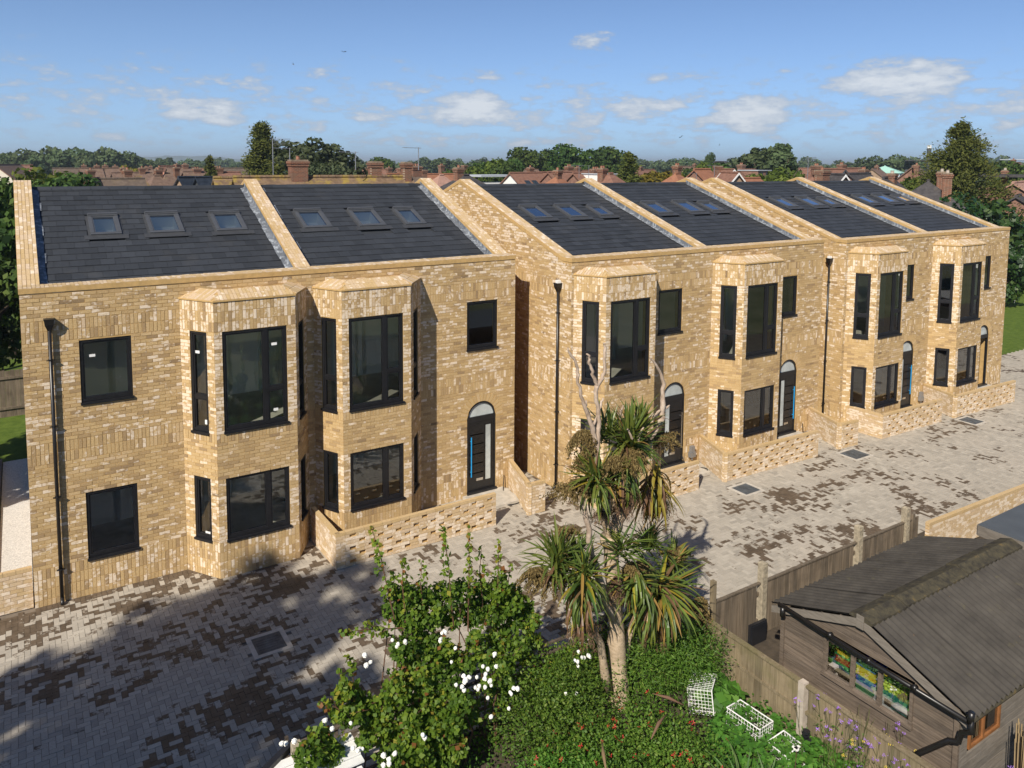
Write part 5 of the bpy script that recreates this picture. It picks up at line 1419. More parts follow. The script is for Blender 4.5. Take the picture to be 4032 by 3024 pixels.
def weeds():
    n = 15000; P = np.stack([rng.uniform(4.0, 10.3, n), rng.uniform(-13.2, -7.9, n), np.abs(rng.normal(0, .16, n))-.06], 1)
    V = leaf_quads(P, .06, np.tile((0, 0, .8), (n, 1)), None, .5, .9); o = link('undergrowth', quads_mesh('undergrowth', V, M['herb'], np.clip(rng.normal(.35, .2, n), 0, 1)), kind='stuff'); tag(o, 'low green undergrowth on the garden soil', 'undergrowth')
weeds()
m = MB(); m.tube([(0, 0, 0), (.25, .03, .05), (.5, .02, .03)], [.008, .028, .004], 6)
me_ = m.mesh('fallen_leaf', M['dryhang'], True)
for (x, y, z, a, q) in ((7.35, -10.3, .92, .3, 'tan fallen palm leaf lying on the red-flowered bush'), (6.5, -10.35, .8, 1.0, 'tan fallen palm leaf curled at the shaded bottom edge'), (8.55, -9.75, .62, 2.3, 'tan fallen palm leaf at the foot of the palm')):
    o = link('fallen_leaf', me_, None, (x, y, z), (.2, -.15, a)); tag(o, q, 'fallen leaf', 'fallen palm leaves')
# ------------------------------------------------------------------ fences, sheds, garden things
def at_x(px, py, x):
    d = ray(px, py); return CAM + d*((x-CAM[0])/d[0])
t = thing('timber_fence', 'vertical board fence with concrete posts between the shed and the paving', 'fence', (10.70, -8.38, 0))
x = .02; bm = []
for k in range(6):
    m = MB(); m.box((0, -.012, -.25), (.118, .010, .97), k/5); bm.append(m.mesh('fence_board', M['fencewood']))
while x < 6.6:
    if not any(abs(x+.06-p) < .12 for p in (1.31, 4.36)):
        link('fence_board', bm[int(rng.integers(6))], t, (x, rng.normal(0, .004), rng.normal(0, .010)), (0, rng.normal(0, .006), 0))
    x += .124
m = MB(); m.box((0, -.03, .955), (6.6, .03, .985), .2); m.build('capping_rail', M['fencewood'], t)
for z in (.15, .7): m = MB(); m.box((0, .012, z), (6.6, .06, z+.07), .3); m.build('rail', M['fencewood'], t)
for (px, top) in ((1.31, 1.40), (4.40, 1.36), (6.18, 1.34)):
    m = MB(); m.box((px-.065, -.075, -.25), (px+.065, .065, top-.03)); m.add([(px-.065, -.075, top-.03), (px+.065, -.075, top-.03), (px+.065, .065, top-.03), (px-.065, .065, top-.03), (px, -.005, top)], [(0, 1, 4), (1, 2, 4), (2, 3, 4), (3, 0, 4)])
    for z in (top-.12, top-.3, top-.5): m.box((px-.03, -.085, z), (px+.03, -.075, z+.05))
    m.build('concrete_post', M['post'], t)
m = MB(); m.box((-.10, -.05, -.3), (-.02, .04, 1.40)); m.build('timber_post', M['fencewood2'], t)
m = MB(); m.box((6.42, -.05, -.2), (6.50, .04, 1.10)); m.build('timber_post', M['fencewood'], t)

t = thing('timber_fence', 'low mossy fence with a capping rail running beside the vegetable bed', 'fence', (10.24, -8.62, 0))
fb = []
for k in range(6):
    m = MB(); m.box((-.010, -.145, .49), (.010, 0, .90), k/5); a = m.mesh('fence_board', M['fencewood2'])
    m = MB(); m.box((-.010, -.145, -.15), (.010, 0, .44), k/5); fb.append((a, m.mesh('fence_board', M['fencewood2'])))
y = -.06
while y > -4.6:
    if not (-2.14 < y-.07 < -1.98):
        a = fb[int(rng.integers(6))]
        link('fence_board', a[0], t, (rng.normal(0, .003), y, 0)); link('fence_board', a[1], t, (rng.normal(0, .003), y, 0))
    y -= .150
for (z0, z1, w) in ((.895, .925, .045), (.44, .49, .03)):
    for (a, b) in ((-2.0, 0), (-4.7, -2.12)): m = MB(); m.box((-w, a, z0), (w, b, z1), .5); m.build('rail', M['fencewood2'], t)
m = MB(); m.box((-.05, -.06, -.2), (.05, .04, .95)); m.build('end_post', M['fencewood'], t)
m = MB(); m.box((-.075, -2.115, -.2), (.045, -2.005, .95)); m.build('white_post', M['palepot'], t)

# timber shed with a corrugated roof
t = thing('garden_shed', 'weathered timber shed with a corrugated black roof and toys behind its window', 'shed', (10.62, -11.41, 0))
HW, ZEV, ZR, LEN = 1.45, 1.72, 2.26, 4.3
m = MB(); m.prism([(-HW+.03, -.2), (HW-.03, -.2), (HW-.03, .98), (-HW+.03, .98)], .03, .06, 'x'); m.box((.03, -HW+.03, -.2), (LEN, -HW+.05, 1.66)); m.box((.03, HW-.05, -.2), (LEN, HW-.03, 1.68)); m.box((LEN-.03, -HW+.03, -.2), (LEN, HW-.03, 1.66)); m.box((.03, -HW+.05, .10), (LEN, HW-.05, .14)); m.build('shed_frame', M['shedwood'], t)
WY0, WY1, WZ0, WZ1 = -.77, .60, 1.06, 1.60         # window in the gable
z = -.15; sl_ = (ZR-ZEV)/HW
while z < ZR-.10:
    z1 = z+.125; lim = HW if z1 < ZEV else max(0, (ZR-z1)/sl_-.02)
    if lim < .05: break
    segs = [(-lim, lim)]
    if z1 > WZ0-.05 and z < WZ1+.05: segs = [(-lim, WY0-.05), (WY1+.05, lim)]
    for (a, b) in segs:
        if b-a > .04:
            m = MB(); lim2 = HW if z < ZEV else min(HW, (ZR-z)/sl_)
            m.add([(-.022, a, z), (-.022, b, z), (-.006, b, z1+.012), (-.006, a, z1+.012), (.02, a, z), (.02, b, z), (.02, b, z1), (.02, a, z1)], [(0, 3, 2, 1), (0, 1, 5, 4), (2, 3, 7, 6), (0, 4, 7, 3), (1, 2, 6, 5), (4, 5, 6, 7)], float(rng.random()))
            m.build('board', M['shedwood'], t)
    z = z1
for (y0, y1) in ((-HW-.02, -HW+.05), (HW-.05, HW+.02)): m = MB(); m.box((-.045, y0, -.2), (.0, y1, 1.72), .7); m.build('corner_post', M['shedwood'], t)
w = link('window', None, t, (0, 0, 0)); m = MB()
for (a, b, c, d) in ((WY0-.05, WY0, WZ0-.05, WZ1+.05), (WY1, WY1+.05, WZ0-.05, WZ1+.05), (WY0, WY1, WZ1, WZ1+.05), (-.33, -.28, WZ0, WZ1), (.12, .17, WZ0, WZ1)): m.box((-.045, a, c), (.02, b, d), .6)
m.box((-.07, WY0-.06, WZ0-.06), (.02, WY1+.06, WZ0), .8); m.build('frame', M['shedwood'], w)
m = MB(); m.add([(-.012, WY0, WZ0), (-.012, WY1, WZ0), (-.012, WY1, WZ1), (-.012, WY0, WZ1)], [(0, 1, 2, 3)]); m.build('pane', M['clearglass'], w)
# roof: corrugated sheets, ridge caps, barge boards, gutter
for sgn in (1, -1):
    for k in range(5):
        x0 = -.10+k*.90; x1 = min(x0+.95, LEN+.12); n = int((x1-x0)/.016); pts = []
        m = MB(); v = []
        for i in range(n+1):
            xx = x0+(x1-x0)*i/n; hz = .026*math.sin(xx/.13*2*math.pi)+(.012 if k % 2 else 0)
            for s in (0.0, .55, 1.0): yy = sgn*(.02+s*(HW+.18)); v.append((xx, yy, ZR+.055-abs(yy)*sl_+hz+(.006*math.sin(s*9+k))))
        f = []
        for i in range(n):
            for s in (0, 1): f.append((3*i+s, 3*i+s+1, 3*i+4+s, 3*i+3+s))
        m.add(v, f, float(rng.random())); m.build('roof_sheet', M['bitumen'], t, smooth=True)
for k in range(5):
    x0 = -.11+k*.9; m = MB(); hh = ZR+.10+.010*(k % 2)
    m.add([(x0, 0, hh), (x0+.94, 0, hh-.01), (x0+.94, .19, hh-.19*sl_-.01), (x0, .19, hh-.19*sl_), (x0+.94, -.19, hh-.19*sl_-.01), (x0, -.19, hh-.19*sl_), (x0, .19, hh-.19*sl_-.035), (x0+.94, .19, hh-.19*sl_-.045), (x0, -.19, hh-.19*sl_-.035), (x0+.94, -.19, hh-.19*sl_-.045)], [(0, 1, 2, 3), (0, 5, 4, 1), (3, 2, 7, 6), (5, 8, 9, 4), (0, 3, 6, 8, 5)])
    m.build('ridge_cap', M['mossridge'], t)
for sgn in (1, -1):
    m = MB(); y1 = sgn*(HW+.17)
    m.add([(-.105, 0, ZR+.02), (-.105, y1, ZR+.02-abs(y1)*sl_), (-.105, y1, ZR-.10-abs(y1)*sl_), (-.105, 0, ZR-.11), (-.08, 0, ZR+.02), (-.08, y1, ZR+.02-abs(y1)*sl_), (-.08, y1, ZR-.10-abs(y1)*sl_), (-.08, 0, ZR-.11)], [(0, 1, 2, 3), (4, 7, 6, 5), (0, 4, 5, 1), (3, 2, 6, 7), (1, 5, 6, 2)], .6); m.build('barge_board', M['greywood'], t)
m = MB(); m.box((-.125, -.06, ZR-.13), (-.106, .06, ZR+.075), .6); m.build('finial_block', M['greywood'], t)
tp = lambda px, py, x: at_x(3024+px/1.639, 2012+py/1.639, x)-np.array((10.62, -11.41, 0))
m = MB(); m.tube([tp(70, 598, 10.46), tp(640, 960, 10.46), tp(1305, 1368, 10.46)], .033, 8); m.tube([tp(95, 620, 10.46), tp(95, 680, 10.46)], .045, 8)
for q in ((400, 800), (650, 965), (945, 1140)): p = tp(*q, 10.46); m.tube([p+(0, -.03, .02), p+(0, .03, -.02)], .044, 8)
m.build('drain_pipe', M['pipe'], t, smooth=True)
m = MB(); m.tube([tp(1305, 1368, 10.46), tp(1315, 1300, 10.46)], .045, 8); m.tube([tp(1310, 1340, 10.46), tp(1315, 1430, 10.46), tp(1250, 1430, 10.46), tp(1230, 1490, 10.46), tp(1170, 1480, 10.44), tp(970, 1565, 10.36), tp(970, 1620, 10.36)], .040, 8); m.build('drain_pipe', M['pipe'], t, smooth=True)
m = MB()
for i in range(24): xx = -.1+i*.19; m.tube([(xx, -HW-.14, ZR-.02-(HW+.16)*sl_), (xx+.19, -HW-.14, ZR-.02-(HW+.16)*sl_)], .055, 8)
m.build('gutter', M['mossridge'], t)
# right-hand side: boards, window with varnished frame and a curtain
z = -.15
while z < 1.5:
    for (a, b) in ([(0, 4.3)] if z+.125 < 1.04 or z > 1.52 else [(0, .20), (1.08, 4.3)]):
        m = MB(); m.box((a, -HW-.02, z), (b, -HW+.01, z+.118), float(rng.random())); m.build('board', M['greywood'], t)
    z += .125
w = link('window', None, t, (.64, -HW, 1.28)); m = MB()
for (a, b, c, d) in ((-.42, .42, -.24, -.20), (-.42, .42, .20, .24), (-.42, -.38, -.2, .2), (.38, .42, -.2, .2), (-.06, -.02, -.2, .2)): m.box((a, -.04, c), (b, .02, d))
m.build('frame', M['amber'], w)
m = MB(); m.add([(-.38, -.01, -.2), (.38, -.01, -.2), (.38, -.01, .2), (-.38, -.01, .2)], [(0, 1, 2, 3)]); m.build('pane', M['glass'], w)
m = MB()
for i in range(8): m.box((-.38+i*.04, .03+.012*(i % 2), -.2), (-.34+i*.04, .04+.012*(i % 2), .2))
m.build('curtain', M['curtain'], w)

# what stands behind the shed window
def crate(label, mat, y, z, w, d, h, lid=None, x=.12, nm='crate', cat='crate'):
    t2 = thing(nm, label, cat, (10.62+x, -11.41+y, z)); m = MB(); m.box((0, -w/2, 0), (d, w/2, h*.88)); m.box((-.012, -w/2-.012, h*.80), (d+.012, w/2+.012, h*.88)); m.build('tub', M[mat], t2)
    m = MB(); m.box((-.016, -w/2-.016, h*.885), (d+.016, w/2+.016, h)); m.build('lid', M[lid or mat], t2); return t2
crate('green crate at the bottom of the stack behind the shed window', 'crategreen', .02, .90, .30, .30, .18)
crate('blue crate with a yellow rim in the middle of the shed window stack', 'crateblue', .02, 1.085, .30, .30, .18, 'crateyellow')
crate('yellow crate with a blue rim topmost of the shed window stack', 'crateyellow', .02, 1.27, .30, .30, .14, 'crateblue')
crate('purple packet lying on the yellow crate', 'cratepurple', .04, 1.415, .14, .12, .09, None, .16, 'packet', 'packet')
crate('low green crate beneath the red crate by the left shed pane', 'crategreen', .42, 1.16, .22, .22, .10, 'cratered')
crate('red and green crate on the green one by the left shed pane', 'cratered', .42, 1.265, .22, .22, .10, 'crategreen')
crate('yellow tub on top at the left shed pane', 'crateyellow', .42, 1.37, .18, .18, .08)
crate('clear grey storage box below the middle shed pane', 'crategrey', -.26, .92, .30, .32, .26)
crate('teal storage box under the green balls', 'crateteal', -.48, 1.02, .36, .30, .20)
tt_ = thing('ball_heap', 'heap of lime green balls in the right shed pane', 'balls', (10.80, -11.86, 1.23))
ico = MB(); ico.tube([(0, 0, -.035), (0, 0, -.022), (0, 0, 0), (0, 0, .022), (0, 0, .035)], [.008, .027, .035, .027, .008], 10); im_ = ico.mesh('ball', M['ballgreen'], True)
for i in range(6):
    for j in range(3):
        for k in range(3): link('ball', im_, tt_, (j*.07, -.16+i*.065+.02*(k % 2), k*.058))
tt_ = thing('sack', 'white and blue plastic sack on the shed window ledge at right', 'sack', (10.72, -12.0, 1.05)); m = MB(); m.tube([(0, -.12, .05), (.02, -.03, .07), (.02, .08, .06), (0, .16, .04)], [.03, .055, .06, .02], 8); m.build('bag', M['sack'], tt_, smooth=True)
tt_ = thing('rope_coil', 'bundle of straw-coloured netting in the right shed pane', 'netting', (10.80, -11.98, 1.15)); m = MB()
for i in range(22): a = i*.28; m.tube([(0, 0, .22), (.06*math.cos(a), .10*math.sin(a), .10), (.05*math.cos(a+.5), .13*math.sin(a+.5), .0)], .007, 4)
m.build('strands', M['straw'], tt_)
tt_ = thing('clothing_pile', 'dark blue cloth heap in the left shed pane', 'cloth', (10.78, -10.95, 1.08)); m = MB(); m.tube([(0, -.16, .02), (.02, -.05, .10), (.0, .08, .06), (.02, .16, .14)], [.03, .07, .06, .04], 7); m.build('cloth', M['denim'], tt_, smooth=True)
tt_ = thing('cane_bundle', 'upright bundle of split bamboo canes by the shed side at the frame edge', 'canes', (11.75, -13.25, -.1)); m = MB()
for i in range(46): a = rng.uniform(0, 6.28); q = .16*math.sqrt(rng.random()); m.tube([(math.cos(a)*q, math.sin(a)*q, 0), (math.cos(a)*q*1.2+rng.normal(0, .02), math.sin(a)*q*1.2, rng.uniform(1.1, 1.35))], .010, 5)
m.build('canes', M['straw'], tt_)

m = MB(); m.box((0, -.06, -.35), (.46, 0, .30)); m.box((.02, -.08, -.33), (.44, -.06, .28)); o = m.build('black_slab', M['blackplastic'], loc=(11.52, -8.49, 0)); tag(o, 'black plastic tank leaning upright against the board fence', 'tank')
# neighbouring flat-roofed outbuilding at the right edge
t = thing('flat_roofed_shed', 'dark timber outbuilding with a flat grey felt roof at right edge', 'shed', (15.95, -10.65, 0))
m = MB(); m.box((-.10, -3.2, 1.92), (4.6, .20, 2.02)); m.build('roof', M['felt'], t)
m = MB()
m.box((-.13, -3.2, 1.80), (-.10, .20, 2.0)); m.box((-.10, .20, 1.80), (4.6, .23, 2.0)); m.build('fascia', M['greywood'], t)
z = -.2
while z < 1.8: m = MB(); m.box((0, -3.1, z), (4.4, .10, z+.118), float(rng.random())); m.build('board', M['shedwood'], t); z += .125
# white painted arbour roof at the bottom edge, with a dark beam
t = thing('white_arbour', 'white painted timber arbour top poking into the bottom edge under rose sprays', 'arbour', (2.5, -8.3, 0))
for k in range(4): m = MB(); m.box((-.05+k*.015, -.52+k*.13, 1.16+.02*k), (1.12, -.40+k*.13, 1.185+.02*k)); m.build('roof_board', M['white'], t)
for x in (.62, 1.0): m = MB(); m.box((x, -.62, -.1), (x+.07, -.54, 1.15)); m.build('post', M['white'], t)
m = MB(); m.box((-.02, -.60, .35), (1.05, -.57, 1.12)); m.build('panel', M['felt'], t)
m = MB(); m.obox((-.62, -.52, 1.22), (1.02, .66, 0), (-.05, .075, 0), (0, 0, .09)); m.build('dark_beam', M['blackplastic'], t)
m = MB(); m.box((.3, -.10, 1.22), (.42, .02, 1.42)); m.build('stone_finial', M['post'], t)
# wire baskets
def basket(label, c, rot, L, Wd, H):
    t2 = thing('wire_basket', label, 'wire basket', c, 0, 'white wire baskets in the garden'); t2.rotation_euler = rot; m = MB()
    for (a, b) in (((0, 0, H), (L, 0, H)), ((L, 0, H), (L, Wd, H)), ((L, Wd, H), (0, Wd, H)), ((0, Wd, H), (0, 0, H))): m.tube([a, b], .010, 6)
    m.build('rim', M['white'], t2); m = MB(); s = .055
    for i in range(int(L/s)+1): x = i*s; m.tube([(x, 0, H), (x, 0, 0), (x, Wd, 0), (x, Wd, H)], .0035, 4, False)
    for i in range(int(Wd/s)+1): y = i*s; m.tube([(0, y, H), (0, y, 0), (L, y, 0), (L, y, H)], .0035, 4, False)
    for k in range(int(H/s)): z = k*s; m.tube([(0, 0, z), (L, 0, z), (L, Wd, z), (0, Wd, z), (0, 0, z)], .0035, 4, False)
    m.build('wire_mesh', M['white'], t2)
basket('white wire basket lying on its side behind the iris clump', (9.10, -9.35, .02), (R(82), R(6), R(35)), .55, .40, .40)
basket('white wire basket standing open beside the low fence', (9.80, -10.45, -.05), (R(4), 0, R(95)), .62, .36, .34)
basket('white wire basket tipped over in front of the white fence post', (9.88, -11.05, -.02), (R(-14), R(8), R(80)), .40, .34, .30)
t = thing('rain_chain', 'black chain of stacked cups standing before the white fence post', 'ornament', (10.02, -10.93, -.12)); m = MB()
for i in range(6):
    z = i*.085; a = i*1.9; m.tube([(.02*math.cos(a), .02*math.sin(a), z), (.025*math.cos(a), .025*math.sin(a), z+.04), (.02*math.cos(a), .02*math.sin(a), z+.075)], [.025, .055, .06], 8)
m.build('cups', M['blackplastic'], t)
# ----------------------------------------------------------------- trees and houses all around
# trees outside the picture on the sunny side: they shade the paving at lower left
tree('shade_tree', 'tall', 'tall broadleaf tree beyond the left edge shading the paving', 0, 0, 0, 1.0, None, 'tree', -.15, .5, (-11.6, -14.3), 18.6)
tree('shade_tree', 'airy', 'loose grey-green tree beyond the lower left edge', 0, 0, 0, .62, None, 'tree', -.15, 1.5, (-9, -24), 9.6)
tree('shade_tree', 'round', 'rounded garden tree behind the viewpoint', 0, 0, 0, .9, None, 'tree', -.15, 2.5, (7.5, -24), 8.5)
tree('shade_tree', 'oak', 'broad garden tree far behind the viewpoint', 0, 0, 0, 1.0, None, 'tree', -.15, 3.5, (-3, -29), 10)
tree('shade_tree', 'round', 'garden tree behind the shed out of the picture', 0, 0, 0, .9, None, 'tree', -.15, 4.5, (19, -19), 7)

tree('shade_tree', 'round', 'dark garden tree left of the gravel path beyond the edge', 0, 0, 0, .75, None, 'tree', -.15, 1.2, (-4.6, 6.2), 8.6)
# left of the nearest pair: tall dark hedge trees, board fence in their shade
g_l = 'dark trees left of the nearest house'
tree('hedge_tree', 'oak', 'tall dark tree hard against the left edge behind the gravel path', -40, 700, 33, .80, g_l, base=-.1)
tree('hedge_tree', 'round', 'dark tree rising just left of the nearest gable parapet', 25, 715, 36, .66, g_l, base=-.1)
tree('hedge_tree', 'round', 'lower dark tree between the lawn and the left edge', -25, 1010, 30, .85, g_l, base=-.1)
tree('hedge_tree', 'bush', 'dark leafy shrub at the back of the left lawn', 40, 1480, 31.5, 1.2, g_l, base=-.1)
tree('hedge_tree', 'lime', 'light green rounded tree above the nearest gable parapet', 165, 632, 62, .95)
tree('hedge_tree', 'oak', 'dark tree below and left of the light green rounded tree', 60, 690, 55, .9)
tree('hedge_tree', 'round', 'low dark green tree right of the light green rounded tree', 255, 690, 58, 1.0)
t = thing('timber_fence', 'dark board fence in the shade behind the left lawn', 'fence', (-9, 14.5, -.1)); 
fm_ = []
for k in range(4): m = MB(); m.box((0, 0, 0), (.145, .025, 1.7), k/3); fm_.append(m.mesh('fence_board', M['fencewood']))
for i in range(60): link('fence_board', fm_[int(rng.integers(4))], t, (i*.15, 0, rng.normal(0, .01)))
for z in (.3, 1.4): m = MB(); m.box((0, -.05, z), (9, 0, z+.08)); m.build('rail', M['fencewood'], t)
# right of the farthest pair
t = thing('timber_fence', 'dark board fence behind the lawn at right edge', 'fence', (36.2, 9.5, -.1), R(-38))
for i in range(90): link('fence_board', fm_[int(rng.integers(4))], t, (i*.15-4, 0, rng.normal(0, .01)))
for z in (.3, 1.4): m = MB(); m.box((-4, -.05, z), (9.5, 0, z+.08)); m.build('rail', M['fencewood'], t)
def big_leaf_tree():
    t = thing('magnolia_tree', 'large-leaved glossy tree overhanging the right end of the row', 'tree', (40.2, 5.2, -.1)); cl = crown_clumps(46, 3.1, 8.0, .9, .34, rs=5); P, d, k = clump_points(11500, cl, .5)
    tone = rng.uniform(-.2, .15, len(cl))[k]; V = leaf_quads(P, .26, d*.7+np.array((-.1, -.2, .4)), d, .6, .8)
    link('crown', quads_mesh('crown', V, M['broad'], np.clip(.45+tone+rng.normal(0, .24, len(P)), 0, 1)), t); m = MB(); m.tube([(0, 0, -.2), (.1, 0, 3), (0, .1, 6)], [.22, .16, .07], 8); m.build('trunk', M['trunk'], t)
big_leaf_tree()
tree('hedge_tree', 'bush', 'dense rounded evergreen above the farthest roof parapet', 3875, 818, 57, 1.0).scale = (7.4, 7.4, 7.0)
tree('hedge_tree', 'round', 'dark tree filling the right edge beyond the large-leaved tree', 4090, 860, 58, .8)
tree('hedge_tree', 'bush', 'low green bush between the large-leaved tree and the right parapet', 3960, 960, 50, .8)

# ---- houses beyond, each set at its own distance by the height of its ridge
def house(label, px, pyr, depth, w, d, roof, wall, rot=0.0, kind='gable', rise=None, chims=(), windows=(), cat='house', group='houses beyond the new brick row', dormer=None, roofpanes=0, eave_drop=None, pots='pot', name='suburban_house', bargeboard=None):
    p = at_depth(px, pyr, depth); zr = p[2]
    rise = rise if rise is not None else d*.36
    ze = zr-rise
    t = thing(name, label, cat, (p[0], p[1], 0), rot, group)
    m = MB(); m.box((-w/2, -d/2, -.2), (w/2, d/2, ze-.02))
    if kind == 'gable':
        for sx in (-1, 1): m.prism([(-d/2, ze-.02), (d/2, ze-.02), (0, zr-.12)], sx*w/2-(.0 if sx > 0 else 0), sx*(w/2-.2), 'x')
    m.build('wall', M[wall], t)
    m = MB(); o = .32; th = .14
    if kind == 'gable':
        for sy in (-1, 1):
            y0 = sy*(d/2+o); z0 = ze-o*rise/(d/2)
            m.add([(-w/2-.2, 0, zr), (w/2+.2, 0, zr), (w/2+.2, y0, z0), (-w/2-.2, y0, z0), (-w/2-.2, 0, zr-th), (w/2+.2, 0, zr-th), (w/2+.2, y0, z0-th), (-w/2-.2, y0, z0-th)], [(0, 1, 2, 3), (4, 7, 6, 5), (3, 2, 6, 7), (0, 3, 7, 4), (1, 5, 6, 2)])
        rd = (-w/2-.2, w/2+.2)
    elif kind == 'hip':
        hx = max(.3, w/2-d/2); a, b = w/2+o, d/2+o; z0 = ze-o*rise/(d/2)
        m.add([(-hx, 0, zr), (hx, 0, zr), (-a, -b, z0), (a, -b, z0), (a, b, z0), (-a, b, z0), (-a, -b, z0-th), (a, -b, z0-th), (a, b, z0-th), (-a, b, z0-th)], [(0, 2, 3, 1), (1, 3, 4), (1, 4, 5, 0), (0, 5, 2), (2, 6, 7, 3), (3, 7, 8, 4), (4, 8, 9, 5), (5, 9, 6, 2)])
        rd = (-hx, hx)
    else:
        m.box((-w/2-.25, -d/2-.25, zr-.25), (w/2+.25, d/2+.25, zr)); rd = None
    rf = m.build('roof', M[roof], t)
    if rd:
        m = MB(); n = max(1, int((rd[1]-rd[0])/.45))
        for i in range(n): x0 = rd[0]+(rd[1]-rd[0])*i/n; m.tube([(x0+.01, 0, zr+.02), (x0+(rd[1]-rd[0])/n-.01, 0, zr+.02)], [.13, .12], 6)
        m.build('ridge_tiles', M[roof], t, kind='stuff')
    if bargeboard:
        for sx in (-1, 1):
            for sy in (-1, 1):
                m = MB(); m.obox((sx*(w/2+.21), 0, zr-.16), (0, sy*(d/2+o), -(rise+o*rise/(d/2))), (sx*.04, 0, 0), (0, 0, .18)); m.build('barge_board', M[bargeboard], t)
    for ch in chims:
        cx, cy, cw, cd, top, npot = ch
        if depth > 50: cw *= .82; cd *= .82; top = top*.78 if top > .3 else top
        c = link('chimney', None, t, (cx, cy, 0)); m = MB(); zt = zr+top
        m.box((-cw/2, -cd/2, ze+.2), (cw/2, cd/2, zt-.35)); m.box((-cw/2-.05, -cd/2-.05, zt-.35), (cw/2+.05, cd/2+.05, zt-.20)); m.box((-cw/2-.09, -cd/2-.09, zt-.20), (cw/2+.09, cd/2+.09, zt-.06)); m.build('stack', M['stackbrick'], c)
        m = MB(); m.box((-cw/2-.02, -cd/2-.02, zt-.06), (cw/2+.02, cd/2+.02, zt+.03)); m.build('flaunching', M['flaunch'], c)
        for i in range(npot):
            x = (i-(npot-1)/2)*.30; m = MB(); m.tube([(x, 0, zt), (x, 0, zt+.20), (x, 0, zt+.25)], [.12, .10, .125], 8); m.build('pot', M[pots], c)
    for (wx, wz, ww, wh, side) in windows:
        wn = link('window', None, t, (0, 0, 0)); m = MB(); q = MB()
        if side == 'f':
            y = -d/2; m.box((wx-ww/2-.08, y-.05, ze-wz-wh-.08), (wx+ww/2+.08, y-.01, ze-wz+.08)); n = max(1, round(ww/.65)); s = ww/n
            for i in range(n): q.box((wx-ww/2+i*s+.04, y-.065, ze-wz-wh+.03), (wx-ww/2+(i+1)*s-.04, y-.051, ze-wz-.03))
        else:
            sx = -1 if side == 'l' else 1; x = sx*w/2; a, b = sorted((x+sx*.01, x+sx*.05)); m.box((a, wx-ww/2-.08, ze-wz-wh-.08), (b, wx+ww/2+.08, ze-wz+.08)); a, b = sorted((x+sx*.051, x+sx*.065)); q.box((a, wx-ww/2, ze-wz-wh), (b, wx+ww/2, ze-wz))
        m.build('frame', M['white'], wn); q.build('pane', M['farglass'], wn)
    if dormer:
        for (dx, dw, dh, mat) in dormer:
            dm = link('dormer', None, t, (dx, 0, 0)); m = MB(); m.box((-dw/2, -d*.38, zr-dh-.1), (dw/2, 0, zr-.12)); m.build('cheek', M[mat], dm)
            m = MB(); m.box((-dw/2-.1, -d*.38-.12, zr-.12), (dw/2+.1, .1, zr-.02)); m.build('dormer_roof', M['palegrey'], dm)
            m = MB(); n = max(1, int(dw/1.3))
            for i in range(n): xx = -dw/2+(i+.5)*dw/n; m.box((xx-.4, -d*.38-.03, zr-dh*.85), (xx+.4, -d*.38-.002, zr-.32))
            m.build('pane', M['farglass'], dm)
    for i in range(roofpanes):
        xx = -w*.22+i*1.1; s0, s1 = .35, .6; m = MB()
        f = lambda s, xx=xx: (-(d/2)*s, zr-rise*s+.03)
        (ya, za), (yb, zb) = f(s0), f(s1); m.add([(xx-.35, ya, za), (xx+.35, ya, za), (xx+.35, yb, zb), (xx-.35, yb, zb), (xx-.35, ya, za+.08), (xx+.35, ya, za+.08), (xx+.35, yb, zb+.08), (xx-.35, yb, zb+.08)], [(4, 5, 6, 7), (0, 4, 7, 3), (1, 2, 6, 5), (3, 7, 6, 2)]); m.build('roof_window', M['farglass'], t)
    return t
YA = 0.0
# the long house close behind the nearest pair, its mossy ridge above the new slates
house('long mossy-ridged house close behind the nearest brick pair', 1290, 697, 46, 10.4, 8.6, 'mossroof', 'redbrick', R(-1), 'gable', None, [(-1.75, 0, .95, .75, .98, 1), (3.05, .2, .66, .6, .92, 0), (5.0, -.1, .46, .6, .90, 0)])
house('brown roofed house adjoining the mossy one at its left', 1000, 700, 50, 4.6, 8, 'mossroof', 'redbrick', R(-2), 'gable')
house('dark hipped house with a white side wall seen through the gap between roofs', 1835, 690, 62, 9.0, 8.5, 'roofD', 'whiterender', R(10), 'hip', 3.0, [(-.6, .2, .75, .6, .75, 1)], [(-3.2, .4, .8, 1.3, 'f'), (0, .4, 1.4, 1.2, 'f')])
house('pinkish tiled hipped house right of the aerial chimney', 1738, 690, 92, 7.5, 7.5, 'roofE', 'redbrick', R(8), 'hip', 3.4, [(-2.2, .5, .8, .7, .8, 0)])
house('red tiled house behind the pinkish one', 1705, 686, 99, 6.5, 7, 'roofC', 'redbrick', R(4), 'gable', 3.0)
house('dark grey hipped house above the gap, left of the tall green trees', 1775, 668, 125, 12, 9, 'roofF', 'tanbrick', R(14), 'hip', 4.0, [(-2, 0, .9, .8, .9, 2), (3, 0, .9, .8, .9, 0)])
house('white flat-roofed extension with an orange edge right of the green trees', 1930, 688, 108, 6.6, 5, 'palegrey', 'whiterender', R(6), 'flat', 1.0, [], [(-1.2, .45, 1.3, 1.1, 'f'), (1.8, .45, 1.0, .9, 'f')])
house('brown tiled house with a white gable and three roof lights', 2070, 681, 88, 4.6, 7, 'roofB', 'whiterender', R(10), 'gable', 2.6, [(1.0, .3, .75, .6, .8, 1)], (), roofpanes=2)
house('brown tiled house right of the white-gabled one', 2135, 679, 90, 3.6, 7, 'roofB', 'redbrick', R(8), 'gable', 2.6, (), (), roofpanes=1)
house('brown tiled house with a large chimney left of the second brick parapet', 2215, 678, 88, 4.2, 7, 'roofB', 'redbrick', R(8), 'gable', 2.6, [(1.4, .4, .95, .7, .85, 2)])
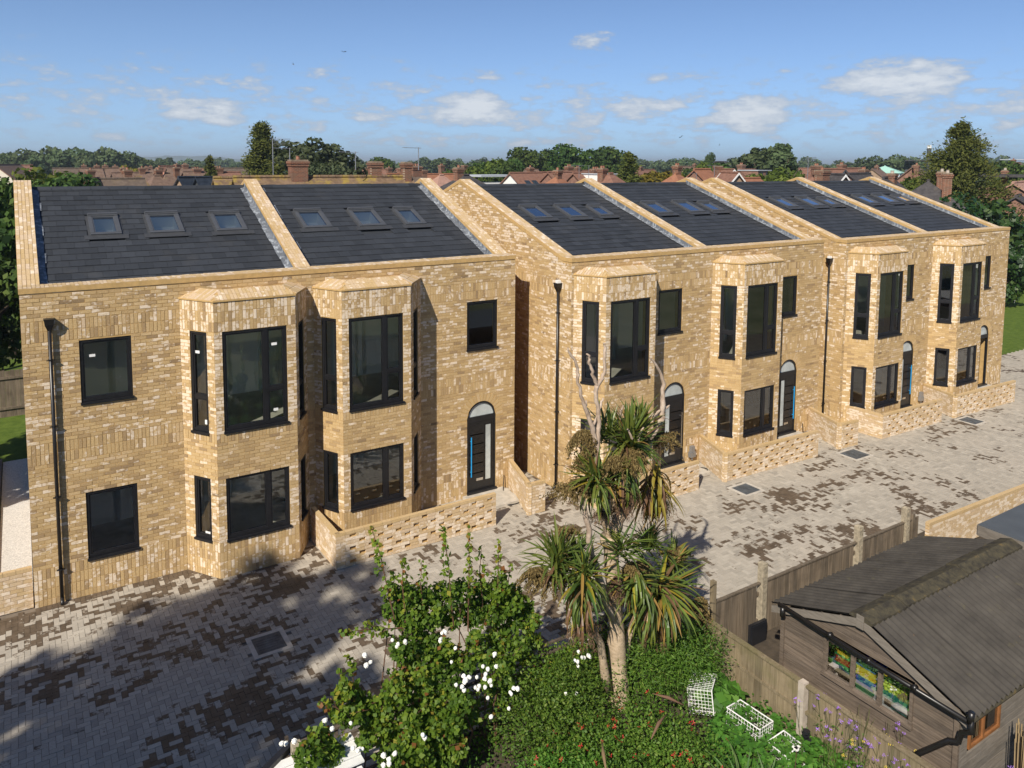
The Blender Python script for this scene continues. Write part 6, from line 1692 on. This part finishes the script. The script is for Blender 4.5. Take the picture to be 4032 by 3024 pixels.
house('orange-brown hipped roof low before the brown terrace', 2195, 696, 66, 5.2, 6.5, 'roofC', 'redbrick', R(20), 'hip', 2.6, [(0, 0, .75, .6, .7, 1)])
house('brown terrace house with a white dormer and tall red chimney', 2320, 681, 84, 4.6, 7, 'roofB', 'redbrick', R(8), 'gable', 2.6, [(-.3, -1.2, 1.3, .8, .55, 3)], (), dormer=[(.1, 2.6, 1.2, 'whiterender')])
house('brown hipped roof right of the second brick parapet', 2405, 684, 70, 5.6, 7, 'roofB', 'redbrick', R(16), 'hip', 2.8, [(-.6, .5, .9, .7, .6, 2)])
house('red-brown hipped house with a wide chimney and white dish aerial', 2665, 684, 72, 6.6, 7.5, 'roofC', 'redbrick', R(14), 'hip', 3.0, [(.35, .2, .75, .7, .95, 2)])
house('orange tiled gabled roof left of the third brick parapet', 2765, 667, 78, 2.6, 7.5, 'roofC', 'redbrick', R(12), 'gable', 3.2)
house('grey gabled house with white barge boards over the third roof', 2862, 667, 92, 2.4, 7, 'roofB', 'tanbrick', R(80), 'gable', 3.2, [(1.2, .4, 1.1, .8, .5, 0)], bargeboard='white')
house('small white-edged gable before the grey gabled house', 2874, 680, 70, 2.0, 3.0, 'roofB', 'tanbrick', R(82), 'gable', 1.5, bargeboard='white')
house('red roofed house with a chimney left of the drooping green tree', 2942, 668, 98, 3.6, 7, 'roofB', 'redbrick', R(10), 'gable', 2.8, [(-.9, .3, .9, .8, .8, 2)], (), dormer=[(-.5, 3.0, 1.0, 'redbrick')])
house('long low red roof just above the third slate ridge', 2952, 702, 72, 3.0, 5, 'roofC', 'redbrick', R(8), 'gable', 1.6)
house('house with a broad buff chimney right of the drooping green tree', 3208, 694, 62, 3.2, 6, 'roofB', 'redbrick', R(8), 'hip', 2.2, [(0, -.6, 1.35, .9, .62, 1)])
house('white gabled house with dark barge boards right of the buff chimney', 3262, 666, 82, 4.6, 6.0, 'roofB', 'whiterender', R(76), 'gable', 3.0, [(-.3, 1.8, 1.0, .8, .45, 2)], bargeboard='darkclad')
house('small white barge-boarded gable beside the white gabled house', 3283, 687, 66, 2.2, 3.0, 'roofD', 'tanbrick', R(80), 'gable', 1.5, bargeboard='white')
house('red-brown roofed house behind the white gable', 3355, 664, 90, 5.6, 7, 'roofB', 'redbrick', R(6), 'gable', 2.8, [(-2.0, .2, .9, .8, .6, 2)])
house('dark slate roof beside the last brick parapet', 3385, 684, 72, 4.2, 6.5, 'roofD', 'redbrick', R(10), 'gable', 2.5, [(1.5, .3, .9, .7, .5, 2)])
house('big grey-brown gabled house with a red brick end', 3605, 655, 88, 4.8, 9.5, 'roofA', 'redbrick', R(24), 'gable', 4.2, [(-2.7, -.4, .8, .6, .15, 1)])
house('grey slate roof with two tall stacks right of the last slates', 3655, 712, 58, 5.8, 8.5, 'roofD', 'tanbrick', R(30), 'hip', 3.2, [(-1.15, -1.2, .9, .75, .75, 2), (1.45, -.9, 1.25, .8, .85, 2)], pots='palepot')
house('chimneyed house showing above the last parapet', 3497, 700, 64, 2.6, 5, 'roofD', 'tanbrick', R(18), 'gable', 2.0, [(0, -.3, 1.0, .7, .45, 2)], pots='palepot')
house('red rendered flat-roofed block with white windows at right edge', 3985, 687, 74, 3.0, 5, 'roofD', 'redbrick', R(20), 'flat', 1.2, [(.2, .6, .7, .6, .5, 2)], [(-.75, .35, .75, .75, 'f'), (.55, .35, .95, .75, 'f')], pots='palepot')
house('tiled roof in front of the red block at the right edge', 4010, 718, 66, 4.6, 8, 'roofE', 'redbrick', R(16), 'gable', 2.6, [(1.4, -1.4, 1.3, .8, -.3, 0)])
house('dark roof low at the right edge below the tiled one', 4010, 770, 62, 3.6, 6, 'roofD', 'redbrick', R(20), 'gable', 2.0)
house('red and grey houses by the pale warehouse at right edge', 4000, 640, 150, 5.5, 8, 'roofA', 'tanbrick', R(10), 'gable', 3.0, [(-1.6, 0, .9, .8, .7, 2)])
# left of the conifer
house('tan gabled house at the far left edge among trees', 30, 648, 150, 9, 9, 'roofA', 'cream', R(64), 'gable', 3.6, [], [], bargeboard='roofB')
house('red roofed house left of the light green tree', 70, 650, 160, 5, 8, 'roofB', 'redbrick', R(10), 'gable', 3.2)
house('long brown roofed house with white windows right of the light tree', 268, 663, 130, 4.2, 9, 'roofF', 'tanbrick', R(4), 'gable', 3.2, [(2.4, .3, .8, .7, .7, 1)], [(-1.1, .4, .7, .6, 'f'), (0, .4, .7, .6, 'f'), (1.1, .4, .7, .6, 'f')])
house('brown roof with a cream gable right of the long brown house', 358, 663, 124, 3.0, 8, 'roofA', 'cream', R(6), 'gable', 3.2, [(.9, .2, .8, .7, .6, 1)])
house('brown roof with a pale gable and chimney left of the yellow tree', 432, 663, 126, 3.0, 8, 'roofA', 'cream', R(6), 'gable', 3.2, [(-.6, .3, .8, .7, .6, 1), (.9, .3, .8, .7, .5, 1)])
house('red hipped roof above the nearest slate ridge', 335, 692, 80, 5.4, 8, 'roofB', 'redbrick', R(14), 'hip', 3.2, [(.6, .2, .8, .7, .75, 1)])
house('small red brick gable in front of the red hipped roof', 372, 703, 68, 2.6, 3, 'roofB', 'redbrick', R(72), 'gable', 1.6, bargeboard='roofC')
house('dark roof with a white end right of the red brick gable', 462, 704, 70, 4.2, 6.5, 'roofF', 'whiterender', R(4), 'gable', 2.2)
house('brown roof with yellow lichen at its ridge end', 545, 698, 74, 3.6, 6.5, 'mossroof', 'tanbrick', R(10), 'hip', 2.6, [(-.9, .2, .8, .7, .9, 1)])
house('brown roof behind the lichened one', 520, 680, 100, 4.5, 8, 'roofA', 'tanbrick', R(8), 'gable', 3.0, [(-1, 0, .8, .7, .8, 1), (1.2, 0, .8, .7, .8, 1)])
house('long weathered brown roof in the middle of the left rows', 618, 692, 82, 5.0, 7, 'roofA', 'tanbrick', R(12), 'hip', 3.0, [(.3, .4, .75, .6, .8, 1)])
house('salmon gabled house standing above the brown roofs', 672, 654, 138, 4.4, 8, 'roofB', 'salmon', R(30), 'gable', 3.4, [(1.3, 0, .9, .8, .3, 1)])
house('brown roof beside the salmon gabled house', 720, 660, 132, 5, 8, 'roofA', 'tanbrick', R(8), 'gable', 3.2, [(.4, 0, 1.0, .8, .7, 2)])
house('moss-ridged brown house in front of the salmon gable', 660, 682, 96, 4.8, 7.5, 'roofA', 'tanbrick', R(16), 'hip', 3.0, [(-1.0, 0, .75, .6, .9, 1), (1.1, 0, .75, .6, .9, 1)])
house('tarpaulin-covered roof under repair left of the small conifer', 733, 698, 70, 1.2, 4, 'tarp', 'tanbrick', R(20), 'gable', 1.8)
house('dark sheeted scaffold roof right of the lichened brown roofs', 832, 698, 70, 2.4, 4, 'tarp', 'darkclad', R(6), 'gable', 1.4)
house('brown tiled house with big chimney left of the large conifer', 775, 676, 110, 3.6, 8, 'roofA', 'redbrick', R(10), 'gable', 3, [(0, 0, 1.2, .8, .55, 2)])
house('red-brown roof with a wide stack beside the large conifer', 880, 678, 100, 4.0, 8, 'roofB', 'redbrick', R(8), 'gable', 2.8, [(-.6, 0, 1.1, .8, .7, 2)])
house('dark brown roof just left of the large conifer', 925, 662, 140, 4.5, 8, 'roofF', 'tanbrick', R(8), 'gable', 3)
house('red gabled houses seen right of the grey-green tree', 1310, 668, 120, 5.5, 8, 'roofB', 'redbrick', R(18), 'hip', 3.4, [(-1.2, 0, .8, .7, .7, 1), (1.2, 0, .8, .7, .7, 1)])
house('red roofed house with a pale gable right of the grey-green tree', 1350, 680, 95, 3.6, 7, 'roofC', 'palegrey', R(28), 'gable', 3)
house('brown roof between the second and third chimney', 1490, 678, 110, 7, 8, 'roofA', 'tanbrick', R(10), 'hip', 3.2, [(-1.6, 0, .8, .7, .8, 2), (1.8, 0, .8, .7, .8, 1)])
house('grey-brown roof with solar panels between the chimneys', 1555, 680, 104, 6, 8, 'roofF', 'tanbrick', R(14), 'hip', 3.2, [(1.2, .2, .8, .7, .8, 1)], (), roofpanes=2)
house('orange roof left of the third chimney', 1590, 685, 92, 4.4, 7, 'roofC', 'redbrick', R(10), 'gable', 2.6)
house('yellow-potted house beside the third chimney', 1627, 672, 74, 3.0, 6, 'roofF', 'tanbrick', R(8), 'hip', 2.4, [(0, -.4, 1.2, .8, .55, 3)])
# rows of small roofs farther off
far_rows = 0
for (px, py, dp, w, rf, wl) in ((560, 668, 165, 7, 'roofA', 'tanbrick'), (600, 664, 190, 8, 'roofF', 'tanbrick'), (860, 664, 180, 9, 'roofB', 'redbrick'), (1440, 668, 150, 8, 'roofB', 'redbrick'), (1530, 664, 185, 9, 'roofA', 'tanbrick'), (1610, 665, 170, 7, 'roofB', 'redbrick'), (2045, 668, 140, 8, 'roofA', 'tanbrick'), (2260, 672, 130, 8, 'roofB', 'redbrick'), (2540, 668, 150, 7, 'roofB', 'redbrick'), (2720, 655, 190, 9, 'roofA', 'tanbrick'), (3140, 662, 170, 8, 'roofB', 'redbrick'), (3450, 664, 150, 8, 'roofA', 'tanbrick')):
    house(('plain brown far roof behind the lichened left roof', 'dark far roof above the long weathered left roof', 'red far roof between tarpaulin and large conifer', 'red far roof just left of the second chimney', 'brown far roof below the dark round tree', 'red far roof left of the third chimney', 'brown far roof at the left foot of the oaks', 'red far roof behind the terrace before the oaks', 'red far roof beside the green conifer right of the oaks', 'brown far roof behind the orange gabled roof', 'red far roof right of the drooping tree', 'brown far roof under the domed trees')[far_rows], px, py, dp, w, 8, rf, wl, R(rng.uniform(-15, 25)), 'gable', 3.2, [(rng.uniform(-2, 2), 0, .9, .8, .7, 2)], group='plain distant houses of the far rows', name='distant_house'); far_rows += 1
# aerials
def aerial(label, px, pyb, pyt, depth, kind):
    b, a = at_depth(px, pyb, depth), at_depth(px, pyt, depth); h = a[2]-b[2]
    t = thing('tv_aerial', label, 'aerial', b, 0, 'television aerials on the chimneys'); m = MB(); m.tube([(0, 0, -.3), (0, 0, h)], .026, 6); m.build('mast', M['alu'], t)
    m = MB(); L = 1.0 if kind != 'big' else 1.1
    sgn = -1 if kind == 'left' else 1
    m.tube([(-.15*sgn, 0, h-.05), (L*sgn*(-1 if kind == 'leftlong' else 1), .1, h-.02)], .014, 5); m.build('boom', M['alu'], t)
    m = MB()
    for i in range(10): x = sgn*(-.1+.10*i)*(-1 if kind == 'leftlong' else 1); m.tube([(x, -.2, h-.04), (x, .2, h-.04)], .008, 4)
    if kind == 'big':
        for k in range(4): m.tube([(.25, -.5, h-.12-.09*k), (.25, .5, h-.12-.09*k)], .012, 4); m.tube([(.05, 0, h-.12-.09*k), (.75, 0, h-.12-.09*k)], .012, 4)
    m.build('elements', M['alu'], t)
aerial('tall aerial with stacked bars left of the nearest mossy-roof chimney', 1076, 690, 545, 46, 'big')
aerial('slim aerial with a small dish at the right of the first chimney', 1142, 665, 582, 46, 'leftlong')
aerial('aerial pointing left above the second chimney', 1400, 650, 597, 46, 'leftlong')
aerial('aerial with a cross head above the third chimney', 1648, 650, 580, 46, 'left')
aerial('white aerial beside the buff chimney right of the drooping tree', 3180, 690, 618, 62, 'big')
aerial('aerial on the red-brown hipped house', 2742, 695, 680, 70, 'left')
aerial('thin aerial before the red roofs behind the third parapet', 2812, 700, 650, 78, 'left')
aerial('aerial above the brown terrace left of the second parapet', 2280, 690, 650, 80, 'left')
aerial('second aerial above the brown terrace left of the second parapet', 2318, 690, 651, 80, 'leftlong')
# ---- trees in the middle distance
tree('conifer_tree', 'conifer', 'large dark conifer left of the first chimney', 1030, 486, 78, 1.15, base=-.1)
tree('eucalyptus_tree', 'airy', 'tall grey-green tree of airy clumps beside the large conifer', 1182, 494, 86, 1.35)
tree('grey_tree', 'airy', 'lower grey-green tree under the airy one', 1235, 590, 80, 1.0)
tree('conifer_tree', 'cypress', 'small pointed conifer among the left rows of roofs', 826, 622, 92, .9, base=-.1)
tree('golden_tree', 'gold', 'bright yellow tree among the left roofs', 500, 634, 155, .7)
tree('round_tree', 'round', 'dark round tree between the second and third chimneys', 1503, 622, 185, .95)
tree('bright_tree', 'lime', 'small bright green tree left of the second chimney', 1385, 656, 90, .8)
g_o = 'big oaks behind the middle roofs'
for i, (px, py, dp, w) in enumerate(((2068, 585, 150, .95), (2140, 570, 158, .85), (2235, 572, 150, .95), (2320, 572, 160, .95), (2405, 582, 155, .9), (2455, 590, 165, .8), (2030, 618, 150, .8))):
    tree('oak_tree', 'oak' if i % 2 else 'round', ('leftmost tall oak of the dense clump behind the brown terrace', 'second oak from the left in the dense clump, highest of its half', 'third oak of the dense clump, above the large terrace chimney', 'fourth oak of the dense clump, above the white dormer', 'fifth oak of the dense clump, thinner and right of the dormer', 'rightmost oak of the dense clump beside the green conifer', 'low oak at the left foot of the dense clump')[i], px, py, dp, w, g_o)
tree('conifer_tree', 'cypress', 'green conifer in front of the oaks, right of the second parapet', 2478, 610, 84, 1.35, base=-.1)
tree('golden_tree', 'gold', 'yellow-green bushy tree right of the green conifer', 2600, 648, 100, 1.3)
tree('golden_tree', 'gold', 'second yellow-green bush between conifer and red hipped house', 2655, 655, 105, 1.1)
tree('small_tree', 'round', 'small dark tree on a thin trunk against the sky', 2796, 604, 230, .45)
tree('mixed_tree', 'oak', 'green tree left of the slim poplar', 2760, 628, 150, 1.1)
tree('mixed_tree', 'lime', 'yellowish tree left of the dark thin-trunked tree', 2768, 618, 130, .55)
tree('mixed_tree', 'round', 'green tree behind the orange gabled roof', 2835, 645, 130, 1.3)
tree('poplar_tree', 'poplar', 'single slim poplar left of the poplar group', 2928, 594, 190, 1.5)
tree('mixed_tree', 'far', 'dark tree beside the slim poplar', 2890, 630, 195, 1.2)
for (px, py, w, q) in ((2995, 545, 1.6, 'left'), (3050, 538, 1.35, 'middle'), (3088, 526, 1.45, 'right and highest')): tree('poplar_tree', 'poplar', q+' poplar of the dark three-topped group', px, py, 125, w, 'dark poplar group')
tree('willow_tree', 'weep', 'drooping olive-green tree before the poplars', 3070, 606, 88, 1.15)
tree('willow_tree', 'weep', 'smaller drooping tree at the right of the olive-green one', 3150, 622, 92, .9)
g_t = 'green trees left of the white flat-roofed house'
for i, (px, py, dp, w) in enumerate(((1950, 606, 118, .8), (1905, 622, 124, .75), (1990, 640, 116, .9), (1840, 640, 120, .9), (1795, 652, 110, .9), (2010, 634, 130, .7))):
    tree('mixed_tree', ('lime', 'oak', 'round')[i % 3], ('tallest green tree of the loose clump left of the oaks', 'bushy tree left of the tallest in the loose clump', 'low tree at the right of the loose clump', 'low tree above the white flat-roofed house chimney', 'lowest tree at the left end of the loose clump', 'small tree joining the loose clump to the oaks')[i], px, py, dp, w, g_t)
tree('conifer_tree', 'conifer2', 'broad golden-tipped conifer at right above the red block', 3790, 498, 64, .98, base=-.1)
for i, (px, py, dp, w) in enumerate(((3465, 615, 260, 1.0), (3515, 610, 260, 1.1), (3420, 622, 270, 1.0), (3555, 625, 270, .9))): tree('distant_tree', 'far', 'tree of the domed clump left of the floodlight mast', px, py, dp, w*1.2, 'domed clump left of the mast')
tree('mixed_tree', 'lime', 'green bush behind the last parapet between two stacks', 3560, 680, 68, .9)
tree('mixed_tree', 'round', 'dark green bush right of the tall stack', 3650, 690, 72, .9)
tree('mixed_tree', 'round', 'dark tree behind the red block at the right edge', 3990, 640, 110, .9)
# the wooded belt at left and the far tree line, tree by tree
belt = [(-30, 590, 230), (10, 604, 225), (55, 596, 240), (95, 590, 235), (130, 606, 230), (170, 578, 245), (205, 590, 235), (245, 592, 250), (280, 584, 240), (315, 588, 250), (350, 586, 240), (388, 584, 250), (425, 590, 245), (460, 594, 250), (498, 596, 260), (530, 604, 255), (562, 608, 265)]
for i, (px, py, dp) in enumerate(belt): tree('belt_tree', ('far', 'far2', 'far')[i % 3], 'tree in the wooded belt behind the roofs at left', px+rng.normal(0, 5), py+rng.normal(0, 3), dp, 1.15, 'wooded belt at left')
line = []
x = 590
while x < 4060:
    skip = 2020 < x < 2440 or 3360 < x < 3560
    if not skip: line.append((x, rng.uniform(622, 648) if rng.random() < .8 else rng.uniform(612, 626), rng.uniform(300, 620)))
    x += rng.uniform(17, 30)
for i, (px, py, dp) in enumerate(line): tree('far_tree', ('far', 'far2')[i % 2], 'tree in the far dark line along the horizon', px, py, dp, rng.uniform(1.0, 1.7), 'far tree line on the horizon')
for (px, py) in ((625, 612), (668, 610), (778, 622)): tree('poplar_tree', 'poplar', 'distant slim poplar above the left tree line', px, py, 420, 2.0, 'distant slim poplars at left')
# low wooded ground filling between the rows
P = []
for i in range(2600):
    a = R(rng.uniform(-6, 72)); d = rng.uniform(85, 560); P.append((CAM[0]+math.sin(a)*d, CAM[1]+math.cos(a)*d, rng.uniform(0, 3.2), d))
Q = []
for (x, y, h, d) in P:
    n = 14; q = np.stack([rng.normal(x, 2.2, n), rng.normal(y, 2.2, n), rng.uniform(0, h+.4, n)], 1); Q.append(leaf_quads(q, 1.0+d/220, None, None, .8))
V = np.concatenate(Q); o = link('garden_greenery', quads_mesh('garden_greenery', V, M['fartree'], np.clip(rng.normal(.5, .22, len(V)), 0, 1)), kind='stuff'); tag(o, 'low garden greenery between the distant houses', 'greenery')
# hills
def hill(label_px, y0, depth, hgt, w):
    m = MB(); n = 60; v = []
    c = at_depth(label_px, 640, depth); rt = np.array((RT[0], RT[1], 0)); fw = np.array((FW[0], FW[1], 0))
    for i in range(n+1):
        s = (i/n-.5)*w; e = math.cos(math.pi*(i/n-.5))**.7; h = hgt*e*(.75+.35*fnoise(i*.3+label_px, 2.0)+.1*fnoise(i*1.3, 5))
        b = c+rt*s; b[2] = -1; v += [tuple(b-fw*hgt*5), tuple(b+np.array((0, 0, h+1))), tuple(b+fw*hgt*6)]
    f = []
    for i in range(n): f += [(3*i, 3*i+3, 3*i+4, 3*i+1), (3*i+1, 3*i+4, 3*i+5, 3*i+2)]
    m.add(v, f); m.build('hills', M['hill'], kind='structure', smooth=True)
hill(720, 620, 3400, 30, 620); hill(1650, 632, 5200, 22, 1300); hill(900, 634, 6000, 22, 3000); hill(2900, 634, 6000, 20, 4200)
# mast, stadium-like hall and other far buildings
p = at_depth(3655, 655, 230); h = at_depth(3655, 572, 230)[2]
t = thing('floodlight_mast', 'dark floodlight mast with a white cap standing over the far roofs', 'mast', (p[0], p[1], 0)); m = MB(); m.tube([(0, 0, 0), (0, 0, h-3.5)], [.42, .36], 8); m.tube([(0, 0, h-3.5), (0, 0, h-3.2), (0, 0, h-.9)], [.36, .62, .62], 8); m.build('pole', M['darkclad'], t); m = MB(); m.tube([(0, 0, h-.9), (0, 0, h)], .62, 8); m.build('cap', M['white'], t)
house('long dark hall with a pale upper band behind the floodlight mast', 3660, 632, 260, 22, 14, 'roofD', 'darkclad', R(30), 'flat', 3.0, cat='hall', group=None, name='sports_hall')
house('pale green-roofed building below the domed trees', 3485, 653, 200, 4.5, 8, 'greenroof', 'palegrey', R(20), 'hip', 1.6, cat='building', group=None, name='green_roofed_building')
house('long pale warehouse roofs on the far flat ground', 1790, 652, 420, 26, 20, 'palegrey', 'palegrey', R(25), 'flat', 3, cat='warehouse', group=None, name='warehouse')
house('white warehouse with a red mark at the right edge', 4010, 628, 320, 18, 14, 'palegrey', 'whiterender', R(30), 'flat', 3, cat='warehouse', group=None, name='warehouse')
house('brown block with dark solar panels beside the thin-trunked tree', 2838, 636, 210, 7, 9, 'roofD', 'redbrick', R(20), 'gable', 2.4, cat='building', group=None, name='apartment_block')
# birds
for i, (px, py, d) in enumerate(((1354, 205, 120), (1155, 254, 120), (2682, 540, 150), (2833, 571, 160))):
    c = at_depth(px, py, d); m = MB(); m.add([(-.45, 0, .12), (-.2, .1, .16), (0, .05, 0), (0, -.08, 0), (.2, .1, .18), (.45, 0, .10), (0, .3, .0), (0, -.3, .02), (0, 0, -.06)], [(0, 1, 2, 3), (3, 2, 4, 5), (2, 6, 8), (3, 8, 7), (2, 8, 3)]); o = m.build('bird', M['blackplastic'], loc=c); o.rotation_euler = (.2, .3*i, i*1.1)
    tag(o, ['small dark bird high in the sky, upper of the left two', 'small dark bird lower in the sky at left', 'tiny dark bird over the oaks at right', 'tiny dark bird low above the yellow bushes'][i], 'bird', 'birds in the sky')
# thin summer haze: one closed box round everything, sky outside it
m = MB(); m.box((-9500, -9500, -6), (9500, 12500, 46))
s = NB('haze_air'); s.N.remove(s.b)
pv = s.n('ShaderNodeVolumePrincipled'); pv.inputs['Color'].default_value = (.78, .90, 1.0, 1); pv.inputs['Density'].default_value = .00030; pv.inputs['Anisotropy'].default_value = .2
s.L.new(pv.outputs[0], s.out.inputs['Volume'])
o = m.build('haze', s.m, kind='stuff'); tag(o, 'thin blue summer haze over the far rooftops and hills', 'haze')
